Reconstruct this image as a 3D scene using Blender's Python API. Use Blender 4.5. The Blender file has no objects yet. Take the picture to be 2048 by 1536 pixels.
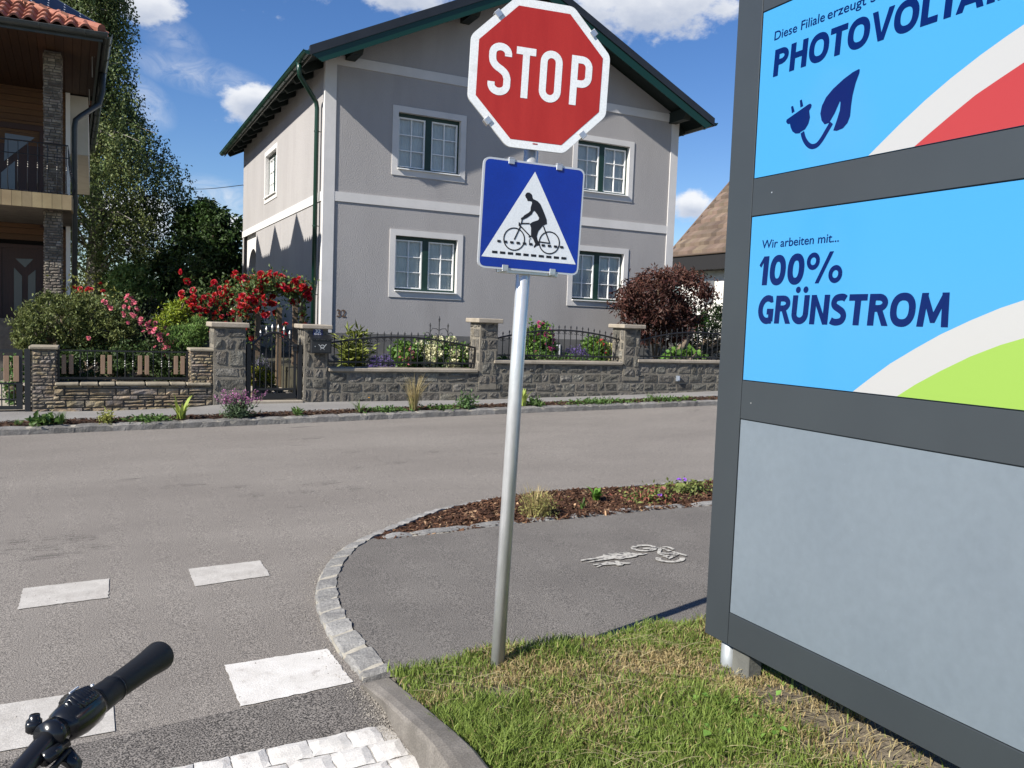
import bpy, math, random
import numpy as np
from mathutils import Vector, Matrix
C = bpy.context.scene.collection
sc = bpy.context.scene
PI = math.pi
# ------------------------------------------------------------------ camera
F_PX, YAW, PITCH, ROLL, H = 1671.38, math.radians(26.667), math.radians(-4.1284), math.radians(2.0823), 1.55
def cam_axes():
    cy, sy = math.cos(YAW), math.sin(YAW)
    f = np.array([sy*math.cos(PITCH), cy*math.cos(PITCH), math.sin(PITCH)])
    r0 = np.array([cy, -sy, 0.0]); u0 = np.cross(r0, f)
    r = math.cos(ROLL)*r0 + math.sin(ROLL)*u0; u = -math.sin(ROLL)*r0 + math.cos(ROLL)*u0
    return r, u, f
AX = cam_axes()
cd = bpy.data.cameras.new('camera'); cam = bpy.data.objects.new('camera', cd); C.objects.link(cam)
cd.sensor_width = 36.0; cd.lens = 36.0*F_PX/2048.0; cd.clip_start = 0.05; cd.clip_end = 2000
m3 = Matrix(((AX[0][0], AX[1][0], -AX[2][0]), (AX[0][1], AX[1][1], -AX[2][1]), (AX[0][2], AX[1][2], -AX[2][2])))
cam.matrix_world = Matrix.Translation((0, 0, H)) @ m3.to_4x4()
sc.camera = cam
# measuring helpers: where a sight line of the photograph meets a real plane (street level, wall plane ...)
def ray(px, py): return AX[0]*(px-1024)/F_PX + AX[1]*(768-py)/F_PX + AX[2]
EYE = np.array([0, 0, H])
SL = 0.02                                     # the street climbs 2 % to the right
def gz(x): return SL*max(-60.0, min(60.0, x))
def gnd(px, py, dz=0.0):
    d = ray(px, py); t = (dz-H)/(d[2]-SL*d[0]); p = EYE+t*d; return Vector(p)
def aty(px, py, y): d = ray(px, py); return Vector(EYE+d*(y/d[1]))
def atx(px, py, x): d = ray(px, py); return Vector(EYE+d*(x/d[0]))
def atd(px, py, dist): return Vector(EYE+ray(px, py)*dist)
# ------------------------------------------------------------------ light
SUN = Vector((1.0, 0.285, -0.76)).normalized()        # direction the light travels
sun_el = math.asin(-SUN.z); sun_az = math.atan2(-SUN.x, -SUN.y)   # azimuth from +Y towards +X
sd = bpy.data.lights.new('sun', 'SUN'); sd.energy = 5.0; sd.angle = math.radians(0.53); sd.color = (1.0, 0.955, 0.88)
so = bpy.data.objects.new('sun', sd); C.objects.link(so)
so.rotation_euler = Vector((-SUN.x, -SUN.y, -SUN.z)).to_track_quat('Z', 'Y').to_euler(); so.location = (-20, -3, 16)
sc.view_settings.view_transform = 'Standard'; sc.view_settings.look = 'None'
sc.view_settings.exposure = 0.8; sc.view_settings.gamma = 1.0
W = bpy.data.worlds.new('World'); sc.world = W; W.use_nodes = True
def build_world():
    nt = W.node_tree; N = nt.nodes; L = nt.links; N.clear()
    out = N.new('ShaderNodeOutputWorld')
    sky = N.new('ShaderNodeTexSky'); sky.sky_type = 'NISHITA'; sky.sun_disc = False
    sky.sun_elevation = sun_el; sky.sun_rotation = sun_az; sky.air_density = 1.0; sky.dust_density = 0.1; sky.ozone_density = 4.5
    bg = N.new('ShaderNodeBackground'); bg.inputs['Strength'].default_value = 0.075
    hs = N.new('ShaderNodeHueSaturation'); hs.inputs['Saturation'].default_value = 1.18; hs.inputs['Hue'].default_value = .51; L.new(sky.outputs[0], hs.inputs['Color']); L.new(hs.outputs[0], bg.inputs['Color'])
    tc = N.new('ShaderNodeTexCoord'); sep = N.new('ShaderNodeSeparateXYZ'); L.new(tc.outputs['Generated'], sep.inputs[0])
    def mth(op, a, b=None, clamp=False):
        n = N.new('ShaderNodeMath'); n.operation = op; n.use_clamp = clamp
        for i, v in enumerate((a, b)):
            if v is None: continue
            if isinstance(v, (int, float)): n.inputs[i].default_value = v
            else: L.new(v, n.inputs[i])
        return n.outputs[0]
    az = mth('ARCTAN2', sep.outputs[0], sep.outputs[1]); el = mth('ARCSINE', sep.outputs[2])
    def noise(scale, detail, rough=0.55, dist=0.0):
        n = N.new('ShaderNodeTexNoise'); n.inputs['Scale'].default_value = scale; n.inputs['Detail'].default_value = detail
        n.inputs['Roughness'].default_value = rough; n.inputs['Distortion'].default_value = dist
        mp = N.new('ShaderNodeMapping'); mp.inputs['Scale'].default_value = (1, 1, 1.6)
        L.new(tc.outputs['Generated'], mp.inputs[0]); L.new(mp.outputs[0], n.inputs['Vector']); return n.outputs['Fac']
    n1 = noise(13, 9, 0.6); n2 = noise(48, 6, 0.6); n3 = noise(9, 5)
    # (photo x, y, half-width, half-height, density): each cloud is a bank at its own bearing and height in the sky
    clouds = [(285, 10, 95, 70, 1.0), (515, 205, 80, 52, 1.08), (770, -25, 190, 62, .85), (1010, -45, 200, 90, 1.0), (1290, -5, 250, 100, 1.05), (1450, 10, 90, 70, .7),
              (1385, 410, 60, 44, 1.05), (455, 450, 70, 42, .85), (255, 440, 130, 80, .95), (180, 40, 60, 90, .6)]
    tot = None; shade = None
    for px, py, hw, hh, den in clouds:
        d = ray(px, py); d = d/np.linalg.norm(d); a0 = math.atan2(d[0], d[1]); e0 = math.asin(d[2])
        d2 = ray(px+hw, py); d2 = d2/np.linalg.norm(d2); wa = abs(math.atan2(d2[0], d2[1])-a0)
        d3 = ray(px, py-hh); d3 = d3/np.linalg.norm(d3); we = abs(math.asin(d3[2])-e0)
        u = mth('DIVIDE', mth('SUBTRACT', az, a0), wa); v = mth('DIVIDE', mth('SUBTRACT', el, e0), we)
        r = mth('SQRT', mth('ADD', mth('MULTIPLY', u, u), mth('MULTIPLY', v, v)))
        f = mth('MULTIPLY', mth('SUBTRACT', 1.25, r, True), den)
        tot = f if tot is None else mth('MAXIMUM', tot, f)
        g = mth('MULTIPLY', f, mth('SUBTRACT', 0.25, v))          # thicker towards its lower side
        shade = g if shade is None else mth('MAXIMUM', shade, g)
    # scattered clouds over the rest of the sky (behind the viewer, seen in reflections)
    back = mth('MULTIPLY', mth('SUBTRACT', n3, .5), mth('MULTIPLY', mth('GREATER_THAN', mth('ABSOLUTE', mth('SUBTRACT', az, YAW)), 0.9), 3.0))
    tot = mth('MAXIMUM', tot, back)
    nz = mth('ADD', mth('MULTIPLY', n1, 0.75), mth('MULTIPLY', n2, 0.35))
    cov = mth('ADD', tot, mth('MULTIPLY', mth('SUBTRACT', nz, 0.56), 2.5))
    mr = N.new('ShaderNodeMapRange'); mr.interpolation_type = 'SMOOTHSTEP'
    for k, v in (('From Min', .28), ('From Max', .78), ('To Min', 0), ('To Max', .97)): mr.inputs[k].default_value = v
    L.new(cov, mr.inputs['Value'])
    wtot = None                                   # thin veils
    for px, py, hw, hh, den in ((400, 150, 130, 34, .62), (470, 165, 70, 24, .55), (290, 205, 52, 44, .62), (345, 75, 60, 36, .4), (440, 392, 90, 34, .7)):
        d = ray(px, py); d = d/np.linalg.norm(d); a0 = math.atan2(d[0], d[1]); e0 = math.asin(d[2]); wa = hw/F_PX; we = hh/F_PX
        u = mth('DIVIDE', mth('SUBTRACT', az, a0), wa); v = mth('ADD', mth('DIVIDE', mth('SUBTRACT', el, e0), we), mth('MULTIPLY', u, .45)); r = mth('SQRT', mth('ADD', mth('MULTIPLY', u, u), mth('MULTIPLY', v, v))); f = mth('MULTIPLY', mth('SUBTRACT', 1.1, r, True), den)
        wtot = f if wtot is None else mth('MAXIMUM', wtot, f)
    wn = noise(30, 8, .65, 1.2); veil = mth('MULTIPLY', mth('MULTIPLY', wtot, mth('MULTIPLY', mth('SUBTRACT', wn, .30, True), 2.6)), .85, True)
    mrw = mth('MAXIMUM', mr.outputs[0], veil)
    sh = mth('MULTIPLY', mth('ADD', shade, mth('MULTIPLY', mth('SUBTRACT', n1, .5), 1.4)), 1.5, True)
    cr = N.new('ShaderNodeMix'); cr.data_type = 'RGBA'
    cr.inputs['A'].default_value = (.54, .55, .57, 1); cr.inputs['B'].default_value = (.29, .325, .40, 1); L.new(sh, cr.inputs['Factor'])
    bgc = N.new('ShaderNodeBackground'); bgc.inputs['Strength'].default_value = 1.0; L.new(cr.outputs['Result'], bgc.inputs['Color'])
    mx = N.new('ShaderNodeMixShader'); L.new(mrw, mx.inputs[0]); L.new(bg.outputs[0], mx.inputs[1]); L.new(bgc.outputs[0], mx.inputs[2])
    L.new(mx.outputs[0], out.inputs['Surface'])
build_world()
# ------------------------------------------------------------------ materials
MATS = {}
def mat(name, col, col2=None, scale=4.0, rough=0.7, bump=0.0, bscale=60.0, metal=0.0, island=0.0, detail=4.0, sx=(1, 1, 1), spec=0.5, lo=0.35, hi=0.65,
        col3=None, scale3=1.0, lo3=.5, hi3=.7, sx3=(1, 1, 1), trans=0.0, fine=0.0, fscale=200.0, flo=.3, fhi=.7, bdist=0.01, coat=0.0):
    if name in MATS: return MATS[name]
    m = bpy.data.materials.new(name); m.use_nodes = True; nt = m.node_tree; N = nt.nodes; L = nt.links
    b = N['Principled BSDF']; b.inputs['Roughness'].default_value = rough; b.inputs['Metallic'].default_value = metal
    b.inputs['Specular IOR Level'].default_value = spec
    if coat: b.inputs['Coat Weight'].default_value = coat; b.inputs['Coat Roughness'].default_value = .08
    c = None
    tc = N.new('ShaderNodeTexCoord')
    def nz(s, det, st, rgh=.6):
        mp = N.new('ShaderNodeMapping'); mp.inputs['Scale'].default_value = st; L.new(tc.outputs['Object'], mp.inputs[0])
        n = N.new('ShaderNodeTexNoise'); n.inputs['Scale'].default_value = s; n.inputs['Detail'].default_value = det; n.inputs['Roughness'].default_value = rgh
        L.new(mp.outputs[0], n.inputs['Vector']); return n.outputs['Fac']
    def mixc(fac, A, B, blend='MIX'):
        x = N.new('ShaderNodeMix'); x.data_type = 'RGBA'; x.blend_type = blend
        if isinstance(fac, float): x.inputs['Factor'].default_value = fac
        else: L.new(fac, x.inputs['Factor'])
        for k, v in (('A', A), ('B', B)):
            if isinstance(v, tuple): x.inputs[k].default_value = (*v, 1)
            else: L.new(v, x.inputs[k])
        return x.outputs['Result']
    def rng(v, a, bb, c0=0.0, d0=1.0):
        r = N.new('ShaderNodeMapRange'); L.new(v, r.inputs['Value'])
        for k, q in (('From Min', a), ('From Max', bb), ('To Min', c0), ('To Max', d0)): r.inputs[k].default_value = q
        return r.outputs[0]
    c = col
    if col2 is not None: c = mixc(rng(nz(scale, detail, sx), lo, hi), col, col2)
    if col3 is not None: c = mixc(rng(nz(scale3, 6.0, sx3), lo3, hi3), c, col3)
    if fine:
        c = mixc(1.0, c, mixc(rng(nz(fscale, 2.0, (1, 1, 1)), flo, fhi), (1-fine,)*3, (1+fine,)*3), 'MULTIPLY')
    if island:
        g = N.new('ShaderNodeNewGeometry'); hs = N.new('ShaderNodeHueSaturation')
        L.new(rng(g.outputs['Random Per Island'], 0, 1, 1-island, 1+island), hs.inputs['Value'])
        w = N.new('ShaderNodeTexWhiteNoise'); w.noise_dimensions = '1D'; L.new(g.outputs['Random Per Island'], w.inputs['W'])
        L.new(rng(w.outputs['Value'], 0, 1, .5-island*.035, .5+island*.035), hs.inputs['Hue'])
        if isinstance(c, tuple): hs.inputs['Color'].default_value = (*c, 1)
        else: L.new(c, hs.inputs['Color'])
        c = hs.outputs[0]
    if isinstance(c, tuple): b.inputs['Base Color'].default_value = (*c, 1)
    else: L.new(c, b.inputs['Base Color'])
    if bump:
        bn = N.new('ShaderNodeBump'); bn.inputs['Strength'].default_value = bump; bn.inputs['Distance'].default_value = bdist
        L.new(nz(bscale, 5.0, (1, 1, 1)), bn.inputs['Height']); L.new(bn.outputs[0], b.inputs['Normal'])
    if trans:
        t = N.new('ShaderNodeBsdfTranslucent'); mx = N.new('ShaderNodeMixShader'); mx.inputs[0].default_value = trans
        if isinstance(c, tuple): t.inputs[0].default_value = (*c, 1)
        else: L.new(c, t.inputs[0])
        o = N['Material Output']; L.new(b.outputs[0], mx.inputs[1]); L.new(t.outputs[0], mx.inputs[2]); L.new(mx.outputs[0], o.inputs['Surface'])
    MATS[name] = m; return m
def leafmat(name, col, island=.35, rough=.55, trans=.25): return mat(name, col, island=island, rough=rough, trans=trans, spec=.3)
def glass_mat():
    m = bpy.data.materials.new('window glass'); m.use_nodes = True; nt = m.node_tree; N = nt.nodes; L = nt.links; N.clear()
    o = N.new('ShaderNodeOutputMaterial'); t = N.new('ShaderNodeBsdfTransparent'); t.inputs[0].default_value = (.93, .96, .96, 1)
    g = N.new('ShaderNodeBsdfGlossy'); g.inputs['Roughness'].default_value = .02; g.inputs['Color'].default_value = (.9, .95, 1, 1)
    f = N.new('ShaderNodeFresnel'); f.inputs[0].default_value = 1.5; mx = N.new('ShaderNodeMixShader')
    L.new(f.outputs[0], mx.inputs[0]); L.new(t.outputs[0], mx.inputs[1]); L.new(g.outputs[0], mx.inputs[2]); L.new(mx.outputs[0], o.inputs['Surface']); return m
# ------------------------------------------------------------------ mesh helpers
BASE = {}                     # world position of a thing's Empty
class MB:
    def __init__(s): s.v = []; s.f = []
    def add(s, vs, fs):
        o = len(s.v); s.v.extend([tuple(p) for p in vs]); s.f.extend([tuple(i+o for i in f) for f in fs]); return s
    def box(s, c, d, R=None, bev=0.0):
        hx, hy, hz = d[0]/2, d[1]/2, d[2]/2
        if bev <= 0:
            vs = [Vector((x, y, z)) for x in (-hx, hx) for y in (-hy, hy) for z in (-hz, hz)]
            fs = [(0, 1, 3, 2), (4, 6, 7, 5), (0, 4, 5, 1), (2, 3, 7, 6), (0, 2, 6, 4), (1, 5, 7, 3)]
        else:
            b = min(bev, hx*.9, hy*.9, hz*.9); vs = []; idx = {}
            for sx in (-1, 1):
                for sy in (-1, 1):
                    for sz in (-1, 1):
                        for a in range(3):
                            p = [sx*hx, sy*hy, sz*hz]
                            for k in range(3):
                                if k != a: p[k] -= (sx, sy, sz)[k]*b
                            idx[(sx, sy, sz, a)] = len(vs); vs.append(Vector(p))
            fs = []
            for a in range(3):
                o1, o2 = [k for k in range(3) if k != a]
                for sgn in (-1, 1):
                    q = []
                    for s1, s2 in ((-1, -1), (1, -1), (1, 1), (-1, 1)):
                        t = [0, 0, 0]; t[a] = sgn; t[o1] = s1; t[o2] = s2; q.append(idx[(*t, a)])
                    fs.append(tuple(q))
                for s1 in (-1, 1):
                    for s2 in (-1, 1):
                        q = []
                        for sgn, ax in ((-1, o1), (1, o1), (1, o2), (-1, o2)):
                            t = [0, 0, 0]; t[a] = sgn; t[o1] = s1; t[o2] = s2; q.append(idx[(*t, ax)])
                        fs.append(tuple(q))
            for sx in (-1, 1):
                for sy in (-1, 1):
                    for sz in (-1, 1): fs.append(tuple(idx[(sx, sy, sz, a)] for a in range(3)))
        if R is not None: vs = [R @ p for p in vs]
        c = Vector(c); return s.add([p+c for p in vs], fs)
    def bx(s, x0, x1, y0, y1, z0, z1, bev=0.0):
        return s.box(((x0+x1)/2, (y0+y1)/2, (z0+z1)/2), (abs(x1-x0), abs(y1-y0), abs(z1-z0)), None, bev)
    def tube(s, pts, r, n=8, cap=True):
        pts = [Vector(p) for p in pts]; k = len(pts); rr = r if isinstance(r, (list, tuple)) else [r]*k
        ring = []; prev = None
        for i, p in enumerate(pts):
            d = (pts[min(i+1, k-1)]-pts[max(i-1, 0)]); d.normalize()
            if prev is None:
                a = Vector((0, 0, 1)) if abs(d.z) < .9 else Vector((1, 0, 0)); u = d.cross(a).normalized()
            else: u = (prev-d*prev.dot(d)).normalized()
            prev = u; w = d.cross(u)
            ring.append([p+(u*math.cos(2*PI*j/n)+w*math.sin(2*PI*j/n))*rr[i] for j in range(n)])
        fs = [(i*n+j, i*n+(j+1) % n, (i+1)*n+(j+1) % n, (i+1)*n+j) for i in range(k-1) for j in range(n)]
        if cap: fs += [tuple(range(n-1, -1, -1)), tuple((k-1)*n+j for j in range(n))]
        return s.add([p for q in ring for p in q], fs)
    def prism(s, poly, vec):
        n = len(poly); vec = Vector(vec); poly = [Vector(p) for p in poly]
        return s.add(poly+[p+vec for p in poly], [tuple(range(n)), tuple(range(2*n-1, n-1, -1))]+[(i, i+n, (i+1) % n+n, (i+1) % n) for i in range(n)])
    def quad(s, a, b, c, d): return s.add([a, b, c, d], [(0, 1, 2, 3)])
    def build(s, name, m, parent=None, smooth=False, fix=True):
        me = bpy.data.meshes.new(name); o = bpy.data.objects.new(name, me)
        off = Vector((0, 0, 0))
        if parent is None and s.v:
            xs = [p[0] for p in s.v]; ys = [p[1] for p in s.v]; zs = [p[2] for p in s.v]
            off = Vector(((min(xs)+max(xs))/2, (min(ys)+max(ys))/2, min(zs)))
        me.from_pydata([tuple(Vector(p)-off) for p in s.v], [], s.f); me.materials.append(m)
        if fix:
            import bmesh
            bm = bmesh.new(); bm.from_mesh(me); bmesh.ops.recalc_face_normals(bm, faces=bm.faces); bm.to_mesh(me); bm.free()
        if smooth: me.polygons.foreach_set('use_smooth', [True]*len(me.polygons))
        C.objects.link(o); place(o, parent, off); return o
def place(o, parent, off=Vector((0, 0, 0))):
    if parent is None: o.location = off; BASE[o.name] = Vector(off)
    else:
        o.parent = parent; o.location = Vector(off)-BASE[parent.name]; BASE[o.name] = Vector(off)
def npmesh(name, V, T, m, parent=None, cols=None):
    """fast mesh from numpy arrays: V (n,3), T (k,3) or (k,4) indices"""
    V = np.asarray(V, float); T = np.asarray(T, np.int32); off = np.zeros(3)
    if parent is None: off = np.array([(V[:, 0].min()+V[:, 0].max())/2, (V[:, 1].min()+V[:, 1].max())/2, V[:, 2].min()])
    me = bpy.data.meshes.new(name); me.vertices.add(len(V)); me.vertices.foreach_set('co', (V-off).ravel())
    k = T.shape[1]; me.loops.add(T.size); me.loops.foreach_set('vertex_index', T.ravel())
    me.polygons.add(len(T)); me.polygons.foreach_set('loop_start', np.arange(0, T.size, k, dtype=np.int32))
    me.update(calc_edges=True); me.materials.append(m)
    if cols is not None:
        a = me.color_attributes.new('tint', 'FLOAT_COLOR', 'POINT'); a.data.foreach_set('color', np.c_[cols, np.ones(len(cols))].ravel())
    o = bpy.data.objects.new(name, me); C.objects.link(o); place(o, parent, Vector(off)); return o
def thing(name, label, cat, loc, group=None):
    o = bpy.data.objects.new(name, None); C.objects.link(o); o.location = loc; BASE[o.name] = Vector(loc); o.empty_display_size = .2
    return tag(o, label, cat, group)
def tag(o, label=None, cat=None, group=None, kind=None):
    if label: o['label'] = label
    if cat: o['category'] = cat
    if group: o['group'] = group
    if kind: o['kind'] = kind
    return o
def struct(o): o['kind'] = 'structure'; return o
def text_mesh(name, txt, m, parent, origin, U, V, nrm, cap_h, width=None, bold=0.0, shear=0.0, thick=.0012, xs=None):
    """lettering as a thin raised mesh on the plane (origin, U, V)"""
    cu = bpy.data.curves.new('t', 'FONT'); cu.body = txt; cu.size = 1.0; cu.offset = bold; cu.resolution_u = 6
    o = bpy.data.objects.new('t', cu); C.objects.link(o)
    dg = bpy.context.evaluated_depsgraph_get(); dg.update(); me = bpy.data.meshes.new_from_object(o.evaluated_get(dg))
    bpy.data.objects.remove(o); bpy.data.curves.remove(cu)
    co = np.zeros(len(me.vertices)*3); me.vertices.foreach_get('co', co); co = co.reshape(-1, 3)
    fs = [tuple(p.vertices) for p in me.polygons]; bpy.data.meshes.remove(me)
    CAP = .727+2*bold
    sy = cap_h/CAP; x0, x1 = co[:, 0].min(), co[:, 0].max()
    sxx = width/(x1-x0) if width else (xs if xs else sy)
    origin, U, V, nrm = (np.array(q, float) for q in (origin, U, V, nrm))
    x = (co[:, 0]-x0)*sxx; y = (co[:, 1]+bold)*sy; x = x+shear*y
    P = origin+np.outer(x, U)+np.outer(y, V)+nrm*thick
    mb = MB(); mb.add([tuple(p) for p in P], fs); return mb.build(name, m, parent, fix=False)
# ------------------------------------------------------------------ foliage helpers
def unit(a): return a/np.maximum(np.linalg.norm(a, axis=-1, keepdims=True), 1e-9)
def leaf_arrays(rng, P, size, aspect=.5, droop=0.0, up=0.3, fold=.15, dirs=None, var=.35):
    n = len(P); d = unit(rng.normal(size=(n, 3))) if dirs is None else unit(dirs+rng.normal(size=(n, 3))*.35)
    d[:, 2] -= droop; d = unit(d)
    s = unit(np.cross(d, unit(rng.normal(size=(n, 3))*(1-up)+np.array([0, 0, 1.])*up)+1e-6)); nn = np.cross(s, d)
    L = size*(1+var*rng.uniform(-1, 1, n))[:, None]; w = L*aspect*.5
    V = np.stack([P, P+d*L*.45+s*w+nn*L*fold, P+d*L, P+d*L*.45-s*w+nn*L*fold], 1).reshape(-1, 3)
    i = np.arange(n)[:, None]*4; T = np.concatenate([i+np.array([[0, 1, 2]]), i+np.array([[0, 2, 3]])], 1).reshape(-1, 3)
    return V, T
def clumped(rng, ells, n, nclump=60, spread=.22, shell=.55):
    """points in leaf clumps spread through ellipsoids ((centre),(radii),weight)"""
    out = []; wsum = sum(e[2] for e in ells)
    for c, r, w in ells:
        k = max(3, int(nclump*w/wsum)); d = unit(rng.normal(size=(k, 3))); rad = shell+(1-shell)*rng.random(k)**.6
        cc = np.array(c)+d*rad[:, None]*np.array(r)
        m = int(n*w/wsum); ix = rng.integers(0, k, m); sp = spread*np.mean(r)*(.5+rng.random(k))
        out.append(cc[ix]+rng.normal(size=(m, 3))*sp[ix][:, None]*np.array([1, 1, .75]))
    return np.concatenate(out)
def foliage(name, rng, pts, size, m, parent, **k):
    V, T = leaf_arrays(rng, pts, size, **k); return npmesh(name, V, T, m, parent)
def blooms(name, rng, P, size, m, parent, petals=9, face=(-.3, -.8, .5)):
    """double flowers: whorls of cupped petals round each point"""
    Vs = []; Ts = []; o = 0; fz = unit(np.array(face, float)[None])[0]
    for p in P:
        ax = unit((fz+rng.normal(size=3)*.45)[None])[0]; a = unit(np.cross(ax, [.2, .1, 1.])[None])[0]; b = np.cross(ax, a); s = size*rng.uniform(.7, 1.25)
        for k in range(petals):
            t = 2.399*k; q = (k+1)/petals; rad = a*math.cos(t)+b*math.sin(t); tan = -a*math.sin(t)+b*math.cos(t)
            w = s*(.25+.3*q); base = p+rad*s*.06*q; tip = p+rad*s*(.15+.42*q)+ax*s*(.5-.45*q)
            mid = (base+tip)/2+ax*s*.02
            Vs += [base, mid+tan*w, tip+tan*w*.45, tip-tan*w*.45, mid-tan*w]
            Ts += [(o, o+1, o+2), (o, o+2, o+3), (o, o+3, o+4)]; o += 5
    return npmesh(name, np.array(Vs), np.array(Ts), m, parent)
def spray(name, rng, base, n, h, spread, w, m, parent, arch=.5, r0=.03, seg=4, hv=.3, tipw=.1):
    """arching blades from a crown: grass tufts, iris fans"""
    Vs = []; Ts = []; o = 0; base = np.array(base, float)
    for k in range(n):
        t = rng.uniform(0, 2*PI); dr = np.array([math.cos(t), math.sin(t), 0]); side = np.array([-dr[1], dr[0], 0]); hh = h*(1+hv*rng.uniform(-1, 1)); sp = spread*rng.uniform(.2, 1)
        b0 = base+dr*r0*rng.random(); 
        for i in range(seg+1):
            q = i/seg; ww = w*(1-q)**.6*.5+w*tipw*.5*(q < 1); c = b0+dr*sp*(q**1.6)*(1+arch*q*.3)+np.array([0, 0, hh*(q-arch*.45*q*q*q)])
            Vs += [c+side*ww, c-side*ww]
            if i: Ts += [(o-2, o-1, o+1), (o-2, o+1, o)]
            o += 2
    return npmesh(name, np.array(Vs), np.array(Ts), m, parent)
def stems(name, m, parent, paths, r=.01, n=5):
    mb = MB()
    for p in paths: mb.tube(p, [r*(1-.75*i/max(1, len(p)-1)) for i in range(len(p))] if not isinstance(r, list) else r, n)
    return mb.build(name, m, parent, smooth=True)
def RNG(s): return np.random.default_rng(s)
# ------------------------------------------------------------------ shared materials
M_ASPH = mat('asphalt road', (.176, .157, .137), (.209, .188, .164), scale=.8, sx=(.6, 1.3, 1), rough=.82, bump=.8, bscale=180, bdist=.005, fine=.62, fscale=190, flo=.38, fhi=.62,
             col3=(.105, .093, .082), scale3=2.6, lo3=.655, hi3=.74, sx3=(.38, 1.6, 1), spec=.4)
M_PATH = mat('asphalt footpath', (.120, .109, .097), (.148, .135, .120), scale=1.6, rough=.85, bump=.8, bscale=170, bdist=.006, fine=.62, fscale=190, flo=.38, fhi=.62, spec=.4)
M_DARKASPH = mat('asphalt patch', (.124, .111, .098), (.153, .138, .122), scale=5, rough=.85, bump=.8, bscale=160, bdist=.006, fine=.8, fscale=160, flo=.42, fhi=.6, spec=.4)
M_PAVE = mat('asphalt pavement', (.185, .175, .163), (.225, .215, .20), scale=1.2, rough=.9, bump=.3, bscale=150, fine=.3, fscale=120)
M_GRAN = mat('granite', (.170, .164, .154), (.240, .232, .218), scale=9, rough=.8, bump=.7, bscale=45, bdist=.015, island=.22, fine=.25, fscale=120)
M_MORT = mat('mortar', (.36, .33, .27), (.26, .24, .20), scale=14, rough=.95, bump=.6, bscale=60)
M_CONC = mat('kerb concrete', (.118, .105, .090), (.175, .158, .137), scale=5, rough=.9, bump=.35, bscale=130, bdist=.006, col3=(.105, .094, .08), scale3=3.2, lo3=.52, hi3=.7, fine=.3, fscale=160)
M_PAINT = mat('road paint', (.60, .575, .535), (.50, .475, .435), scale=7, rough=.75, bump=.5, bscale=170, bdist=.004, col3=(.36, .33, .30), scale3=13, lo3=.60, hi3=.72, fine=.12, fscale=170)
M_PAINTOLD = mat('worn road paint', (.46, .435, .395), (.37, .345, .31), scale=8, rough=.8, bump=.5, bscale=170, bdist=.004, col3=(.30, .28, .25), scale3=8, lo3=.60, hi3=.74, sx3=(1.6, .6, 1), fine=.2, fscale=170)
M_SOIL = mat('soil', (.045, .03, .02), (.075, .05, .035), scale=14, rough=1, bump=1, bscale=50, bdist=.02)
M_STONE = mat('grey rubble stone', (.070, .064, .053), (.155, .144, .122), scale=9, rough=.9, bump=1.0, bscale=32, bdist=.03, island=.42, fine=.3, fscale=60, col3=(.185, .155, .11), scale3=2.6, lo3=.55, hi3=.75)
M_SLATE = mat('brown layered stone', (.155, .115, .066), (.27, .21, .132), scale=7, rough=.88, bump=.8, bscale=35, bdist=.015, island=.42, col3=(.15, .135, .125), scale3=4.0, lo3=.5, hi3=.68)
M_GAP = mat('dark joint', (.085, .078, .068), (.12, .11, .095), scale=12, rough=1, bump=.5, bscale=60)
M_JOINT = mat('wall mortar', (.215, .19, .15), (.14, .125, .10), scale=9, rough=1, bump=.6, bscale=60)
M_CAP = mat('cap stone', (.25, .215, .165), (.33, .285, .225), scale=5, rough=.85, bump=.3, bscale=60, fine=.2, fscale=110)
M_IRON = mat('black iron', (.012, .012, .013), rough=.38, spec=.5, bump=.15, bscale=90)
M_STEEL = mat('galvanised steel', (.50, .51, .51), (.60, .61, .61), scale=30, rough=.33, metal=.55, bump=.05, bscale=60, sx=(1, 1, .3))
M_ALU = mat('aluminium', (.62, .62, .61), rough=.35, metal=.85)
M_GREEN = mat('dark green paint', (.003, .030, .018), rough=.35, spec=.5)
M_GREENT = mat('dark green wood', (.004, .024, .017), (.007, .032, .023), scale=12, rough=.5)
M_WHITE = mat('white paint', (.78, .77, .74), rough=.5)
M_GLASS = glass_mat()
M_BARK = mat('bark', (.10, .075, .05), (.17, .13, .09), scale=16, rough=.95, bump=.9, bscale=30, sx=(1, 1, .3))
M_WOODPOST = mat('weathered wood', (.12, .082, .05), (.17, .122, .08), scale=14, rough=.85, sx=(6, 6, .6), bump=.3, bscale=80)
# ------------------------------------------------------------------ ground, street, kerbs
def sheet(name, pts, dz, m, zf=None):
    mb = MB(); mb.add([(p[0], p[1], (zf(p[0], p[1]) if zf else gz(p[0])+dz)) for p in pts], [tuple(range(len(pts)))])
    o = mb.build(name, m, None, fix=False)
    if o.data.polygons[0].normal.z < 0: o.data.flip_normals()
    return struct(o)
def ground_base():
    xs = [-400, -120, -60]+list(range(-50, 60, 10))+[60, 120, 400]; ys = [-200, -60, -20, 0, 10, 20, 40, 80, 160, 500]
    mb = MB(); n = len(ys)
    mb.add([(x, y, gz(x)-.05) for x in xs for y in ys], [(i*n+j, (i+1)*n+j, (i+1)*n+j+1, i*n+j+1) for i in range(len(xs)-1) for j in range(n-1)])
    struct(mb.build('ground', mat('meadow ground', (.05, .07, .022), (.09, .10, .035), scale=.7, rough=1), None))
ground_base()
sheet('road', [(-60, -40), (60, -40), (60, 12.05), (-60, 12.05)], 0.0, M_ASPH)
def resample(pts, step):
    out = [Vector(pts[0])]; acc = 0
    for a, b in zip(pts[:-1], pts[1:]):
        a = Vector(a); b = Vector(b); l = (b-a).length; t = step-acc
        while t <= l: out.append(a+(b-a)*(t/l)); t += step
        acc = l-(t-step)
    return out
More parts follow.
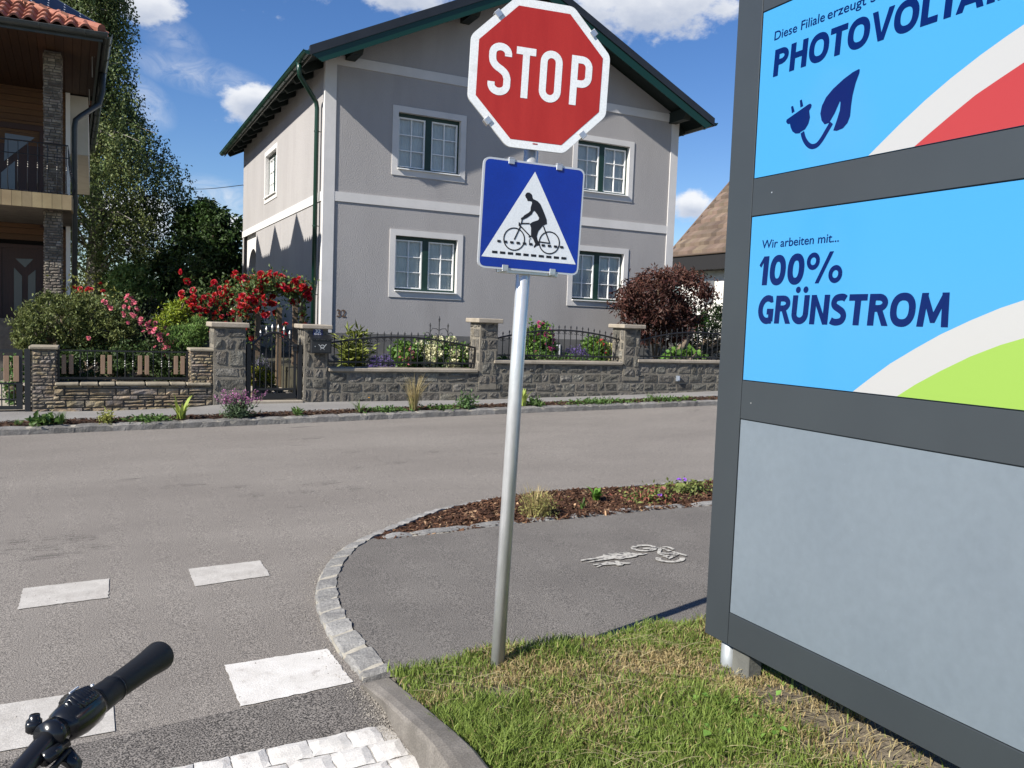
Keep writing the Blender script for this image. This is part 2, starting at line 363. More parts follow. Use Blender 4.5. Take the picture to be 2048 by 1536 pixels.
def offset(pts, w):
    out = []
    for i, p in enumerate(pts):
        d = (Vector(pts[min(i+1, len(pts)-1)])-Vector(pts[max(i-1, 0)])); d.z = 0; d.normalize(); out.append(Vector(p)+Vector((-d.y, d.x, 0))*w)
    return out
def kerb(name, line, width, h0, h1, lmin, lmax, side, m, seed, joint=.008, lab=None):
    """row of hewn kerb stones along a polyline; the road side stands h0, the back h1 above the street"""
    rng = random.Random(seed); fine = resample(line, .02); off = offset(fine, width*side); mb = MB(); mm = MB(); i = 0
    while i < len(fine)-3:
        k = min(len(fine)-1, i+max(3, int(rng.uniform(lmin, lmax)/.02))); g = max(0, int(round(joint/.02)))
        a0, a1, b0, b1 = fine[i], fine[max(i+2, k-g)] , off[i], off[max(i+2, k-g)]
        n = 5; vs = []; 
        for s in range(n+1):
            t = s/n; f = a0.lerp(a1, t); bq = b0.lerp(b1, t); e = .012 if s in (0, n) else 0
            j = lambda q: rng.uniform(-q, q)
            hA = gz(f.x)+h0+j(.004)-e; hB = gz(f.x)+h1+j(.004)-e; inw = (bq-f)
            vs += [f+Vector((j(.004), j(.004), -.05)) if True else 0]
            vs[-1].z = gz(f.x)-.05
            p1 = f+inw*.04+Vector((j(.005), j(.005), 0)); p1.z = hA-.012
            p2 = f+inw*.14+Vector((j(.004), j(.004), 0)); p2.z = hA
            p3 = f+inw*.55+Vector((j(.004), j(.004), 0)); p3.z = (hA+hB)/2+j(.004)
            p4 = f+inw*.97+Vector((j(.006), j(.006), 0)); p4.z = hB
            p5 = f+inw*1.0; p5.z = gz(f.x)-.05
            vs += [p1, p2, p3, p4, p5]
        fs = [(s*6+q, s*6+q+1, (s+1)*6+q+1, (s+1)*6+q) for s in range(n) for q in range(5)]+[(0, 1, 2, 3, 4, 5), tuple(n*6+q for q in (5, 4, 3, 2, 1, 0))]
        mb.add(vs, fs); i = k
    struct(mb.build(name, m, None))
    fm, om = offset(fine, width*side*.06), offset(fine, width*side*.94)
    n = len(fine); mm.add([(p.x, p.y, gz(p.x)+h0-.012) for p in fm]+[(p.x, p.y, gz(p.x)+h1-.010) for p in om]+[(p.x, p.y, gz(p.x)-.05) for p in fm],
                          [(q, q+1, n+q+1, n+q) for q in range(n-1)]+[(q, q+1, 2*n+q+1, 2*n+q) for q in range(n-1)])
    struct(mm.build(name+'_mortar', M_MORT, None)); return off
# far side of the street
KERB = [(-30, 11.5, 0), (-1.0, 11.66, 0), (1.6, 11.68, 0), (3.4, 11.74, 0), (5.4, 11.82, 0), (8.9, 11.84, 0), (10.1, 11.84, 0), (40, 11.9, 0)]
ky = lambda x: float(np.interp(x, [k[0] for k in KERB], [k[1] for k in KERB]))
kerb('far_kerb', [Vector((x, y, 0)) for x, y, z in [(-4, 11.62, 0)]+KERB[1:7]+[(16, 11.86, 0)]], .15, .085, .095, .32, .52, 1, mat('dark granite', (.135, .127, .116), (.20, .19, .175), scale=9, rough=.8, bump=.8, bscale=40, bdist=.02, island=.25, fine=.3, fscale=100), 3)
WALLY = 13.4                                           # front face of the garden walls
prof = [(0, 824), (62, 823.5), (215, 822), (383, 815), (427, 809), (492, 806), (610, 804), (940, 800), (1250, 790), (1430, 782)]
PX = [aty(a, b, WALLY) for a, b in prof]
def pz(x):
    xs = [p.x for p in PX]; zs = [p.z for p in PX]
    if x < xs[0]: return zs[0]+(x-xs[0])*.01
    if x > xs[-1]: return zs[-1]+(x-xs[-1])*.02
    return float(np.interp(x, xs, zs))
def strip(name, xs, yz, m):
    """sheet along the street through stations (y(x), z(x))"""
    mb = MB(); n = len(yz); mb.add([(x, fy(x), fz(x)) for x in xs for fy, fz in yz], [(i*n+j, (i+1)*n+j, (i+1)*n+j+1, i*n+j+1) for i in range(len(xs)-1) for j in range(n-1)])
    return struct(mb.build(name, m, None))
XS = [-30, -10, -4]+[i*.4-3 for i in range(46)]+[18, 30, 60]
strip('planting_bed', XS, [(lambda x: ky(x)+.14, lambda x: gz(x)+.07), (lambda x: ky(x)+.40, lambda x: gz(x)+.10), (lambda x: ky(x)+.62, lambda x: gz(x)+.085)], M_SOIL)
strip('pavement', XS, [(lambda x: ky(x)+.66, lambda x: gz(x)+.10), (lambda x: (ky(x)+.7+WALLY)/2, lambda x: (gz(x)+.1+pz(x))/2), (lambda x: WALLY+.04, pz), (lambda x: WALLY+.5, lambda x: pz(x)+.02)], M_PAVE)
kerb('bed_edging', [Vector((x, ky(x)+.60, 0)) for x in [i*.5-4 for i in range(37)]], .07, .105, .11, .5, .9, 1, M_GRAN, 8, joint=.02)
# near side: curved kerb, planting bed, footpath
outer_px = [(1425, 963), (1281, 975), (1156, 983), (1041, 993), (953, 1007), (886, 1020), (832, 1035), (774, 1060), (724, 1079), (683, 1101), (654, 1130), (635, 1161), (629, 1190), (629, 1209),
            (641, 1248), (655, 1276), (672, 1306), (690, 1324), (712, 1347), (724, 1368)]
outer = [gnd(*p) for p in outer_px]; outer[0:0] = [outer[0]+Vector((9, .15, 0)), outer[0]+Vector((3, .03, 0))]
inner = kerb('curved_kerb', [Vector((p.x, p.y, 0)) for p in outer], .12, .03, .05, .15, .25, 1, M_GRAN, 5)
edge_px = [(1420, 1009), (1281, 1020), (1173, 1032), (1086, 1040), (974, 1051), (899, 1062), (832, 1069), (772, 1076)]
edge = [gnd(*p, .05) for p in edge_px]; edge[0:0] = [edge[0]+Vector((9, .1, 0)), edge[0]+Vector((3, .02, 0))]
kerb('footpath_edging', [Vector((p.x, p.y, 0)) for p in edge], .085, .05, .055, .3, .5, -1, M_GRAN, 6)
iT = min(range(len(inner)), key=lambda i: (Vector((inner[i].x, inner[i].y, 0))-Vector((edge[-1].x, edge[-1].y, 0))).length)
sheet('near_planting_bed', [(p.x, p.y) for p in edge]+[(p.x, p.y) for p in inner[iT:5:-6]]+[(inner[0].x, inner[0].y)], .032, M_SOIL)
grass_px = [(766, 1355), (812, 1345), (860, 1338), (900, 1327), (982, 1314), (1064, 1307), (1105, 1299), (1193, 1287), (1231, 1272), (1295, 1258), (1407, 1246)]
gb = [gnd(*p, .045) for p in grass_px]; gb += [Vector((3.6, 3.35, 0)), Vector((14, 3.6, 0))]
sheet('footpath', [(p.x, p.y) for p in edge]+[(p.x, p.y) for p in inner[iT:-1:6]]+[(inner[-1].x, inner[-1].y)]+[(p.x, p.y) for p in gb], .04, M_PATH)
# concrete kerb beside the verge, rising from flush
kb = [gnd(*p) for p in ((720, 1372), (766, 1417), (781, 1449), (793, 1473), (822, 1508), (834, 1536))]
kc = [gnd(x, y, h) for x, y, h in ((727, 1369, .03), (768, 1400, .065), (803, 1430, .10), (834, 1457, .13), (865, 1492, .145), (893, 1536, .15))]
kt = [gnd(x, y, h) for x, y, h in ((783, 1354, .04), (825, 1388, .07), (883, 1437, .105), (916, 1464, .135), (951, 1497, .15), (982, 1536, .155))]
for L_ in (kb, kc, kt): L_.append(L_[-1]+Vector((L_[-1]-L_[-2]).normalized()*1.2*Vector((1, 1, 0)).length/1.414)); L_[-1].z = L_[-2].z
def conc_kerb():
    mb = MB(); vs = []; n = 9; rows = 0
    def ip(L_, t): i = min(int(t), len(L_)-2); return L_[i].lerp(L_[i+1], t-i)
    K = (len(kb)-1)*6
    for s in range(K+1):
        t = s/6; b, c, k = ip(kb, t), ip(kc, t), ip(kt, t); bb = Vector((b.x, b.y, b.z-.05)); kk = Vector((k.x, k.y, k.z-.2))
        r = min(.25, .02/max(.01, (k-c).length))
        vs += [bb, b, b.lerp(c, .5), c.lerp(b, .18), c+(k-c)*r*.6+Vector((0, 0, -.002)), c.lerp(k, .35)+Vector((0, 0, .004)), c.lerp(k, .9), k+Vector((0, 0, -.008)), kk]
    mb.add(vs, [(s*n+q, s*n+q+1, (s+1)*n+q+1, (s+1)*n+q) for s in range(K) for q in range(n-1)]+[tuple(range(n))])
    struct(mb.build('concrete_kerb', M_CONC, None))
conc_kerb()
# painted marks
def marking(name, px, m, dz=.004, z0=0.0):
    q = [gnd(*p, z0) for p in px]; rg = random.Random(int(px[0][0])); pts = []
    for a, b in zip(q, q[1:]+q[:1]):                  # hand-rolled edges are never quite straight
        k = max(2, int((b-a).length/.022)); pts += [a.lerp(b, i/k)+Vector((rg.gauss(0, .0022), rg.gauss(0, .0022), 0)) for i in range(k)]
    return sheet(name, [(p.x, p.y) for p in pts], z0+dz, m)
marking('road_marking', [(448, 1332), (655, 1299), (706, 1366), (482, 1415)], M_PAINT)
marking('road_marking', [(376, 1139), (520, 1122), (541, 1152), (389, 1174)], M_PAINTOLD)
marking('road_marking', [(47, 1178), (218, 1158), (218, 1196), (35, 1220)], M_PAINTOLD)
a, b_, c_, d_ = gnd(224, 1377), gnd(230, 1464), gnd(0, 1505), gnd(0, 1411)
sheet('road_marking', [(a.x, a.y), (b_.x, b_.y), (c_.x+(c_.x-b_.x)*.35, c_.y+(c_.y-b_.y)*.35), (d_.x+(d_.x-a.x)*.35, d_.y+(d_.y-a.y)*.35)], .004, M_PAINTOLD)
def dark_patch():                                    # newer, darker asphalt next to the cobbles
    q = [gnd(*p) for p in ((482, 1418), (706, 1368), (766, 1440), (772, 1454), (390, 1532), (330, 1536))]; l = q[4]+Vector((-2.5, -.35, 0))
    sheet('asphalt_patch', [(p.x, p.y) for p in q[:5]]+[(l.x, l.y), (l.x, l.y+.45), (q[0].x-1.6, q[0].y-.12)], .002, M_DARKASPH)
dark_patch()
def cobbles():
    rng = random.Random(4); mb = MB(); base = gnd(766, 1453); U = (gnd(400, 1529)-gnd(766, 1453)); U.z = 0; U.normalize(); Vd = Vector((U.y, -U.x, 0))
    if Vd.y > 0: Vd = -Vd
    for r in range(5):
        u = -.02+r*.045 - (.16 if r > 0 else 0)*0; u = -.015*r-.03*(r > 0)
        e = .03-.05*r
        u = e
        while u < 3.4:
            w = rng.uniform(.105, .15); c0 = base+U*u+Vd*(r*.125)
            n = 5; vs = []
            for i in range(n):
                for j in range(n):
                    s, t = i/(n-1), j/(n-1); p = c0+U*(s*(w-.003))+Vd*(t*.1225); ed = min(s, 1-s, t, 1-t)
                    h = .004+.007*(min(1, ed*5)**.5)+rng.uniform(0, .003); p += Vector((rng.uniform(-.004, .004), rng.uniform(-.004, .004), 0))
                    vs.append((p.x, p.y, gz(p.x)+.002+h))
            mb.add(vs, [(i*n+j, (i+1)*n+j, (i+1)*n+j+1, i*n+j+1) for i in range(n-1) for j in range(n-1)]); u += w
    struct(mb.build('painted_cobbles', M_PAINT, None, smooth=False))
    p0, p1 = base+U*.0, base+U*3.4
    sheet('cobble_bed', [(p0.x, p0.y), (p1.x, p1.y), (p1.x+Vd.x*.63, p1.y+Vd.y*.63), (p0.x+Vd.x*.63+.2, p0.y+Vd.y*.63)], .0045, mat('painted joints', (.42, .395, .355), (.30, .28, .25), scale=18, rough=.95, bump=.5, bscale=80))
cobbles()
def path_symbol():
    """worn pedestrians-and-bicycle symbol on the footpath"""
    z = .0475; g = lambda x, y: gnd(1150+x*.12207, 1070+y*.12207, .04)
    def rib(mb, pts, w):
        P = [g(*p) for p in pts]; P = [Vector((p.x, p.y, 0)) for p in P]; Lf = offset(P, w/2); Rt = offset(P, -w/2); n = len(P)
        mb.add([(p.x, p.y, gz(p.x)+z) for p in Lf+Rt], [(i, i+1, n+i+1, n+i) for i in range(n-1)])
    def ell(cx, cy, rx, ry, a0=0, a1=360, n=30): return [(cx+rx*math.cos(math.radians(a0+(a1-a0)*i/n)), cy+ry*math.sin(math.radians(a0+(a1-a0)*i/n))) for i in range(n+1)]
    mb = MB()
    rib(mb, ell(1130, 230, 180, 45, 200, 345), .035); rib(mb, ell(1130, 230, 180, 45, 10, 190), .03); rib(mb, ell(1560, 405, 200, 50, -20, 200), .035)
    for pts in ([(1110, 238), (1400, 225), (1560, 280)], [(1400, 225), (1370, 310), (1660, 325)], [(1360, 320), (1480, 355), (1660, 350)], [(1440, 215), (1520, 210), (1620, 255)], [(1600, 290), (1830, 355)], [(1460, 360), (1540, 400), (1600, 365), (1680, 325)]): rib(mb, pts, .028)
    def poly(pts): 
        P = [g(*p) for p in pts]; mb.add([(p.x, p.y, gz(p.x)+z+.0004) for p in P], [tuple(range(len(P)))])
    poly([(90, 425), (300, 395), (450, 360), (470, 330), (850, 300), (1010, 320), (1190, 318), (1120, 345), (1040, 350), (1000, 375), (860, 395), (740, 420), (650, 405), (520, 425), (170, 470), (330, 430), (480, 395), (300, 415), (95, 445)])
    poly([(290, 500), (460, 475), (510, 455), (660, 470), (650, 445), (700, 440), (740, 465), (920, 475), (880, 490), (800, 492), (780, 515), (700, 522), (660, 500), (480, 510), (370, 540), (340, 535), (440, 505), (300, 510)])
    poly([(470, 328), (850, 298), (855, 312), (475, 340)])
    struct(mb.build('footpath_symbol', mat('worn symbol paint', (.46, .44, .39), (.34, .32, .28), scale=20, rough=.8, col3=(.12, .112, .105), scale3=34, lo3=.50, hi3=.60), None, fix=False))
path_symbol()
# ------------------------------------------------------------------ traffic sign
M_RED = mat('sign red film', (.315, .017, .011), (.355, .023, .015), scale=5, rough=.34, spec=.45, bump=.05, bscale=400, bdist=.001, fine=.07, fscale=260, sx=(3, 3, .5))
M_WFILM = mat('sign white film', (.70, .71, .70), (.62, .63, .62), scale=160, rough=.35, lo=.4, hi=.6, col3=(.50, .51, .48), scale3=9, lo3=.58, hi3=.85)
M_BLUE = mat('sign blue film', (.002, .022, .215), (.003, .030, .27), scale=4, rough=.32, fine=.12, fscale=300)
M_BLACK = mat('sign black film', (.008, .008, .010), rough=.4)
M_SBACK = mat('sign back', (.42, .43, .43), rough=.45, metal=.5)
def sbasis(yaw, tilt, roll):
    e1 = np.array([math.cos(yaw), math.sin(yaw), 0]); n = np.array([math.sin(yaw), -math.cos(yaw), 0]); e2 = np.array([0, 0, 1.])
    e2, n = math.cos(tilt)*e2-math.sin(tilt)*n, math.cos(tilt)*n+math.sin(tilt)*e2
    return math.cos(roll)*e1-math.sin(roll)*e2, math.cos(roll)*e2+math.sin(roll)*e1, n
def ribbon2(pts, w):
    P = [Vector((x, y, 0)) for x, y in pts]; return [(p.x, p.y) for p in offset(P, w/2)], [(p.x, p.y) for p in offset(P, -w/2)]
def catmull(pts, k=8):
    q = [pts[0]]+list(pts)+[pts[-1]]; out = []
    for i in range(1, len(q)-2):
        p0, p1, p2, p3 = (np.array(v, float) for v in q[i-1:i+3])
        for s in range(k):
            t = s/k; out.append(tuple(.5*((2*p1)+(-p0+p2)*t+(2*p0-5*p1+4*p2-p3)*t*t+(-p0+3*p1-3*p2+p3)*t**3)))
    out.append(tuple(pts[-1])); return out
class Plane2:
    """draw flat shapes on a plane: origin O, axes U, V, normal N, unit scale k"""
    def __init__(s, O, U, V, N, k=1.0): s.O, s.U, s.V, s.N, s.k = (np.array(O, float), np.array(U, float), np.array(V, float), np.array(N, float), k)
    def p(s, x, y, z=0): return tuple(s.O+s.U*x*s.k+s.V*y*s.k+s.N*z)
    def poly(s, mb, pts, z): mb.add([s.p(x, y, z) for x, y in pts], [tuple(range(len(pts)))])
    def rib(s, mb, pts, w, z):
        a, b = ribbon2(pts, w); n = len(a); mb.add([s.p(x, y, z) for x, y in a+b], [(i, i+1, n+i+1, n+i) for i in range(n-1)])
    def slab(s, mb, pts, z0, z1): mb.prism([s.p(x, y, z0) for x, y in pts], s.N*(z1-z0))
def arc(cx, cy, rx, ry, a0, a1, n=14): return [(cx+rx*math.cos(math.radians(a0+(a1-a0)*i/n)), cy+ry*math.sin(math.radians(a0+(a1-a0)*i/n))) for i in range(n+1)]
def rpoly(pts, r, n=4):
    out = []
    for i, p in enumerate(pts):
        p = np.array(p, float); a = np.array(pts[i-1], float)-p; b = np.array(pts[(i+1) % len(pts)], float)-p; la, lb = np.linalg.norm(a), np.linalg.norm(b)
        for t in range(n+1):
            q = t/n; out.append(tuple(p+a/la*r*(1-q)**2+b/lb*r*q**2))
    return out
def octagon(a): b = a*math.tan(PI/8); return [(-b, a), (b, a), (a, b), (a, -b), (b, -a), (-b, -a), (-a, -b), (-a, b)]
def traffic_sign():
    base = gnd(993, 1357, .02); root = thing('traffic_sign', 'leaning galvanised sign pole with red STOP octagon above blue cyclist crossing plate', 'traffic sign', base)
    e1, e2, n = sbasis(math.radians(-9), math.radians(-.7), math.radians(1.52)); R_ = .029
    top = 2.76; b = np.array(base)
    mb = MB(); mb.tube([tuple(b-e2*.3), tuple(b+e2*top)], R_, 28); pole = mb.build('pole', M_STEEL, root, smooth=True); 
    def plate(fit, gap):
        c0, ang = np.array(fit[:3]), fit[3:]; E = sbasis(*(math.radians(q) for q in ang)); D = c0-EYE; k = .9
        for _ in range(20):
            z = EYE[2]+k*D[2]; pp = b+e2*((z-b[2])/e2[2]); k -= ((EYE+k*D-pp)@E[2]-gap)/(D@E[2])
        return Plane2(EYE+k*D, *E, k)
    P = plate((1.8551, 3.5161, 2.6997, -11.6921, -.745, 1.6022), R_+.018)
    mb = MB(); P.slab(mb, rpoly(octagon(.336), .022), -.006, 0); st = mb.build('stop_plate', M_WFILM, root)
    mb = MB(); P.slab(mb, rpoly(octagon(.337), .022), -.010, -.0055); mb.build('plate_back', M_SBACK, st)
    mb = MB(); P.poly(mb, octagon(.30), .0008); mb.build('red_field', M_RED, st)
    mb = MB(); w = .0335; z = .0016
    S = [(-.1585, .066), (-.1585, .076)]+arc(-.1955, .0745, .0372, .0315, 5, 175, 12)+[(-.2327, .062)]+catmull([(-.2327, .058), (-.228, .036), (-.212, .018), (-.186, .003), (-.168, -.012), (-.1587, -.034)], 5)+[(-.1585, -.058)]+arc(-.1955, -.063, .037, .0317, 0, -180, 14)+[(-.2325, -.0535)]
    P.rib(mb, S, w, z)
    P.poly(mb, [(-.121, .0855), (-.0275, .0855), (-.0275, .1185), (-.121, .1185)], z); P.poly(mb, [(-.0897, -.109), (-.0568, -.109), (-.0568, .0855), (-.0897, .0855)], z)
    O = arc(.0497, .069, .0368, .0367, 0, 180, 14)+arc(.0497, -.0592, .0368, .0367, 180, 360, 14); O.append(O[0]); O = [( .0865, -.02)]+O[0:]+[]
    O = [(.0865, 0)]+arc(.0497, .069, .0368, .0367, 0, 180, 14)+arc(.0497, -.0592, .0368, .0367, 180, 360, 14)+[(.0865, 0)]; P.rib(mb, O, w, z)
    P.poly(mb, [(.1468, -.109), (.1803, -.109), (.1803, .1182), (.1468, .1182)], z)
    P.rib(mb, [(.1803, .1015), (.196, .1015)]+arc(.199, .0675, .0355, .034, 88, 0, 8)+[(.2345, .045), (.2345, .025)]+arc(.199, .025, .0355, .034, 0, -88, 8)+[(.196, -.009), (.1803, -.009)], w, z)
    mb.build('lettering', M_WFILM, st, fix=False)
    mb = MB(); P.poly(mb, [(-.016, -.312), (.008, -.312), (.008, -.307), (-.016, -.307)], .001); mb.build('maker_mark', M_RED, st, fix=False)
    def clip(P, x, y, ang, par, s=1.0):
        U = P.U*math.cos(ang)+P.V*math.sin(ang); V = -P.U*math.sin(ang)+P.V*math.cos(ang); R = Matrix((U, V, P.N)).transposed().to_3x3()
        mb = MB(); c = np.array(P.p(x, y, 0)); mb.box(c+P.N*.004+V*-.004, (.026*s, .022*s, .004), R, .0015); mb.box(c+V*.009-P.N*.008, (.026*s, .006, .028), R, .002); mb.box(c-P.N*.02-V*.004, (.026*s, .03, .006), R, .001)
        mb.build('clip', M_ALU, par)
    for x, y, a in ((-.218, .252, 45), (.247, .232, -45), (-.238, -.232, 135), (.228, -.242, -135)): clip(P, x, y, math.radians(a), st)
    for y, l in ((.16, .36), (-.16, .36)):
        mb = MB(); R = Matrix((P.U, P.V, P.N)).transposed().to_3x3(); mb.box(P.p(0, y, -.02), (l, .03, .018), R, .003); mb.build('mounting_rail', M_ALU, st)
    Q = plate((1.746, 3.3368, 2.0251, -7.4987, -.5954, 1.4203), R_+.016)
    mb = MB(); sq = [(-.24, .24), (.24, .24), (.24, -.24), (-.24, -.24)]; Q.slab(mb, rpoly(sq, .034, 6), -.012, 0); bl = mb.build('cyclist_plate', mat('sign rim', (.55, .56, .57), rough=.4, metal=.4), root)
    mb = MB(); Q.poly(mb, rpoly([(x*.965, y*.965) for x, y in sq], .026, 6), .0008); mb.build('blue_field', M_BLUE, bl)
    mb = MB(); Q.poly(mb, [(-.0004, .2002), (-.225, -.191), (.2245, -.1905)], .0016); mb.build('white_triangle', mat('sign white film b', (.64, .66, .67), (.58, .60, .61), scale=160, rough=.35, lo=.4, hi=.6), bl)
    mb = MB(); z = .0024
    rider = [(-.03, .1063), (-.0198, .1061), (-.0086, .0988), (-.0054, .0862), (-.0013, .0802), (.0187, .0738), (.0335, .0624), (.0441, .0441), (.0575, .0196), (.0686, -.0031), (.0713, -.0223), (.0632, -.0266), (.0519, -.0329), (.0326, -.0586), (.0271, -.0807), (.0305, -.0956), (.0407, -.1077), (.0425, -.1205), (.0301, -.1229), (.0177, -.1336), (.015, -.1282), (.0216, -.1159), (.0119, -.0973), (-.0007, -.0833), (-.0032, -.0469), (-.0099, -.0303), (.0019, -.0205), (.0291, -.0092), (.0322, -.0002), (.0228, .0139), (.0078, .0296), (.0011, .0246), (-.0027, .0135), (-.0224, -.0035), (-.0402, -.0139), (-.053, -.0152), (-.0535, -.0088), (-.0434, -.0013), (-.0392, .0047), (-.0193, .0183), (-.0107, .0277), (-.0108, .0428), (-.006, .0604), (-.0065, .0681), (-.0159, .0693), (-.0274, .0689), (-.0307, .0771), (-.0367, .0829), (-.0405, .091), (-.0378, .0999)]
    Q.poly(mb, rider, z)
    for cx, cy in ((-.079, -.1035), (.0885, -.1045)): Q.rib(mb, arc(cx, cy, .0485, .0485, 0, 360, 40), .0052, z+.0003)
    for pts in ([(-.0528, -.0323), (-.0115, -.0283)], [(-.0544, -.0432), (-.0028, -.0857)], [(-.0560, -.0330), (-.0545, -.048), (-.0787, -.1056)], [(.0542, -.0327), (.09, -.1054)], [(.0381, -.1044), (.0915, -.1067)], [(-.047, -.012), (-.051, -.036)], [(-.06, -.028), (-.06, -.044)], [(-.012, -.0885), (-.001, -.083)]): Q.rib(mb, pts, .0055, z+.0006)
    Q.rib(mb, arc(.003, -.106, .011, .014, 100, 300, 12), .003, z+.0006)
    for i in range(11):
        x = -.1572+i*.02985
        if i not in (6,): Q.poly(mb, [(x, -.1236), (x+.0162, -.1236), (x+.0162, -.1136), (x, -.1136)], z+.0009)
    for i in range(10):
        x = -.178+i*.0366; Q.poly(mb, [(x, -.1728), (x+.025, -.1728), (x+.025, -.1622), (x, -.1622)], z)
    mb.build('cyclist_pictogram', M_BLACK, bl, fix=False)
    for x, y, a in ((-.113, .236, 0), (.113, .236, 0), (-.113, -.236, 180), (.113, -.236, 180)): clip(Q, x, y, math.radians(a), bl, 1.0)
    for y in (.225, -.243):
        mb = MB(); R = Matrix((Q.U, Q.V, Q.N)).transposed().to_3x3(); mb.box(Q.p(0, y, -.02), (.26, .022, .022), R, .003); mb.build('mounting_rail', M_ALU, bl)
    for PP, yy in ((P, .16), (P, -.16), (Q, .2), (Q, -.2)):     # pipe clamps
        c = np.array(PP.p(0, yy, 0)); t = (c-b)@e2; c = b+e2*t; mb = MB(); mb.tube([tuple(c-e2*.014), tuple(c+e2*.014)], R_+.004, 24); mb.build('pipe_clamp', M_ALU, root)
traffic_sign()
# ------------------------------------------------------------------ bold poster lettering drawn from strokes
def glyph(ch, w=.24):
    """(width, polygons, strokes) of a bold condensed capital, cap height 1"""
    h = w/2; P_ = []; S_ = []; R4 = lambda x0, x1, y0, y1: [(x0, y0), (x1, y0), (x1, y1), (x0, y1)]; t = w*.86
    if ch == 'P' or ch == 'R':
        W_ = .72; P_ = [R4(0, w, 0, 1)]; lo = .40 if ch == 'P' else .44; m = (1-h*.86+lo+h*.86)/2; r = (1-t/2-(lo+t/2))/2; S_ = [([(w*.9, 1-t/2), (.36, 1-t/2)]+arc(.36, m, W_-h-.36, r, 90, -90, 12)+[(.36, lo+t/2), (w*.9, lo+t/2)], t)]
        if ch == 'R': P_.append([(.30, lo+.06), (.50, lo+.10), (.78, 0), (.545, 0)])
    elif ch == 'H': W_ = .80; P_ = [R4(0, w, 0, 1), R4(W_-w, W_, 0, 1), R4(w, W_-w, .43, .43+t)]
    elif ch in 'O0':
        W_ = .90 if ch == 'O' else .74; rx, ry = W_/2-h, .5-h*.9; pts = [(W_/2+rx*math.copysign(abs(math.cos(a))**.86, math.cos(a)), .5+(ry+.012)*math.copysign(abs(math.sin(a))**.86, math.sin(a))) for a in [2*PI*i/40 for i in range(41)]]; S_ = [(pts, w*.97)]
    elif ch == 'T': W_ = .72; P_ = [R4(0, W_, 1-t, 1), R4(W_/2-h, W_/2+h, 0, 1-t)]
    elif ch == 'V': W_ = .84; P_ = [[(0, 1), (.21, 1), (W_/2+.005, .24), (W_/2+.115, 0), (W_/2-.115, 0)], [(W_, 1), (W_-.21, 1), (W_/2-.005, .24), (W_/2-.115, 0), (W_/2+.115, 0)]]
    elif ch == 'A': W_ = .86; P_ = [[(0, 0), (.21, 0), (W_/2+.005, .76), (W_/2+.115, 1), (W_/2-.115, 1)], [(W_, 0), (W_-.21, 0), (W_/2-.005, .76), (W_/2-.115, 1), (W_/2+.115, 1)], R4(.2, W_-.2, .19, .19+t)]
    elif ch == 'L': W_ = .58; P_ = [R4(0, w, 0, 1), R4(w, W_, 0, t)]
    elif ch == 'I': W_ = w; P_ = [R4(0, w, 0, 1)]
    elif ch == 'K': W_ = .78; P_ = [R4(0, w, 0, 1), [(w, .42), (w, .62), (.52, 1), (.76, 1), (.36, .53)], [(.30, .58), (.46, .64), (.80, 0), (.56, 0)]]
    elif ch == 'N': W_ = .80; P_ = [R4(0, w*.95, 0, 1), R4(W_-w*.95, W_, 0, 1), [(w*.9, 1), (w*.9, .66), (W_-w*.9, 0), (W_-w*.9, .34)]]
    elif ch == 'M': W_ = 1.04; P_ = [[(.0, 0), (w*.93, 0), (w*1.25, 1), (.075, 1)], [(W_, 0), (W_-w*.93, 0), (W_-w*1.25, 1), (W_-.075, 1)], [(.08, 1), (.26, 1), (W_/2+.03, .36), (W_/2+.075, .12), (W_/2-.075, .12)], [(W_-.08, 1), (W_-.26, 1), (W_/2-.03, .36), (W_/2-.075, .12), (W_/2+.075, .12)]]
    elif ch in 'UÜ':
        W_ = .77; S_ = [([(h, 1), (h, .36)]+arc(W_/2, .36, W_/2-h, .36-h*.9, 180, 360, 16)+[(W_-h, .36), (W_-h, 1)], w*.97)]
        if ch == 'Ü': P_ = [arc(W_/2+s*.175, 1.19, .112, .112, 0, 360, 18)[:-1] for s in (-1, 1)]
    elif ch == 'S': W_ = .66; S_ = [(catmull([(.585, .86), (.50, .905), (.37, .915), (.19, .875), (.108, .745), (.15, .625), (.33, .525), (.50, .42), (.555, .275), (.48, .14), (.31, .088), (.15, .098), (.035, .145)], 5), w*.93)]
    elif ch == 'G': W_ = .76; S_ = [([(.69, .885)]+arc(.45, .5, .352, .412, 62, 288, 22)+[(.63, .10), (.66, .115)], w*.95)]; P_ = [R4(W_-w, W_-.005, .07, .53), R4(.43, W_-w, .53-t, .53)]
    elif ch == '1': W_ = .44; P_ = [R4(W_-w, W_, 0, 1), [(0, .70), (.09, .62), (W_-w, .80), (W_-w, 1)]]
    elif ch == '%':
        W_ = 1.50; e = lambda cx, cy: [(cx+.195*math.cos(a), cy+.205*math.sin(a)) for a in [2*PI*i/28 for i in range(29)]]; S_ = [(e(.27, .725), .155), (e(1.23, .275), .155)]; P_ = [[(.42, 0), (.58, 0), (1.08, 1), (.92, 1)]]
    return W_, P_, S_
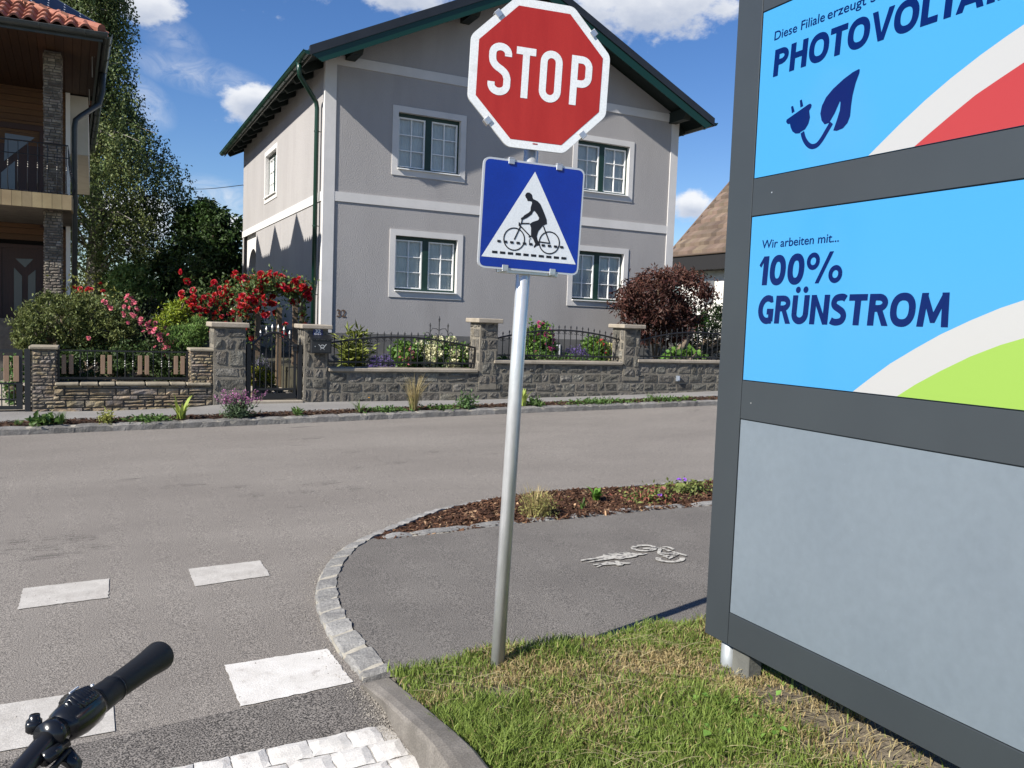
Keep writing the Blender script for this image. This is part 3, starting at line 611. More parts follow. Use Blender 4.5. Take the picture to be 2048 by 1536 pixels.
def bold_text(name, txt, m, par, f0, u, y1, z, cap, width, shear, lift):
    gap = .085; kern = {'TA': -.17, 'LT': -.12, 'OV': -.04, 'VO': -.06, 'TO': -.05, 'OT': -.05, 'ST': -.02}; mb = MB(); x = 0; items = []
    for i, c in enumerate(txt): W_, P_, S_ = glyph(c); items.append((x, P_, S_)); x += W_+gap+kern.get(txt[i:i+2], 0)
    kx = width/(x-gap); n = 0
    for x0, P_, S_ in items:
        pls = [(p, [tuple(range(len(p)))]) for p in P_]
        for pts, w in S_: a, b = ribbon2(pts, w); k = len(a); pls.append((a+b, [(i, i+1, k+i+1, k+i) for i in range(k-1)]))
        for q, (vs, fs) in enumerate(pls): mb.add([(f0-lift-.00015*q, y1-(u+(x0+px)*kx+shear*py*cap), z+py*cap) for px, py in vs], fs)
    return mb.build(name, m, par, fix=False)
# ------------------------------------------------------------------ billboard
def billboard():
    xb = 2.40; y1 = 2.806; y0 = .15; zb, zt = .229, 3.0
    M_FR = mat('anthracite metal', (.029, .035, .040), (.033, .040, .045), scale=1.5, rough=.42, metal=.0, spec=.5, col3=(.07, .08, .088), scale3=90, lo3=.70, hi3=.76)
    M_PB = mat('poster light blue', (.043, .228, .455), rough=.16, spec=.5); M_NAVY = mat('poster navy', (.0008, .0095, .075), rough=.2, spec=.2)
    M_PW = mat('poster white', (.345, .345, .34), rough=.16); M_PR = mat('poster red', (.31, .033, .030), rough=.16); M_PG = mat('poster green', (.21, .34, .060), rough=.16)
    M_GP = mat('grey panel', (.130, .157, .182), (.146, .175, .20), scale=1.1, rough=.30, spec=.5, col3=(.23, .265, .295), scale3=70, lo3=.70, hi3=.76, fine=.04, fscale=25)
    root = thing('billboard', 'dark grey advertising board with light blue posters above a blank grey panel', 'billboard', (xb+.07, (y0+y1)/2, gz(2.5)))
    rows = [(2.832, 2.171), (2.022, 1.350), (1.192, .366)]; ye = y1-.146; T = .15
    mb = MB(); g = .0016
    mb.bx(xb+.012, xb+T, y0, y1-.002, zb+.002, zt-.002)                                           # body
    mb.bx(xb, xb+.0125, ye+g, y1, zb, zt, .0015)                                              # far stile
    mb.bx(xb, xb+.0125, y0, y0+.146, zb, zt, .0015)
    for a, b in ((zt, 2.832), (2.171, 2.022), (1.350, 1.192), (.366, zb)): mb.bx(xb, xb+.0125, y0+.146+g, ye-g, b, a, .0015)
    fr = mb.build('frame', M_FR, root)
    for z_, y_ in ((2.105, ye-.11), (1.262, ye-.06)): mb = MB(); mb.tube([(xb-.001, y_, z_), (xb+.004, y_, z_)], .0032, 8); mb.build('screw', M_ALU, fr)
    O = lambda u, z: (xb, y1-u, z)
    def panel(name, zt_, zb_, m):
        mb = MB(); mb.bx(xb+.0025, xb+.012, y0+.146+.004, ye-.004, zb_+.004, zt_-.004); return mb.build(name, m, root)
    nrm = (-1, 0, 0); U = (0, -1, 0); V = (0, 0, 1); f0 = xb+.0025
    def decal(name, par, pts, m, lift, k=None):
        """pts in board metres (from the far edge, height); clipped to the panel"""
        mb = MB(); mb.add([(f0-lift, y1-u, z) for u, z in pts], [tuple(range(len(pts)))]); return mb.build(name, m, par, fix=False)
    def bp(px, py): q = atx(px, py, xb); return (y1-q.y, q.z)
    def fields(par, zt_, zb_, top, bot, m2):
        """white swoosh (upper edge top, lower edge bot as photo points) and coloured field under it"""
        ua = y1-(y0+.155); T_ = [bp(*p) for p in top]; B_ = [bp(*p) for p in bot]
        def ext(c):
            (a, b), (c_, d) = c[-2], c[-1]; s = (d-b)/(c_-a); return c+[(ua, min(zt_-.005, d+s*.72*(ua-c_)))]
        T_, B_ = ext(T_), ext(B_); T_[0] = (T_[0][0], zb_+.0045); B_[0] = (B_[0][0], zb_+.0045)
        decal('white_band', par, T_+B_[::-1], M_PW, .0006); decal('colour_field', par, B_+[(ua, zb_+.0045)], m2, .0008)
    p1 = panel('photovoltaic_poster', 2.832, 2.171, M_PB)
    fields(p1, 2.832, 2.171, [(1736, 311), (1760, 287), (1800, 247), (1850, 200), (1900, 157), (1960, 110), (2010, 74), (2048, 48)], [(1828, 293), (1860, 265), (1900, 231), (1950, 190), (2000, 156), (2048, 124)], M_PR)
    p2 = panel('green_power_poster', 2.022, 1.350, M_PB)
    fields(p2, 2.022, 1.350, [(1705, 783), (1740, 756), (1780, 727), (1830, 697), (1880, 669), (1940, 641), (2000, 616), (2048, 600)], [(1793, 793), (1830, 769), (1880, 742), (1940, 713), (2000, 690), (2048, 676)], M_PG)
    panel('blank_panel', 1.192, .366, M_GP)
    def tx(par, s, u, z, cap, width, bold, shear=.055): text_mesh('lettering', s, M_NAVY, par, (f0, y1-u, z), U, V, nrm, cap, width, bold, shear, .0014)
    def bt(par, s_, u, z, cap, width): bold_text('lettering', s_, M_NAVY, par, f0, u, y1, z, cap, width, .055, .0014)
    tx(p1, 'Diese Filiale', .2190, 2.701, .0355, .2545, .004); tx(p1, 'erzeugt Strom mit', .4865, 2.701, .0355, .425, .004)
    bt(p1, 'PHOTOVOLTAIK', .2231, 2.559, .1025, 1.005)
    tx(p2, 'Wir arbeiten mit...', .2150, 1.8875, .0345, .390, .004)
    bt(p2, '100%', .2045, 1.7405, .114, .424); bt(p2, 'GRÜNSTROM', .2150, 1.5885, .109, .846)
    ic = lambda x, y: bp(1420+x*.30664, y*.30664)
    leaf = [(975, 452), (968, 450), (930, 470), (870, 515), (800, 580), (755, 635), (728, 690), (718, 740), (726, 785), (745, 810), (775, 800), (810, 740), (845, 660), (850, 665), (845, 720), (825, 785), (802, 850), (825, 852), (865, 835), (895, 800), (912, 755), (918, 690), (928, 620), (948, 540), (972, 475)]
    decal('leaf_icon', p1, [ic(*p) for p in leaf], M_NAVY, .0014)
    mb = MB()
    def pl(pts): P_ = [ic(*p) for p in pts]; mb.add([(f0-.0014, y1-u, z) for u, z in P_], [tuple(range(len(P_)))])
    pl([(498, 780), (495, 795), (505, 808), (520, 806), (524, 830), (535, 855), (555, 870), (582, 868), (588, 860), (618, 842), (640, 805), (650, 765), (645, 720), (658, 700), (661, 682), (652, 675), (640, 680)])
    pl([(527, 695), (540, 690), (550, 725), (532, 738)]); pl([(584, 655), (597, 648), (606, 690), (588, 700)])
    cord = catmull([(600, 862), (612, 905), (635, 940), (662, 955), (695, 945), (725, 910), (755, 860), (790, 800)], 5); Lc = [ic(*p) for p in cord]; a, b = ribbon2(Lc, .0185); k = len(a)
    mb.add([(f0-.0012, y1-u, z) for u, z in a+b], [(i, i+1, k+i+1, k+i) for i in range(k-1)]); mb.build('plug_icon', M_NAVY, p1, fix=False)
    lg = gnd(1457, 1346, .05); d = lg-Vector(EYE)
    mb = MB(); lq = atx(1457, 1340, xb+.065); mb.tube([(xb+.065, lq.y, -.05), (xb+.065, lq.y, zb+.03)], .036, 22); mb.build('leg', mat('dull galvanised', (.26, .28, .29), (.33, .35, .36), scale=14, rough=.5, metal=.3), root, smooth=True)
    mb = MB(); mb.tube([(xb+.065, y0+.1, -.1), (xb+.065, y0+.1, zb+.03)], .028, 20); mb.build('leg', M_STEEL, root, smooth=True)
    mb = MB(); mb.bx(xb+.035, xb+.11, lq.y-.15, lq.y-.05, -.05, zb+.01, .004); mb.build('base_bracket', mat('raw concrete', (.10, .10, .09), (.14, .14, .12), scale=8, rough=.9, bump=.3, bscale=60), root)
billboard()
# ------------------------------------------------------------------ bicycle at the viewer's side
def bicycle():
    M_RUB = mat('black rubber', (.012, .0125, .013), rough=.55, spec=.35, bump=.25, bscale=500, bdist=.001); M_PLA = mat('gloss black plastic', (.009, .010, .012), rough=.22, spec=.5); M_BAR = mat('black bar', (.012, .012, .013), rough=.3, spec=.5)
    Z = 1.085
    def at(px, py, z): d = ray(px, py); t = (z-H)/d[2]; return Vector(EYE+d*t)
    e = at(322, 1310, Z); c = at(228, 1377, Z); s0 = at(190, 1405, Z); s1 = at(118, 1458, Z); b1 = at(95, 1480, Z-.004); b2 = at(40, 1545, Z-.016); ctr = at(-60, 1660, Z-.03)
    fw = Vector((AX[2][0], AX[2][1], 0)).normalized(); left = Vector((-fw.y, fw.x, 0))
    root = thing('bicycle', 'black bicycle handlebar with rubber grip and twist shifter reaching in at bottom left', 'bicycle', (ctr.x, ctr.y, 0))
    hb = MB(); hb.tube([e, c, s0, s1, b1, b2, ctr, ctr-fw*.30+Vector((0, 0, .03)), ctr-fw*.42+left*-.06+Vector((0, 0, .035))], .0115, 14); bar = hb.build('handlebar', M_BAR, root, smooth=True)
    g = MB(); a = (e-c); L = a.length; a.normalize()
    pts = [c+a*L*t for t in (0, .03, .06, .35, .62, .84, .95, .985, 1.0)]; g.tube(pts, [.0135, .0155, .0158, .0165, .0175, .0195, .0205, .0198, .014], 22); g.build('grip', M_RUB, bar, smooth=True)
    g = MB(); a2 = (c-s0); g.tube([s0-a2*.35, s0, c-a2*.05, c-a2*.03], [.0185, .0178, .0165, .0155], 22); g.build('grip_shifter', M_RUB, bar, smooth=True)
    g = MB(); g.tube([c-a2*.045, c-a2*.01], .0172, 22); g.build('grip_collar', M_PLA, bar, smooth=True)
    g = MB(); d = (s0-s1); dn = d.normalized(); g.tube([s1-dn*.004, s1+d*.12, s1+d*.45, s1+d*.8, s0-d*.02], [.013, .0195, .0228, .0220, .0180], 22); sh = g.build('shifter_body', M_PLA, bar, smooth=True)
    up = Vector((0, 0, 1)); sd = dn.cross(up).normalized()
    g = MB(); 
    m0 = s1+d*.55+up*.0105
    for q in range(9):
        t = -1+2*q/8; g.tube([m0+dn*(.02*t)-sd*.017*math.sqrt(max(0, 1-t*t*.85))+up*(.006*(1-t*t)), m0+dn*(.02*t)+up*(.0105+.004*(1-t*t)), m0+dn*(.02*t)+sd*.017*math.sqrt(max(0, 1-t*t*.85))+up*(.006*(1-t*t))], .0045, 8)
    g.build('gear_window', M_PLA, bar, smooth=True)
    mk = mat('shifter mark', (.6, .62, .65), rough=.4); g = MB(); g.tube([m0+dn*-.012+up*.019+sd*-.004, m0+dn*.004+up*.0195+sd*-.004], .0011, 5); g.tube([m0+dn*.012+up*.0185+sd*.007, m0+dn*.015+up*.018+sd*.007], .0016, 5); g.build('gear_mark', mk, bar)
    g = MB(); cl = s1-dn*.012; g.tube([cl-dn*.008, cl+dn*.008], .0165, 18); g.box(cl+sd*-.021+up*.008, (.016, .016, .014), None, .003); g.tube([cl+sd*-.02+up*.0, cl+sd*-.02+up*.02], .0055, 10); g.tube([cl+sd*.012-up*.012+dn*.004, cl+sd*.012-up*.012-dn*.03], .008, 10); g.build('brake_clamp', M_PLA, bar, smooth=True)
    g = MB(); lv = [cl+left*.012-up*.012, cl+left*.035-up*.016+dn*.01, cl+left*.045-up*.02+dn*.05, cl+left*.042-up*.022+dn*.09]
    lv = [cl-up*.02+sd*.012, cl-up*.035+sd*.022+dn*.006, cl-up*.055+sd*.024-dn*.004, cl-up*.075+sd*.026-dn*.012]; g.tube(lv, [.010, .009, .0075, .006], 10); g.build('brake_lever', M_PLA, bar, smooth=True)
    g = MB(); k0 = cl-up*.016+sd*.02; g.tube([k0, k0-dn*.03+up*-.006, k0-dn*.09-up*.03+left*.02, ctr+up*-.12+left*.06], .0028, 8); g.tube([s1+sd*.012-up*.02, s1+sd*.02-up*.03-dn*.05, ctr-up*.16+left*.05], .0026, 8); g.build('cable', M_RUB, bar, smooth=True)
    # the rest of the machine below and left of the frame
    st = ctr+Vector((0, 0, .0)); hd = st-left*.05+Vector((0, 0, -.07)); hb_ = hd+left*.05+Vector((0, 0, -.2)); wc = hd+left*.36; wc.z = .345; bbk = hd-left*.62; bbk.z = .30; rw = bbk-left*.42; rw.z = .345; sdl = bbk-left*.18; sdl.z = .88
    g = MB(); g.tube([st, hd], .016, 12); g.tube([hd, hb_], .02, 12); g.tube([hb_, bbk], .018, 12); g.tube([hd-Vector((0, 0, .03)), bbk.lerp(sdl, .55)], .016, 12); g.tube([bbk, sdl], .015, 12)
    for s in (-1, 1): g.tube([bbk+fw*.04*s, rw+fw*.06*s], .009, 8); g.tube([bbk.lerp(sdl, .75)+fw*.02*s, rw+fw*.06*s], .008, 8)
    g.build('bicycle_frame', M_BAR, root, smooth=True)
    g = MB()
    for s in (-1, 1): g.tube([hb_+fw*.045*s, wc+fw*.05*s], .011, 10)
    g.tube([hb_-fw*.05, hb_+fw*.05], .014, 10); g.build('fork', M_BAR, root, smooth=True)
    for w_ in (wc, rw):
        g = MB(); ring = [w_+left*math.cos(2*PI*i/40)*.325+Vector((0, 0, math.sin(2*PI*i/40)*.325)) for i in range(41)]; g.tube(ring, .02, 10, False); wh = g.build('wheel', M_RUB, root, smooth=True)
        g = MB(); ring = [w_+(r-w_)*.93 for r in ring]; g.tube(ring, .010, 8, False)
        for i in range(0, 40, 2): g.tube([w_+fw*(.03 if i % 4 else -.03), ring[i]], .0012, 4)
        g.tube([w_-fw*.06, w_+fw*.06], .02, 12); g.build('rim', M_ALU, wh, smooth=True)
    g = MB(); g.box(sdl+Vector((0, 0, .03)), (.26, .15, .05), Matrix((left, fw, up)).transposed(), .02); g.build('saddle', M_RUB, root)
bicycle()
# ------------------------------------------------------------------ masonry
def block(mb, q, N, depth, rng, nx=4, ny=3, rough=.012):
    """one hewn stone: q = bl, br, tr, tl on the wall face; swells out along N"""
    bl, br, tr, tl = q; vs = []; base = depth*rng.uniform(.55, 1.1); tx_, ty_ = rng.uniform(-.25, .25), rng.uniform(-.25, .25)
    for j in range(ny+1):
        for i in range(nx+1):
            s, t = i/nx, j/ny; p = bl.lerp(br, s).lerp(tl.lerp(tr, s), t); edge = i in (0, nx) or j in (0, ny)
            h = (base*.72 if edge else base*(1+tx_*(s-.5)+ty_*(t-.5)))+rng.uniform(-rough, rough)*(.5 if edge else 1)
            vs.append(p+N*max(.001, h))
    a = nx+1; fs = [(j*a+i, j*a+i+1, (j+1)*a+i+1, (j+1)*a+i) for j in range(ny) for i in range(nx)]
    ring = [i for i in range(a)]+[j*a+nx for j in range(1, ny+1)]+[ny*a+i for i in range(nx-1, -1, -1)]+[j*a for j in range(ny-1, 0, -1)]
    o = len(vs); vs += [vs[k]-N*(max(.0, (vs[k]-bl).dot(N))+.012) for k in ring]; n = len(ring)
    fs += [(ring[k], o+k, o+(k+1) % n, ring[(k+1) % n]) for k in range(n)]
    mb.add(vs, fs)
def masonry(mb, O, U, N, L, zb, zt, rows, wmin, wmax, joint, depth, seed, jit=.25, rough=.012, mix=0.0):
    """courses of stones on the vertical face through O along U; zb/zt give the bottom and top at a distance u"""
    rng = random.Random(seed); O = Vector(O); U = Vector(U); N = Vector(N); z0 = min(zb(0), zb(L)); z1 = max(zt(0), zt(L)); z = z0-rng.uniform(0, rows*.4)
    while z < z1-.01:
        rh = rows*rng.uniform(.75, 1.3); u = -rng.uniform(0, wmax*.5)
        while u < L-.005:
            w = rng.uniform(wmin, wmax); a, b = max(0, u), min(L, u+w); zz0, zz1 = z, z+rh; u += w
            if mix and rng.random() < mix and b-a > .1: cuts = [(a, b, zz0, (zz0+zz1)/2), (a, b, (zz0+zz1)/2, zz1)]
            else: cuts = [(a, b, zz0, zz1)]
            for a_, b_, c0, c1 in cuts:
                m_ = (a_+b_)/2; lo, hi = max(c0, zb(m_)-.02), min(c1, zt(m_))
                if b_-a_ < joint*2.2 or hi-lo < joint*2.2: continue
                j = lambda: rng.uniform(0, jit)*min(.09, .35*rh)
                q = [O+U*(a_+joint/2+j()*.6)+Vector((0, 0, lo+joint/2+j()*.5)), O+U*(b_-joint/2-j()*.6)+Vector((0, 0, lo+joint/2+j()*.5)), O+U*(b_-joint/2-j()*.6)+Vector((0, 0, hi-joint/2-j()*.5)), O+U*(a_+joint/2+j()*.6)+Vector((0, 0, hi-joint/2-j()*.5))]
                block(mb, q, N, depth, rng, 4 if b_-a_ > .12 else 3, 3 if rh > .08 else 2, rough)
        z += rh
X_, Y_ = Vector((1, 0, 0)), Vector((0, 1, 0))
def pillar(name, label, cat, x0, x1, y0, y1, zb, zt, capz, ov, m, mj, mcap, rows, wmin, wmax, joint, depth, seed, group=None, rough=.012, jit=.8):
    root = thing(name, label, cat, ((x0+x1)/2, (y0+y1)/2, zb), group)
    mb = MB(); mb.bx(x0+.002, x1-.002, y0+.002, y1-.002, zb-.1, zt); mb.build('core', mj, root)
    mb = MB(); f = lambda z: (lambda u: z)
    masonry(mb, (x0, y0+.004, 0), X_, -Y_, x1-x0, f(zb), f(zt), rows, wmin, wmax, joint, depth, seed, rough=rough, jit=jit)
    masonry(mb, (x0+.004, y1, 0), -Y_, -X_, y1-y0, f(zb), f(zt), rows, wmin, wmax, joint, depth, seed+1, rough=rough, jit=jit)
    masonry(mb, (x1-.004, y0, 0), Y_, X_, y1-y0, f(zb), f(zt), rows, wmin, wmax, joint, depth, seed+2, rough=rough, jit=jit)
    masonry(mb, (x1, y1-.004, 0), -X_, Y_, x1-x0, f(zb), f(zt), rows, wmin, wmax, joint, depth, seed+3, rough=rough, jit=jit)
    mb.build('masonry', m, root)
    if mcap: mb = MB(); mb.bx(x0-ov, x1+ov, y0-ov, y1+ov, zt, capz, .012); mb.build('cap_stone', mcap, root)
    return root
WX = lambda px, py=700: aty(px, py, WALLY).x
WZ = lambda px, py: aty(px, py, WALLY).z
# --- grey rubble garden wall of the grey house
GA = (WX(427), WX(491)); GB = (WX(608), WX(655)); GC = (WX(958.5), WX(994)); GD = (WX(1247), WX(1279))
ZT1, ZT2, ZT3 = WZ(800, 737)-.055, WZ(1100, 722)-.055, WZ(1350, 720)-.055
pillar('stone_pillar', 'stone gate pillar left of the iron gate, beside the brown wall', 'pillar', GA[0], GA[1], WALLY-.02, WALLY+.50, WZ(460, 808), WZ(460, 655), WZ(460, 645), .05, M_STONE, M_JOINT, M_CAP, .23, .16, .40, .026, .020, 11, 'grey stone pillars of the garden wall', rough=.007)
pillar('stone_pillar', 'stone gate pillar carrying the blue 32 plate and black mailbox', 'pillar', GB[0], GB[1], WALLY-.02, WALLY+.45, WZ(630, 803), WZ(630, 658), WZ(630, 649), .06, M_STONE, M_JOINT, M_CAP, .20, .14, .30, .026, .020, 21, 'grey stone pillars of the garden wall', rough=.007)
pillar('stone_pillar', 'stone wall pillar standing between first and second arched fence panels', 'pillar', GC[0], GC[1], WALLY-.02, WALLY+.42, ZT1-.2, WZ(975, 646), WZ(975, 637), .07, M_STONE, M_JOINT, M_CAP, .2, .14, .3, .02, .020, 31, 'grey stone pillars of the garden wall', rough=.007)
pillar('stone_pillar', 'stone wall pillar in front of the dark red bush', 'pillar', GD[0], GD[1], WALLY-.02, WALLY+.40, ZT2-.2, WZ(1260, 657), WZ(1260, 649), .07, M_STONE, M_JOINT, M_CAP, .2, .14, .3, .02, .020, 41, 'grey stone pillars of the garden wall', rough=.007)
def garden_wall():
    x0, x1 = GB[1]-.0, 20.0; root = thing('garden_wall', 'low grey rubble stone wall with pale flat coping under the arched iron fence', 'wall', (8, WALLY+.2, pz(8)))
    def top(u): x = x0+u; return (ZT1 if x < (GC[0]+GC[1])/2 else ZT2 if x < (GD[0]+GD[1])/2 else ZT3)-.002
    xs = [x0, (GC[0]+GC[1])/2, (GD[0]+GD[1])/2, x1]; mb = MB()
    for a, b, z in zip(xs[:-1], xs[1:], (ZT1, ZT2, ZT3)): mb.bx(a, b, WALLY+.0005, WALLY+.4, -.3, z-.003)
    mb.build('core', M_JOINT, root)
    mb = MB(); masonry(mb, (x0, WALLY+.006, 0), X_, -Y_, 12.2, lambda u: pz(x0+u)-.02, top,   .19, .12, .40, .020, .022, 5, jit=.8, mix=.16, rough=.007); mb.build('masonry', M_STONE, root)
    for a, b, z in ((GB[1]+.02, GC[0]-.03, ZT1), (GC[1]-.06, GD[0]-.03, ZT2), (GD[1]-.05, x1, ZT3)): mb = MB(); mb.bx(a, b, WALLY-.05, WALLY+.42, z, z+.055, .008); mb.build('coping', M_CAP, root)
garden_wall()
# --- brown layered stone wall of the neighbour
NY = WALLY+.02
SA = (WX(63), WX(112)); SB = (WX(383), WX(429))
pillar('layered_stone_pillar', 'wide brown layered stone pillar beside the dark metal gate', 'pillar', SA[0], SA[1], NY, NY+.42, WZ(90, 824), WZ(90, 699), WZ(90, 692), .035, M_SLATE, M_GAP, mat('slate cap', (.21, .18, .13), (.30, .26, .19), scale=9, rough=.9, bump=.5, bscale=40), .052, .07, .26, .011, .022, 51, rough=.007)
pillar('layered_stone_pillar', 'small brown layered stone pillar built against the grey gate pillar', 'pillar', SB[0], SB[1]-.02, NY, NY+.36, WZ(405, 766), WZ(405, 703), WZ(405, 697), .03, M_SLATE, M_GAP, MATS['slate cap'], .052, .07, .24, .011, .022, 61, rough=.007)
def brown_wall():
    root = thing('layered_stone_wall', 'low brown layered stone wall under the railing with wooden slats', 'wall', ((SA[1]+SB[1])/2, NY+.15, pz(.6))); z = WZ(250, 771)
    mb = MB(); mb.bx(SA[1]-.02, SB[1], NY+.012, NY+.32, pz(.2)-.2, z-.002); mb.build('core', M_GAP, root)
    mb = MB(); masonry(mb, (SA[1]-.04, NY+.004, 0), X_, -Y_, SB[1]-SA[1]+.02, lambda u: pz(SA[1]+u)-.03, lambda u: z, .085, .1, .38, .013, .026, 71, jit=.5, mix=.42, rough=.008); mb.build('masonry', M_SLATE, root)
    rng = random.Random(9); x = SA[1]-.02; mb = MB()
    while x < SB[0]+.05: 
        w = rng.uniform(.22, .42); mb.box((x+w/2, NY+.13, z+.02), (w-.012, .36+rng.uniform(-.03, .03), .045), None, .012); x += w
    mb.build('coping', MATS['slate cap'], root)
brown_wall()
# ------------------------------------------------------------------ iron fences and gates
def spear(mb, x, y, z, h, s=1.0):
    mb.tube([(x, y, z), (x, y, z+h*.45)], .006*s, 6); mb.tube([(x, y, z+h*.42), (x, y, z+h*.5)], .011*s, 6)
    mb.tube([(x, y, z+h*.48), (x, y, z+h*.62), (x, y, z+h*.75), (x, y, z+h)], [.004*s, .014*s, .009*s, .001], 6)
def scroll(c, r, a0, turns, flip=1, n=14):
    return [(c[0]+flip*r*(1-.75*i/n)*math.cos(a0+turns*2*PI*i/n), c[1], c[2]+r*(1-.75*i/n)*math.sin(a0+turns*2*PI*i/n)) for i in range(n+1)]
def fence(label, x0, x1, y, zbot, zl, zm, zr, n, tip, crest=None):
    root = thing('iron_fence', label, 'fence', ((x0+x1)/2, y, zbot-.06), 'arched iron fence panels on the garden wall')
    def arch(x): t = (x-x0)/(x1-x0); b = zl*(1-t)+zr*t; return b+(zm-(zl+zr)/2)*(math.sin(PI*t)**.9)
    mb = MB(); pts = [(x0+(x1-x0)*i/24, y, arch(x0+(x1-x0)*i/24)) for i in range(25)]; mb.tube(pts, .017, 6); mb.build('top_rail', M_IRON, root)
    mb = MB(); mb.bx(x0, x1, y-.017, y+.017, zbot-.014, zbot+.014); mb.build('bottom_rail', M_IRON, root)
    for x in (x0+.012, x1-.012): mb = MB(); mb.bx(x-.014, x+.014, y-.014, y+.014, zbot-.07, arch(x)+.01); mb.build('end_post', M_IRON, root)
    xs = [x0+(x1-x0)*(i+1)/(n+1) for i in range(n)]
    for x in xs:
        mb = MB(); z = arch(x); mb.tube([(x, y, zbot-.055), (x, y, z)], .0085, 6); spear(mb, x, y, z, tip, 1.15); mb.build('bar', M_IRON, root)
    mb = MB(); w = (x1-x0)/(n+1)
    for x in xs:
        for s in (-1, 1): mb.tube(scroll((x+s*w*.27, y, arch(x)-.052), w*.24, PI/2, .85, s), .0048, 5)
    mb.build('scrolls', M_IRON, root)
    if crest:
        x = crest; z = arch(x); mb = MB()
        for d, h in ((-.165, .30), (0, .42), (.165, .30)): mb.tube([(x+d, y, z-.02), (x+d, y, z+h*.72)], .0075, 6); spear(mb, x+d, y, z+h*.6, h*.42, 1.25)
        for s in (-1, 1):
            mb.tube([(x, y, z+.17), (x+s*.05, y, z+.20), (x+s*.12, y, z+.205), (x+s*.165, y, z+.14)], .006, 6)
            mb.tube(scroll((x+s*.065, y, z+.075), .045, PI/2, 1.1, s), .0055, 5); mb.tube(scroll((x+s*.225, y, z+.10), .055, -PI/2, 1.1, -s), .0055, 5)
        mb.build('crest', M_IRON, root)
    return root
FY = WALLY+.15
fX = lambda px: aty(px, 700, FY).x
fZ = lambda px, py: aty(px, py, FY).z
fence('arched black iron fence panel with scroll crest, right of the mailbox', fX(654), fX(951), FY, fZ(800, 725), fZ(656, 687), fZ(800, 674), fZ(950, 696), 21, .10, crest=fX(877))
fence('arched black iron fence panel crossed by the sign pole, pink flowers behind', fX(992), fX(1243), FY, fZ(1115, 712), fZ(994, 677), fZ(1110, 660), fZ(1240, 681), 20, .10)
fence('arched black iron fence panel in front of the dark red bush and hedge', fX(1277), fX(1277)+(fX(1243)-fX(992))*1.02, FY, fZ(1370, 714), fZ(1280, 682), fZ(1375, 664), fZ(1480, 683), 20, .10)
def iron_gate():
    x0, x1 = WX(494), WX(606); y = WALLY+.06; z0 = WZ(550, 801); root = thing('iron_gate', 'black iron garden gate with arched top and silver tips between stone pillars', 'gate', ((x0+x1)/2, y, z0))
    zt = WZ(500, 689); zm = WZ(548, 665); zr = WZ(598, 690); xa, xb_ = x0+.10, x1-.13
    mb = MB(); mb.bx(x0, x0+.07, y-.035, y+.035, z0-.02, zt+.01, .004); mb.build('gate_post', M_IRON, root)
    mb = MB(); mb.bx(x1-.07, x1, y-.035, y+.035, z0-.05, zt+.01, .004); mb.tube([(x1-.035, y, zt), (x1-.035, y, zt+.05), (x1-.035, y, zt+.14)], [.012, .022, .002], 8); mb.build('gate_post', M_IRON, root)
    arch = lambda t: zt*(1-t)+zr*t+(zm-(zt+zr)/2)*math.sin(PI*t)**.85
    mb = MB(); mb.bx(xa, xa+.03, y-.02, y+.02, z0+.02, zt); mb.bx(xb_, xb_+.035, y-.02, y+.02, z0+.02, zr); mb.bx(xa+.03, xb_, y-.02, y+.02, z0+.02, z0+.11); mb.bx(xa+.03, xb_, y-.016, y+.016, z0+.16, z0+.19)
    mb.tube([(xa+(xb_-xa)*i/20, y, arch(i/20)) for i in range(21)], .019, 6); mb.build('gate_frame', M_IRON, root)
    mt = mat('silver iron', (.30, .29, .28), rough=.4, metal=.7); tp = mt
    for k in range(6):
        t = (k+1)/7; x = xa+.02+(xb_-xa)*t; mb = MB(); mb.tube([(x, y, z0+.12), (x, y, arch(t))], .0085, 6); b = mb.build('bar', M_IRON, root); mb = MB(); spear(mb, x, y, arch(t), .135, 1.7); mb.build('spear_tip', tp, b)
    mb = MB(); w = (xb_-xa)/7
    for k in range(7):
        t = (k+.5)/7; x = xa+.02+(xb_-xa)*t
        for s in (-1, 1): mb.tube(scroll((x+s*w*.24, y, arch(t)-.06), w*.23, PI/2, .9, s), .005, 5)
    mb.build('scrolls', M_IRON, root)
    mb = MB(); mb.bx(xb_-.03, xb_+.05, y-.045, y-.02, z0+.78, z0+.90, .006); mb.tube([(xb_+.01, y-.05, z0+.86), (xb_-.10, y-.055, z0+.86)], .009, 8); mb.build('handle', M_IRON, root)
    mb = MB(); mb.bx(x0-.0, x1+.0, y-.16, y+.30, z0-.12, z0+.005, .01); mb.build('threshold', M_CAP, root)
iron_gate()
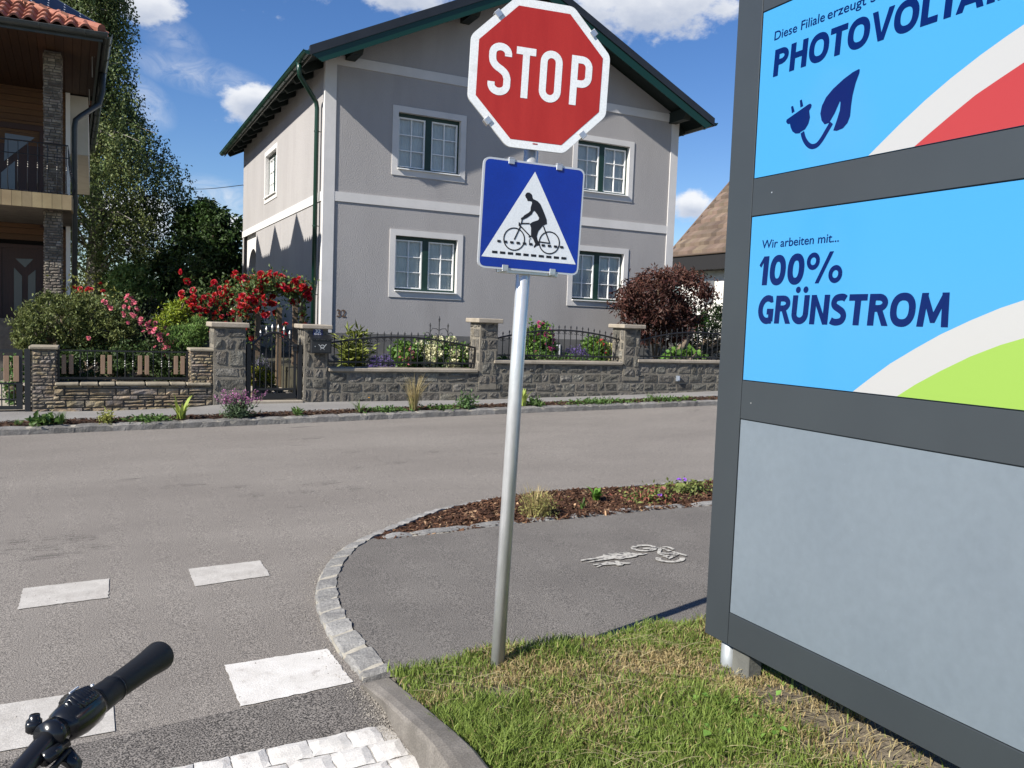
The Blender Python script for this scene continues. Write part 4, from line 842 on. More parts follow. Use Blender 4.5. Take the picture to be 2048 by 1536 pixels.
def mailbox():
    x0, x1, z0, z1 = WX(618), WX(658), WZ(640, 706), WZ(640, 675); y = WALLY-.04; d = .13
    root = thing('mailbox', 'black mailbox with post horn on the stone gate pillar', 'mailbox', ((x0+x1)/2, y-d/2, z0)); M = mat('black box metal', (.012, .013, .015), rough=.35)
    mb = MB(); mb.bx(x0, x1, y-d, y, z0, z1, .008); mb.build('box', M, root)
    mb = MB(); mb.prism([(x0-.012, y+.0, z1+.045), (x0-.012, y-d-.02, z1-.01), (x0-.012, y-d-.02, z1-.03), (x0-.012, y, z1+.01)], (x1-x0+.024, 0, 0)); lid = mb.build('lid', M, root)
    mb = MB(); mb.bx(x0+.02, x1-.02, y-d-.004, y-d-.001, z0+.02, z1-.05, .001); door = mb.build('door', mat('black door metal', (.018, .019, .021), rough=.3), root)
    w = (x1-x0); S = mat('silver print', (.55, .55, .53), rough=.4, metal=.3); cx = (x0+x1)/2+.01; cz = (z0+z1)/2-.015
    text_mesh('lettering', 'POSTKASTEN', S, root, (x0+w*.12, y-d-.003, z1-.034), (1, 0, 0), (0, 0, 1), (0, -1, 0), .024, w*.78, .01)
    P = Plane2((cx, y-d-.006, cz), (1, 0, 0), (0, 0, 1), (0, -1, 0)); mb = MB(); P.rib(mb, arc(0, 0, .03, .026, 0, 360, 20), .010, 0)
    P.rib(mb, [(-.03, 0), (-.055, .03), (-.062, .034)], .008, .0005); P.rib(mb, [(.03, 0), (.055, .028), (.062, .04)], .012, .0005); P.rib(mb, [(-.02, -.025), (-.03, -.05)], .006, .0005); P.rib(mb, [(.02, -.025), (.03, -.05)], .006, .0005); P.rib(mb, [(-.035, -.01), (.035, -.01)], .005, .001)
    mb.build('post_horn', S, door, fix=False)
    mb = MB(); mb.tube([(cx-.115, y-d-.002, cz), (cx-.115, y-d-.012, cz)], .008, 10); mb.build('lock', M_ALU, door)
    a0, a1, b0, b1 = WX(624), WX(643), WZ(634, 671), WZ(634, 656); py = WALLY-.045
    pl = thing('house_number_plate', 'small blue enamel plate reading 32 above the mailbox', 'number plate', ((a0+a1)/2, py, b0))
    mb = MB(); mb.prism([(x, py, z) for x, z in rpoly([(a0, b0), (a1, b0), (a1, b1), (a0, b1)], .012, 3)], (0, -.006, 0)); mb.build('plate', mat('blue enamel', (.006, .014, .09), rough=.2), pl)
    E = mat('white enamel', (.75, .75, .74), rough=.3); text_mesh('lettering', '32', E, pl, (a0+(a1-a0)*.22, py-.0065, b0+(b1-b0)*.38), (1, 0, 0), (0, 0, 1), (0, -1, 0), (b1-b0)*.48, (a1-a0)*.56, .02)
    mb = MB(); w_ = a1-a0; h_ = b1-b0                  # the street line is too small to read in the photograph: only its strokes
    for i, (u, l) in enumerate(((.14, .05), (.21, .04), (.27, .05), (.34, .04), (.47, .05), (.54, .04), (.60, .05), (.74, .04), (.80, .03))): mb.quad((a0+w_*u, py-.0068, b0+h_*.14), (a0+w_*(u+l), py-.0068, b0+h_*.14), (a0+w_*(u+l), py-.0068, b0+h_*(.25 if i % 4 else .29)), (a0+w_*u, py-.0068, b0+h_*(.25 if i % 4 else .29)))
    mb.build('street_line', E, pl, fix=False)
mailbox()
def wall_light():
    c = aty(1356, 757, WALLY-.04); root = thing('wall_box', 'small grey metal box set in the rubble wall below the hedge', 'wall box', (c.x, c.y, c.z-.05))
    mb = MB(); mb.bx(c.x-.035, c.x+.035, c.y-.03, c.y+.03, c.z-.055, c.z+.055, .006); mb.build('housing', mat('box metal', (.26, .29, .33), rough=.4, metal=.4), root)
    mb = MB(); mb.bx(c.x-.02, c.x+.02, c.y-.034, c.y-.029, c.z-.03, c.z+.045, .002); mb.build('cover', mat('box cover', (.42, .45, .50), rough=.3), root)
wall_light()
def slat_railing():
    x0, x1 = WX(114), WX(381); y = NY+.12; z0, z1 = WZ(250, 763), WZ(250, 702); root = thing('slat_railing', 'dark iron railing with paired wooden slats on the brown stone wall', 'railing', ((x0+x1)/2, y, z0))
    mb = MB(); mb.bx(x0, x1, y-.012, y+.012, z1-.02, z1); mb.build('top_rail', M_IRON, root)
    mb = MB(); mb.bx(x0, x1, y-.015, y+.015, z0+.02, z0+.055); mb.build('bottom_rail', M_IRON, root)
    for x in (x0+.012, x1-.035): mb = MB(); mb.bx(x-.018, x+.018, y-.018, y+.018, z0-.04, z1+.004); mb.build('post', M_IRON, root)
    Wd = mat('brown slat wood', (.215, .135, .085), (.27, .175, .115), scale=30, rough=.75, sx=(3, 3, .3), island=.1)
    for px in (127, 142, 206, 220, 281, 295, 353.5, 367):
        x = WX(px); mb = MB(); mb.bx(x-.029, x+.029, y-.035, y-.017, z0+.10, z1-.07, .003); mb.build('wooden_slat', Wd, root)
    for px in (235, 251, 267, 308, 325, 340, 160, 175, 190):
        x = WX(px); mb = MB(); mb.tube([(x, y, z0+.03), (x, y, z1-.01)], .007, 6)
        for k in range(3): mb.tube([(x, y, z0+.20+k*.035), (x, y, z0+.215+k*.035), (x, y, z0+.23+k*.035)], [.007, .014, .007], 6)
        mb.build('bar', M_IRON, root)
slat_railing()
def metal_gate():
    y = NY+.03; x1 = WX(61); x0 = x1-1.25; z0, z1 = WZ(30, 821), WZ(30, 699); M = mat('anthracite gate', (.016, .017, .018), rough=.45)
    root = thing('metal_gate', 'dark metal gate with a wooden slat at the left edge of the brown wall', 'gate', ((x0+x1)/2, y, z0))
    mb = MB(); mb.bx(x1-.075, x1-.002, y-.035, y+.035, z0-.05, z1+.01, .003); mb.build('gate_post', M, root)
    mb = MB(); b = x1-.10; a = x0; mb.bx(b-.075, b, y-.02, y+.02, z0+.01, z1); mb.bx(a, a+.075, y-.02, y+.02, z0+.01, z1); mb.bx(a+.075, b-.075, y-.02, y+.02, z1-.045, z1); mb.bx(a+.075, b-.075, y-.02, y+.02, z0+.01, z0+.06); mb.bx(a+.075, b-.075, y-.014, y+.014, z0+.36, z0+.385); mb.bx(a+.075, b-.075, y-.014, y+.014, z0+.14, z0+.16); mb.build('gate_frame', M, root)
    for px in (32, 12, -20, -40): x = WX(px); mb = MB(); mb.bx(x-.034, x+.034, y-.03, y-.015, z0+.40, z1-.09, .003); mb.build('wooden_slat', MATS['brown slat wood'], root)
    for px in (17, 2, 27, -14): x = WX(px); mb = MB(); mb.tube([(x, y, z0+.05), (x, y, z0+.37)], .008, 6); mb.build('bar', M, root)
metal_gate()
# ------------------------------------------------------------------ grey house
HX0, HX1, HY0, HY1 = 4.15, 12.84, 17.0, 27.3
def holes_wall(mb, u0, u1, z0, z1, holes, P):
    """rectangle with rectangular openings; P(u, z) -> point"""
    us = sorted({u0, u1, *[h[0] for h in holes], *[h[1] for h in holes]}); zs = sorted({z0, z1, *[h[2] for h in holes], *[h[3] for h in holes]})
    for a, b in zip(us[:-1], us[1:]):
        for c, d in zip(zs[:-1], zs[1:]):
            if any(h[0] <= (a+b)/2 <= h[1] and h[2] <= (c+d)/2 <= h[3] for h in holes): continue
            mb.add([P(a, c), P(b, c), P(b, d), P(a, d)], [(0, 1, 2, 3)])
def window(root, P, D, u0, u1, z0, z1, trim, rec, mcur, sashes=2, sill=True, twd=.017):
    """P(u, z, d): point on the wall pushed d outwards; opening u0..u1, z0..z1"""
    def bar(mb, a, b, c, d, d0, d1): mb.prism([P(a, c, d0), P(b, c, d0), P(b, d, d0), P(a, d, d0)], Vector(P(a, c, d1))-Vector(P(a, c, d0)))
    w = .075; f = MB(); bar(f, u0, u1, z1-w, z1, -rec, -rec+.07); bar(f, u0, u1, z0, z0+w*.85, -rec, -rec+.075); bar(f, u0, u0+w*.45, z0+w*.85, z1-w, -rec, -rec+.07); bar(f, u1-w*.45, u1, z0+w*.85, z1-w, -rec, -rec+.07)
    m = (u0+u1)/2
    if sashes == 2: bar(f, m-.07, m+.07, z0+w*.85, z1-w, -rec, -rec+.074)
    fr = f.build('window', M_GREENT, root)
    t = MB(); bar(t, u0-trim, u1+trim, z1, z1+trim, 0, twd); bar(t, u0-trim, u1+trim, z0-trim*1.05, z0, 0, twd); bar(t, u0-trim, u0, z0, z1, 0, twd); bar(t, u1, u1+trim, z0, z1, 0, twd)
    for a in (u0, u1): t.quad(P(a, z0, -rec), P(a, z1, -rec), P(a, z1, .0), P(a, z0, .0))
    for c in (z0, z1): t.quad(P(u0, c, -rec), P(u1, c, -rec), P(u1, c, .0), P(u0, c, .0))
    t.build('window_trim', M_TRIM, fr)
    if sill: s = MB(); bar(s, u0+.002, u1-.002, z0-.004, z0+.018, -rec+.07, twd+.045); s.build('window_sill', M_WHITE, fr)
    rs = [(u0+w*.45, m-.07), (m+.07, u1-w*.45)] if sashes == 2 else [(u0+w*.45, u1-w*.45)]
    for a, b in rs:
        s = MB(); c, d = z0+w*.85, z1-w; k = .028; bar(s, a, b, d-k, d, -rec-.01, -rec+.062); bar(s, a, b, c, c+k, -rec-.01, -rec+.062); bar(s, a, a+k, c+k, d-k, -rec-.01, -rec+.062); bar(s, b-k, b, c+k, d-k, -rec-.01, -rec+.062)
        mm = (a+b)/2; g = .009; bar(s, mm-g, mm+g, c+k, d-k, -rec+.01, -rec+.052)
        for q in (1, 2): zz = c+k+(d-c-2*k)*q/3; bar(s, a+k, mm-g, zz-g, zz+g, -rec+.011, -rec+.051); bar(s, mm+g, b-k, zz-g, zz+g, -rec+.011, -rec+.051)
        sa = s.build('sash', M_WHITE, fr); s = MB(); s.quad(P(a+k*.5, c+k*.5, -rec+.018), P(b-k*.5, c+k*.5, -rec+.018), P(b-k*.5, d-k*.5, -rec+.018), P(a+k*.5, d-k*.5, -rec+.018)); s.build('pane', M_GLASS, sa, fix=False)
        s = MB(); n = 26; s.add([P(a+(b-a)*i/n, zz, -rec-.035-.010*math.sin(i*2.1)-.008*math.sin(i*.9)) for i in range(n+1) for zz in (c, d)], [(2*i, 2*i+2, 2*i+3, 2*i+1) for i in range(n)]); s.build('curtain', mcur, fr, smooth=True)
    return fr
M_STUC = mat('grey stucco', (.300, .285, .276), (.335, .318, .308), scale=.9, sx=(1, 1, .35), rough=.95, bump=.55, bscale=42, bdist=.016, fine=.08, fscale=70, col3=(.27, .255, .245), scale3=1.4, sx3=(1.2, 1.2, .25), lo3=.52, hi3=.8)
M_TRIM = mat('white stucco', (.52, .505, .485), (.58, .56, .54), scale=2, rough=.9, bump=.3, bscale=60, bdist=.008)
def grey_house():
    root = thing('grey_house', 'two storey grey stucco house with white bands and dark green gable roof', 'house', ((HX0+HX1)/2, HY0, 1.0)); yF = HY0
    P = lambda u, z, d=0.0: (u, yF-d, z); Q = lambda u, z, d=0.0: (HX0-d, u, z)
    zB, zE = .3, 6.73; A = lambda px, py: (lambda v: (v.x, v.z))(aty(px, py, yF))
    # openings from the window trims
    tw = .125
    u0, z1 = A(786.2, 209.3); _, z0 = A(783.1, 348.9); u1, _ = A(931, 300); w_up = (u0+tw, u1-tw, z0+tw*1.05, z1-tw)
    u0, z1 = A(780, 457.2); _, z0 = A(777, 593.5); u1, _ = A(924, 535); w_lo = (u0+tw, u1-tw, z0+tw*1.05, z1-tw)
    ur = A(1266, 345)[0]; ul = A(1146, 300)[0]; r_up = (ul+tw, ur-tw, w_up[2], w_up[3]); ur = A(1256, 520)[0]; ul = A(1135, 560)[0]; r_lo = (ul+tw, ur-tw, w_lo[2], w_lo[3])
    wins = [w_up, w_lo, r_up, r_lo]
    mb = MB(); holes_wall(mb, HX0, HX1, zB, zE, wins, P); ridge = zE+.4825*(8.49-HX0)-.05
    mb.add([P(HX0, zE), P(HX1, zE), P(8.49, ridge)], [(0, 1, 2)])
    wf = mb.build('front_wall', M_STUC, root, fix=False)
    v = [atx(a, b, HX0) for a, b in ((531, 306), (556, 284), (553, 395.5), (528, 408))]; y1_, y0_ = v[0].y-.1, v[1].y+.1; sw = (y0_, y1_, (v[2].z+v[3].z)/2+.12, (v[0].z+v[1].z)/2-.12)
    pa = (24.9, 27.05, .3, 4.0)
    mb = MB(); holes_wall(mb, HY0, HY1, zB, zE+.3, [sw, pa], Q); mb.build('side_wall', M_STUC, root, fix=False)
    mb = MB(); mb.quad((HX1, HY0, zB), (HX1, HY1, zB), (HX1, HY1, zE), (HX1, HY0, zE)); mb.quad((HX0, HY1, zB), (HX1, HY1, zB), (HX1, HY1, zE), (HX0, HY1, zE)); mb.add([(HX0, HY1, zE), (HX1, HY1, zE), (8.49, HY1, ridge)], [(0, 1, 2)]); mb.build('rear_wall', M_STUC, root, fix=False)
    # bands and corner strips
    zm0, zm1 = A(674, 402)[1], A(674, 383)[1]; zt0, zt1 = A(690, 132)[1], A(716, 117)[1]
    zp = A(674, 665)[1]-.005; d = .02
    mb = MB(); c0, c1 = HX0+.205, HX1-.19
    mb.bx(c0, c1, yF-d, yF-.0005, zm0, zm1); mb.bx(c0, c1, yF-d, yF-.0005, zt0, zt1)
    mb.bx(HX0-.026, c0, yF-d-.004, yF+.12, zp, zE+.02); mb.bx(c1, HX1+.026, yF-d-.004, yF+.1, zp, zE+.02)
    mb.bx(HX0-.02, HX0-.0005, yF+.12, HY1, zm0, zm1)
    mb.build('trim_band', M_TRIM, root)
    mb = MB(); mb.bx(HX0-.012, HX1+.012, yF-.012, HY1, zB-.3, zp); mb.build('plinth', mat('plinth render', (.10, .098, .095), (.13, .127, .122), scale=4, rough=.9, bump=.4, bscale=70), root)
    cur = mat('pale curtain', (.74, .75, .74), (.62, .63, .62), scale=3, rough=.9)
    for q, w_ in enumerate(wins): window(root, P, 1, *w_, tw, .16, cur)
    window(root, Q, 1, *sw, .12, .16, cur, sashes=2)
    for bx_ in ((9.0, 9.75), (10.45, 11.1), (6.4, 7.0)):      # basement windows
        mb = MB(); mb.bx(bx_[0], bx_[1], yF-.03, yF-.0125, zp-.42, zp-.12); f = mb.build('basement_window', M_WHITE, root); mb = MB(); mb.bx(bx_[0]+.05, bx_[1]-.05, yF-.034, yF-.03, zp-.38, zp-.16); mb.build('pane', mat('dark pane', (.03, .035, .04), rough=.08), f)
    # arched porch at the rear of the side wall
    mb = MB(); ya, yb = pa[0], pa[1]; rec = .10; cy = (ya+yb)/2; r = .78; zs = 2.75; n = 18; X = HX0+rec
    pts = [(X, ya, .3), (X, ya, pa[3]), (X, yb, pa[3]), (X, yb, .3), (X, cy+r, .3), (X, cy+r, zs)]+[(X, cy+r*math.cos(PI*i/n), zs+r*.95*math.sin(PI*i/n)) for i in range(1, n)]+[(X, cy-r, zs), (X, cy-r, .3)]
    mb.add(pts, [tuple(range(len(pts)))]); 
    for i in range(n): a, b = PI*i/n, PI*(i+1)/n; mb.quad((X, cy+r*math.cos(a), zs+r*.95*math.sin(a)), (X, cy+r*math.cos(b), zs+r*.95*math.sin(b)), (X+.3, cy+r*math.cos(b), zs+r*.95*math.sin(b)), (X+.3, cy+r*math.cos(a), zs+r*.95*math.sin(a)))
    mb.quad((X, cy-r, .3), (X, cy-r, zs), (X+.3, cy-r, zs), (X+.3, cy-r, .3)); mb.quad((X, cy+r, .3), (X, cy+r, zs), (X+.3, cy+r, zs), (X+.3, cy+r, .3))
    mb.quad((X, ya, pa[3]), (X, yb, pa[3]), (HX0, yb, pa[3]), (HX0, ya, pa[3])); mb.quad((X, ya, .3), (X, ya, pa[3]), (HX0, ya, pa[3]), (HX0, ya, .3))
    mb.bx(X-.005, X-.0005+.3, ya+.01, yb-.01, 1.9, 2.45)
    por = mb.build('porch_arch', M_TRIM, root, fix=False)
    mb = MB(); mb.bx(X+1.6, X+1.65, ya, yb, .3, 4); mb.quad((X+.3, ya, 4), (X+1.6, ya, 4), (X+1.6, yb, 4), (X+.3, yb, 4)); mb.quad((X+.3, ya-.01, .3), (X+1.6, ya-.01, .3), (X+1.6, ya-.01, 4), (X+.3, ya-.01, 4)); mb.build('porch_interior', M_STUC, por, fix=False)
    # roof
    XL, XR, YF, YB = 3.665, 13.32, HY0-.73, HY1+.75; XM = 8.49; zl = 6.63; k = .4825; zr_ = zl+k*(XM-XL)
    M_ROOF = mat('dark roof sheet', (.012, .014, .017), (.018, .020, .024), scale=3, rough=.45, spec=.5)
    mb = MB(); t = .10
    for a, b in ((XL, XM), (XM, XR)):
        za, zb_ = (zl, zr_) if a == XL else (zr_, zl)
        mb.add([(a, YF, za), (b, YF, zb_), (b, YB, zb_), (a, YB, za), (a, YF, za-t), (b, YF, zb_-t), (b, YB, zb_-t), (a, YB, za-t)], [(0, 1, 2, 3), (4, 7, 6, 5), (0, 4, 5, 1), (3, 2, 6, 7), (0, 3, 7, 4), (1, 5, 6, 2)])
    rf = mb.build('roof', M_ROOF, root)
    for s, (a, za), (b, zb_) in ((0, (XL+.0, zl), (XM, zr_)), (1, (XM, zr_), (XR, zl))):
        mb = MB()
        for y in (YF-.02,):
            mb.prism([(a, y, za-.13), (b, y, zb_-.13), (b, y, zb_-.36), (a+(.22 if s == 0 else 0), y, za-.36+(.11 if s == 0 else 0)), ] if s == 0 else [(a, y, za-.13), (b, y, zb_-.13), (b-.22, y, zb_-.36+.11), (a, y, za-.36)], (0, .03, 0))
            mb.prism([(a, y-.015, za+.01), (b, y-.015, zb_+.01), (b, y-.015, zb_-.15), (a, y-.015, za-.15)], (0, .045, 0)) if y < HY0 else None
        mb.build('fascia', M_GREEN, rf)
    # move the upper cover strip to roof colour
    mb = MB()
    for (a, za), (b, zb_) in (((XL-.02, zl-.01), (XM, zr_)), ((XM, zr_), (XR+.02, zl-.01))): mb.prism([(a, YF-.045, za+.02), (b, YF-.045, zb_+.02), (b, YF-.045, zb_-.155), (a, YF-.045, za-.155)], (0, .09, 0))
    mb.build('verge_cover', M_ROOF, rf)
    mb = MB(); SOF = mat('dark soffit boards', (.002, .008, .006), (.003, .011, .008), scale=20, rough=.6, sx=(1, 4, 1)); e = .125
    for a, b in ((XL+.02, XM), (XM, XR-.02)):
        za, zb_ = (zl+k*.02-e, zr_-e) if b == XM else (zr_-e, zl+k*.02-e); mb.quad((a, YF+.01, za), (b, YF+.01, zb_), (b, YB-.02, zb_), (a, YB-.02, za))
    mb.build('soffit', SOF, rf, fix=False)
    n = 15
    for i in range(n):
        y = HY0+.25+i*.86
        if y > YB-.2: break
        for s in (-1, 1):
            xa = XL+.06 if s < 0 else XR-.06; xw = HX0+.1 if s < 0 else HX1-.1; za = zl+k*.06-e-.001; zw = zl+k*abs(xw-(XL if s < 0 else XR))-e-.001; dz = .15; mb = MB()
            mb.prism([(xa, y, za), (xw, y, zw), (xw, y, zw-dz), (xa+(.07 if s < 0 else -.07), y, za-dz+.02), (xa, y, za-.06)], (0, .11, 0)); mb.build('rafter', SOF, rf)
    for px, py in ((700, 118), (929, 51), (1345, 231)):
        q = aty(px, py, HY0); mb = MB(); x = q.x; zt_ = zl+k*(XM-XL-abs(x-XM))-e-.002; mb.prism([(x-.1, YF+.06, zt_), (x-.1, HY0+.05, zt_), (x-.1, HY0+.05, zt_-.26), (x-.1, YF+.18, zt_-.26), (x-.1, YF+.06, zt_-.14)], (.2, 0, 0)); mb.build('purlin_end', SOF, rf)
    for s, xg in ((-1, XL-.06), (1, XR+.06)):
        mb = MB(); zg = zl-.085; r = .075; prof_ = [(xg+r*math.cos(a_)*(1), zg+r*math.sin(a_)) for a_ in [PI+PI*i/10 for i in range(11)]]; prof2 = [(xg+(x-xg)*.9, zg+.004+(z-zg)*.9) for x, z in prof_[::-1]]; pr = prof_+prof2
        y0, y1 = YF-.02, YB; m = len(pr); mb.add([(x, y0, z) for x, z in pr]+[(x, y1, z) for x, z in pr], [(i, (i+1) % m, m+(i+1) % m, m+i) for i in range(m)]+[tuple(range(m)), tuple(range(2*m-1, m-1, -1))])
        mb.add([(x, y0+.003, z) for x, z in prof_], [tuple(range(11))]); mb.add([(x, y1-.003, z) for x, z in prof_], [tuple(range(11))])
        mb.tube([(xg+s*r, y0, zg), (xg+s*r, y1, zg)], .012, 8); gt = mb.build('gutter', M_GREEN, rf)
        mb = MB(); mb.bx(xg-s*.078-.006, xg-s*.078+.006, YF, YB, zg-.09, zg-.02); mb.build('drip_edge', mat('zinc edge', (.22, .22, .20), rough=.5, metal=.3), gt)
        for i in range(14):
            y = YF+.4+i*.84; mb = MB(); mb.tube([(xg+r*1.06*math.cos(a_), y, zg+r*1.06*math.sin(a_)) for a_ in [PI+PI*j/8 for j in range(9)]], .008, 5); mb.build('gutter_bracket', M_GREEN, gt)
    xg = XL-.06; yd = HY0+.32; xd = HX0-.10; zg = zl-.15
    mb = MB(); pth = [(xg, yd-.35, zg+.02), (xg, yd-.35, zg-.13), (xg+.015, yd-.33, zg-.22), (xd-.09, yd-.03, zg-.52), (xd-.02, yd, zg-.60), (xd, yd, zg-.72), (xd, yd, .5)]
    mb.tube(pth, [.062, .046]+[.046]*5, 14); mb.build('downpipe', M_GREEN, root, smooth=True)
    for z in (5.3, 3.4, 2.0): mb = MB(); mb.tube([(xd, yd, z-.012), (xd, yd, z+.012)], .053, 14); mb.tube([(xd, yd, z), (HX0, yd, z)], .008, 6); mb.build('pipe_clamp', M_GREEN, root)
    q = aty(673, 634, HY0); text_mesh('house_number', '32', mat('bronze figures', (.14, .085, .055), rough=.5, metal=.3), root, (q.x, HY0-.007, q.z), (1, 0, 0), (0, 0, 1), (0, -1, 0), .165, .195, .02)
grey_house()
def wire():
    mb = MB(); a = atx(486, 370, HX0-.02); b = atd(300, 362, 42); mb.tube([a.lerp(b, t/10)-Vector((0, 0, .25*math.sin(PI*t/10))) for t in range(11)], .012, 5); tag(mb.build('overhead_cable', M_IRON, None), 'thin black overhead cable running from the grey house towards the birch', 'cable')
wire()
# ------------------------------------------------------------------ brown wooden house on the left
def tile_row(mb, p0, along, up, n, wid, length, amp):
    """one course of barrel tiles: n tiles from p0"""
    p0 = Vector(p0); along = Vector(along).normalized(); up = Vector(up); nrm = along.cross(up.normalized()); nrm = nrm if nrm.z > 0 else -nrm; k = 8; vs = []
    tot = n*k
    for i in range(tot+1):
        t = (i % k)/k; h = amp*(math.sin(PI*t*1.0)**.8 if t > 0 else 0); h = amp*max(0, math.cos((t-.5)*PI*1.25)) + (.012 if .1 < t < .9 else 0)
        q = p0+along*(wid*i/k)
        vs += [q+nrm*(h+.022), q+up*length+nrm*h, q+nrm*(h-.012)]
    mb.add(vs, [(i*3, (i+1)*3, (i+1)*3+1, i*3+1) for i in range(tot)]+[(i*3, i*3+2, (i+1)*3+2, (i+1)*3) for i in range(tot)])
def left_house():
    root = thing('wooden_house', 'brown wood-clad house with stone pillar, balcony, red roof tiles and solar panels', 'house', (-2.5, 17.5, .3))
    XR, Y0, zg = .148, 16.05, 6.15; XF = -7.8; YB = 27.8; ZS = 6.07
    yl = lambda x: Y0+(XR-x)*.063                   # the front eave runs slightly askew
    xr = lambda y: XR-(y-Y0)*.0225
    WOOD = mat('dark brown boards', (.036, .014, .005), (.062, .026, .009), scale=5, rough=.6, sx=(9, .5, 1), bump=.15, bscale=40, island=.18)
    WOODH = mat('orange brown boards', (.085, .036, .011), (.125, .056, .018), scale=4, rough=.6, sx=(.5, 1, 12), bump=.15, bscale=40, island=.15)
    DOOR = mat('red brown door', (.034, .009, .006), (.048, .013, .008), scale=6, rough=.45, sx=(8, 1, .6))
    TILE = mat('clay tiles', (.225, .080, .046), (.315, .128, .080), scale=6, rough=.85, bump=.3, bscale=60, island=.25, col3=(.30, .16, .10), scale3=7, lo3=.55, hi3=.75)
    GUT = mat('dark gutter metal', (.030, .038, .038), (.045, .052, .050), scale=6, rough=.4, spec=.5)
    # soffit: boards running to the back
    mb = MB(); x = XR-.06
    while x > -4.2:
        w = .135; a, b = x-w+.006, x; mb.add([(a, yl(a)+.05, ZS), (b, yl(b)+.05, ZS), (b-.0225*4.3, 20.42, ZS), (a-.0225*4.3, 20.42, ZS), (a, yl(a)+.05, ZS+.02), (b, yl(b)+.05, ZS+.02), (b-.0225*4.3, 20.42, ZS+.02), (a-.0225*4.3, 20.42, ZS+.02)], [(0, 1, 2, 3), (0, 1, 5, 4), (1, 2, 6, 5), (0, 3, 7, 4)]); x -= w
    mb.build('soffit', WOOD, root)
    mb = MB(); mb.bx(XF, xr(Y0)-.02, Y0+.3, 21.0, ZS+.025, ZS+.06); mb.bx(XF, xr(YB)-.02, 21.0, YB, ZS-.02, ZS+.06); mb.build('soffit_backing', mat('black gap', (.004, .003, .002), rough=1), root)
    # roof
    zt = zg+.03; t = .45; dp = 2.0; mb = MB()
    xa = lambda y, d: xr(y)-d
    P = [(XF, yl(XF), zt), (XR, Y0, zt), (xr(YB), YB, zt), (XF, YB, zt), (XF, yl(XF)+dp, zt+dp*t), (XR-dp, Y0+dp, zt+dp*t), (xr(YB)-dp, YB, zt+dp*t), (XF, YB, zt+dp*t+.2), (XF, yl(XF), zt-.09), (XR, Y0, zt-.09), (xr(YB), YB, zt-.09)]
    mb.add(P, [(0, 1, 5, 4), (1, 2, 6, 5), (4, 5, 6, 7), (0, 8, 9, 1), (1, 9, 10, 2)]); rf = mb.build('roof', mat('roof base', (.33, .10, .05), (.42, .14, .07), scale=4, rough=.9), root)
    mb = MB()
    for c in range(6):
        d = c*.34-.05; tile_row(mb, (XF, yl(XF)+d, zt+d*t+.008+.012*c), (XR-XF-d*.7, Y0-yl(XF), 0), (0, 1, t), int((XR-XF-max(0, d)*.9)/.205), .205, .36, .062)
        tile_row(mb, (XR-d, Y0+max(0, d)+.1, zt+d*t+.008+.012*c), (-.0225, 1, 0), (-1, 0, t), int((YB-Y0-d)/.205), .205, .36, .062)
    mb.build('roof_tiles', TILE, rf, smooth=False, fix=False)
    mb = MB(); hip = [Vector((XR-.03, Y0+.03, zt+.05)).lerp(Vector((XR-dp, Y0+dp, zt+dp*t+.06)), i/5) for i in range(6)]
    for a, b in zip(hip[:-1], hip[1:]): mb.tube([a, b], [.085, .07], 10)
    mb.build('hip_tiles', TILE, rf)
    # solar panels on tilted racks
    PV = mat('solar cells', (.010, .012, .022), (.016, .018, .030), scale=3, rough=.12, spec=.6); PVL = mat('cell contacts', (.55, .56, .58), rough=.4)
    for i, y0 in enumerate((17.25, 19.8, 22.35)):
        xe = 0.02-.0225*(y0-17.3); zb = 6.08; dz = .93; dy = 1.15; ex = Vector((1, 0, -t)).normalized(); dr = Vector((0, dy, dz)); L = dr.length; dr.normalize(); nn = ex.cross(dr).normalized(); O0 = Vector((xe, y0, zb))
        def slab(mb, o, a_, b_, th): mb.prism([o, o+a_, o+a_+b_, o+b_], nn*th)
        rk = MB()
        for q in (.06, 1.72, 3.40):
            o = O0-ex*q; rk.prism([o+Vector((0, 0, -.04)), o+Vector((0, dy, dz-.02)), o+Vector((0, dy+.34, -.04))], ex*.02)
        rack = rk.build('panel_rack', M_ALU, rf)
        for k in range(3 if i == 0 else 2):
            B = O0-ex*(1.70+k*1.72); mb = MB(); slab(mb, B-nn*.02, ex*1.70, dr*L, .04); pn = mb.build('solar_panel', M_ALU, rf)
            mb = MB(); slab(mb, B+nn*.0205+ex*.025+dr*.025, ex*1.65, dr*(L-.05), .002); mb.build('cells', PV, pn)
            mb = MB()
            for c in range(1, 6):
                for r in range(0, 13):
                    q = B+ex*(1.70*c/6)+dr*(.05+(L-.1)*r/12)+nn*.024; u = ex*.02; w = dr*.02; mb.add([q-u, q-w, q+u, q+w], [(0, 1, 2, 3)])
            mb.build('contacts', PVL, pn, fix=False)
    # gutters
    def gutter(a, b, name, par):
        a, b = Vector(a), Vector(b); d = (b-a).normalized(); s = d.cross(Vector((0, 0, 1))); r = .072; pr = [(r*math.cos(PI+PI*i/10), r*math.sin(PI+PI*i/10)) for i in range(11)]; pr += [(x*.9, z*.9+.006) for x, z in pr[::-1]]; m = len(pr); mb = MB()
        mb.add([a+s*x+Vector((0, 0, z)) for x, z in pr]+[b+s*x+Vector((0, 0, z)) for x, z in pr], [(i, (i+1) % m, m+(i+1) % m, m+i) for i in range(m)]+[tuple(range(m)), tuple(range(2*m-1, m-1, -1))])
        for k in range(12): q = a.lerp(b, (k+.5)/12); mb.tube([q+s*r*1.05*math.cos(PI+PI*i/8)+Vector((0, 0, r*1.05*math.sin(PI+PI*i/8))) for i in range(9)], .007, 5)
        mb.tube([a+s*r, b+s*r], .01, 6); mb.tube([a-s*r, b-s*r], .01, 6); return mb.build(name, GUT, par)
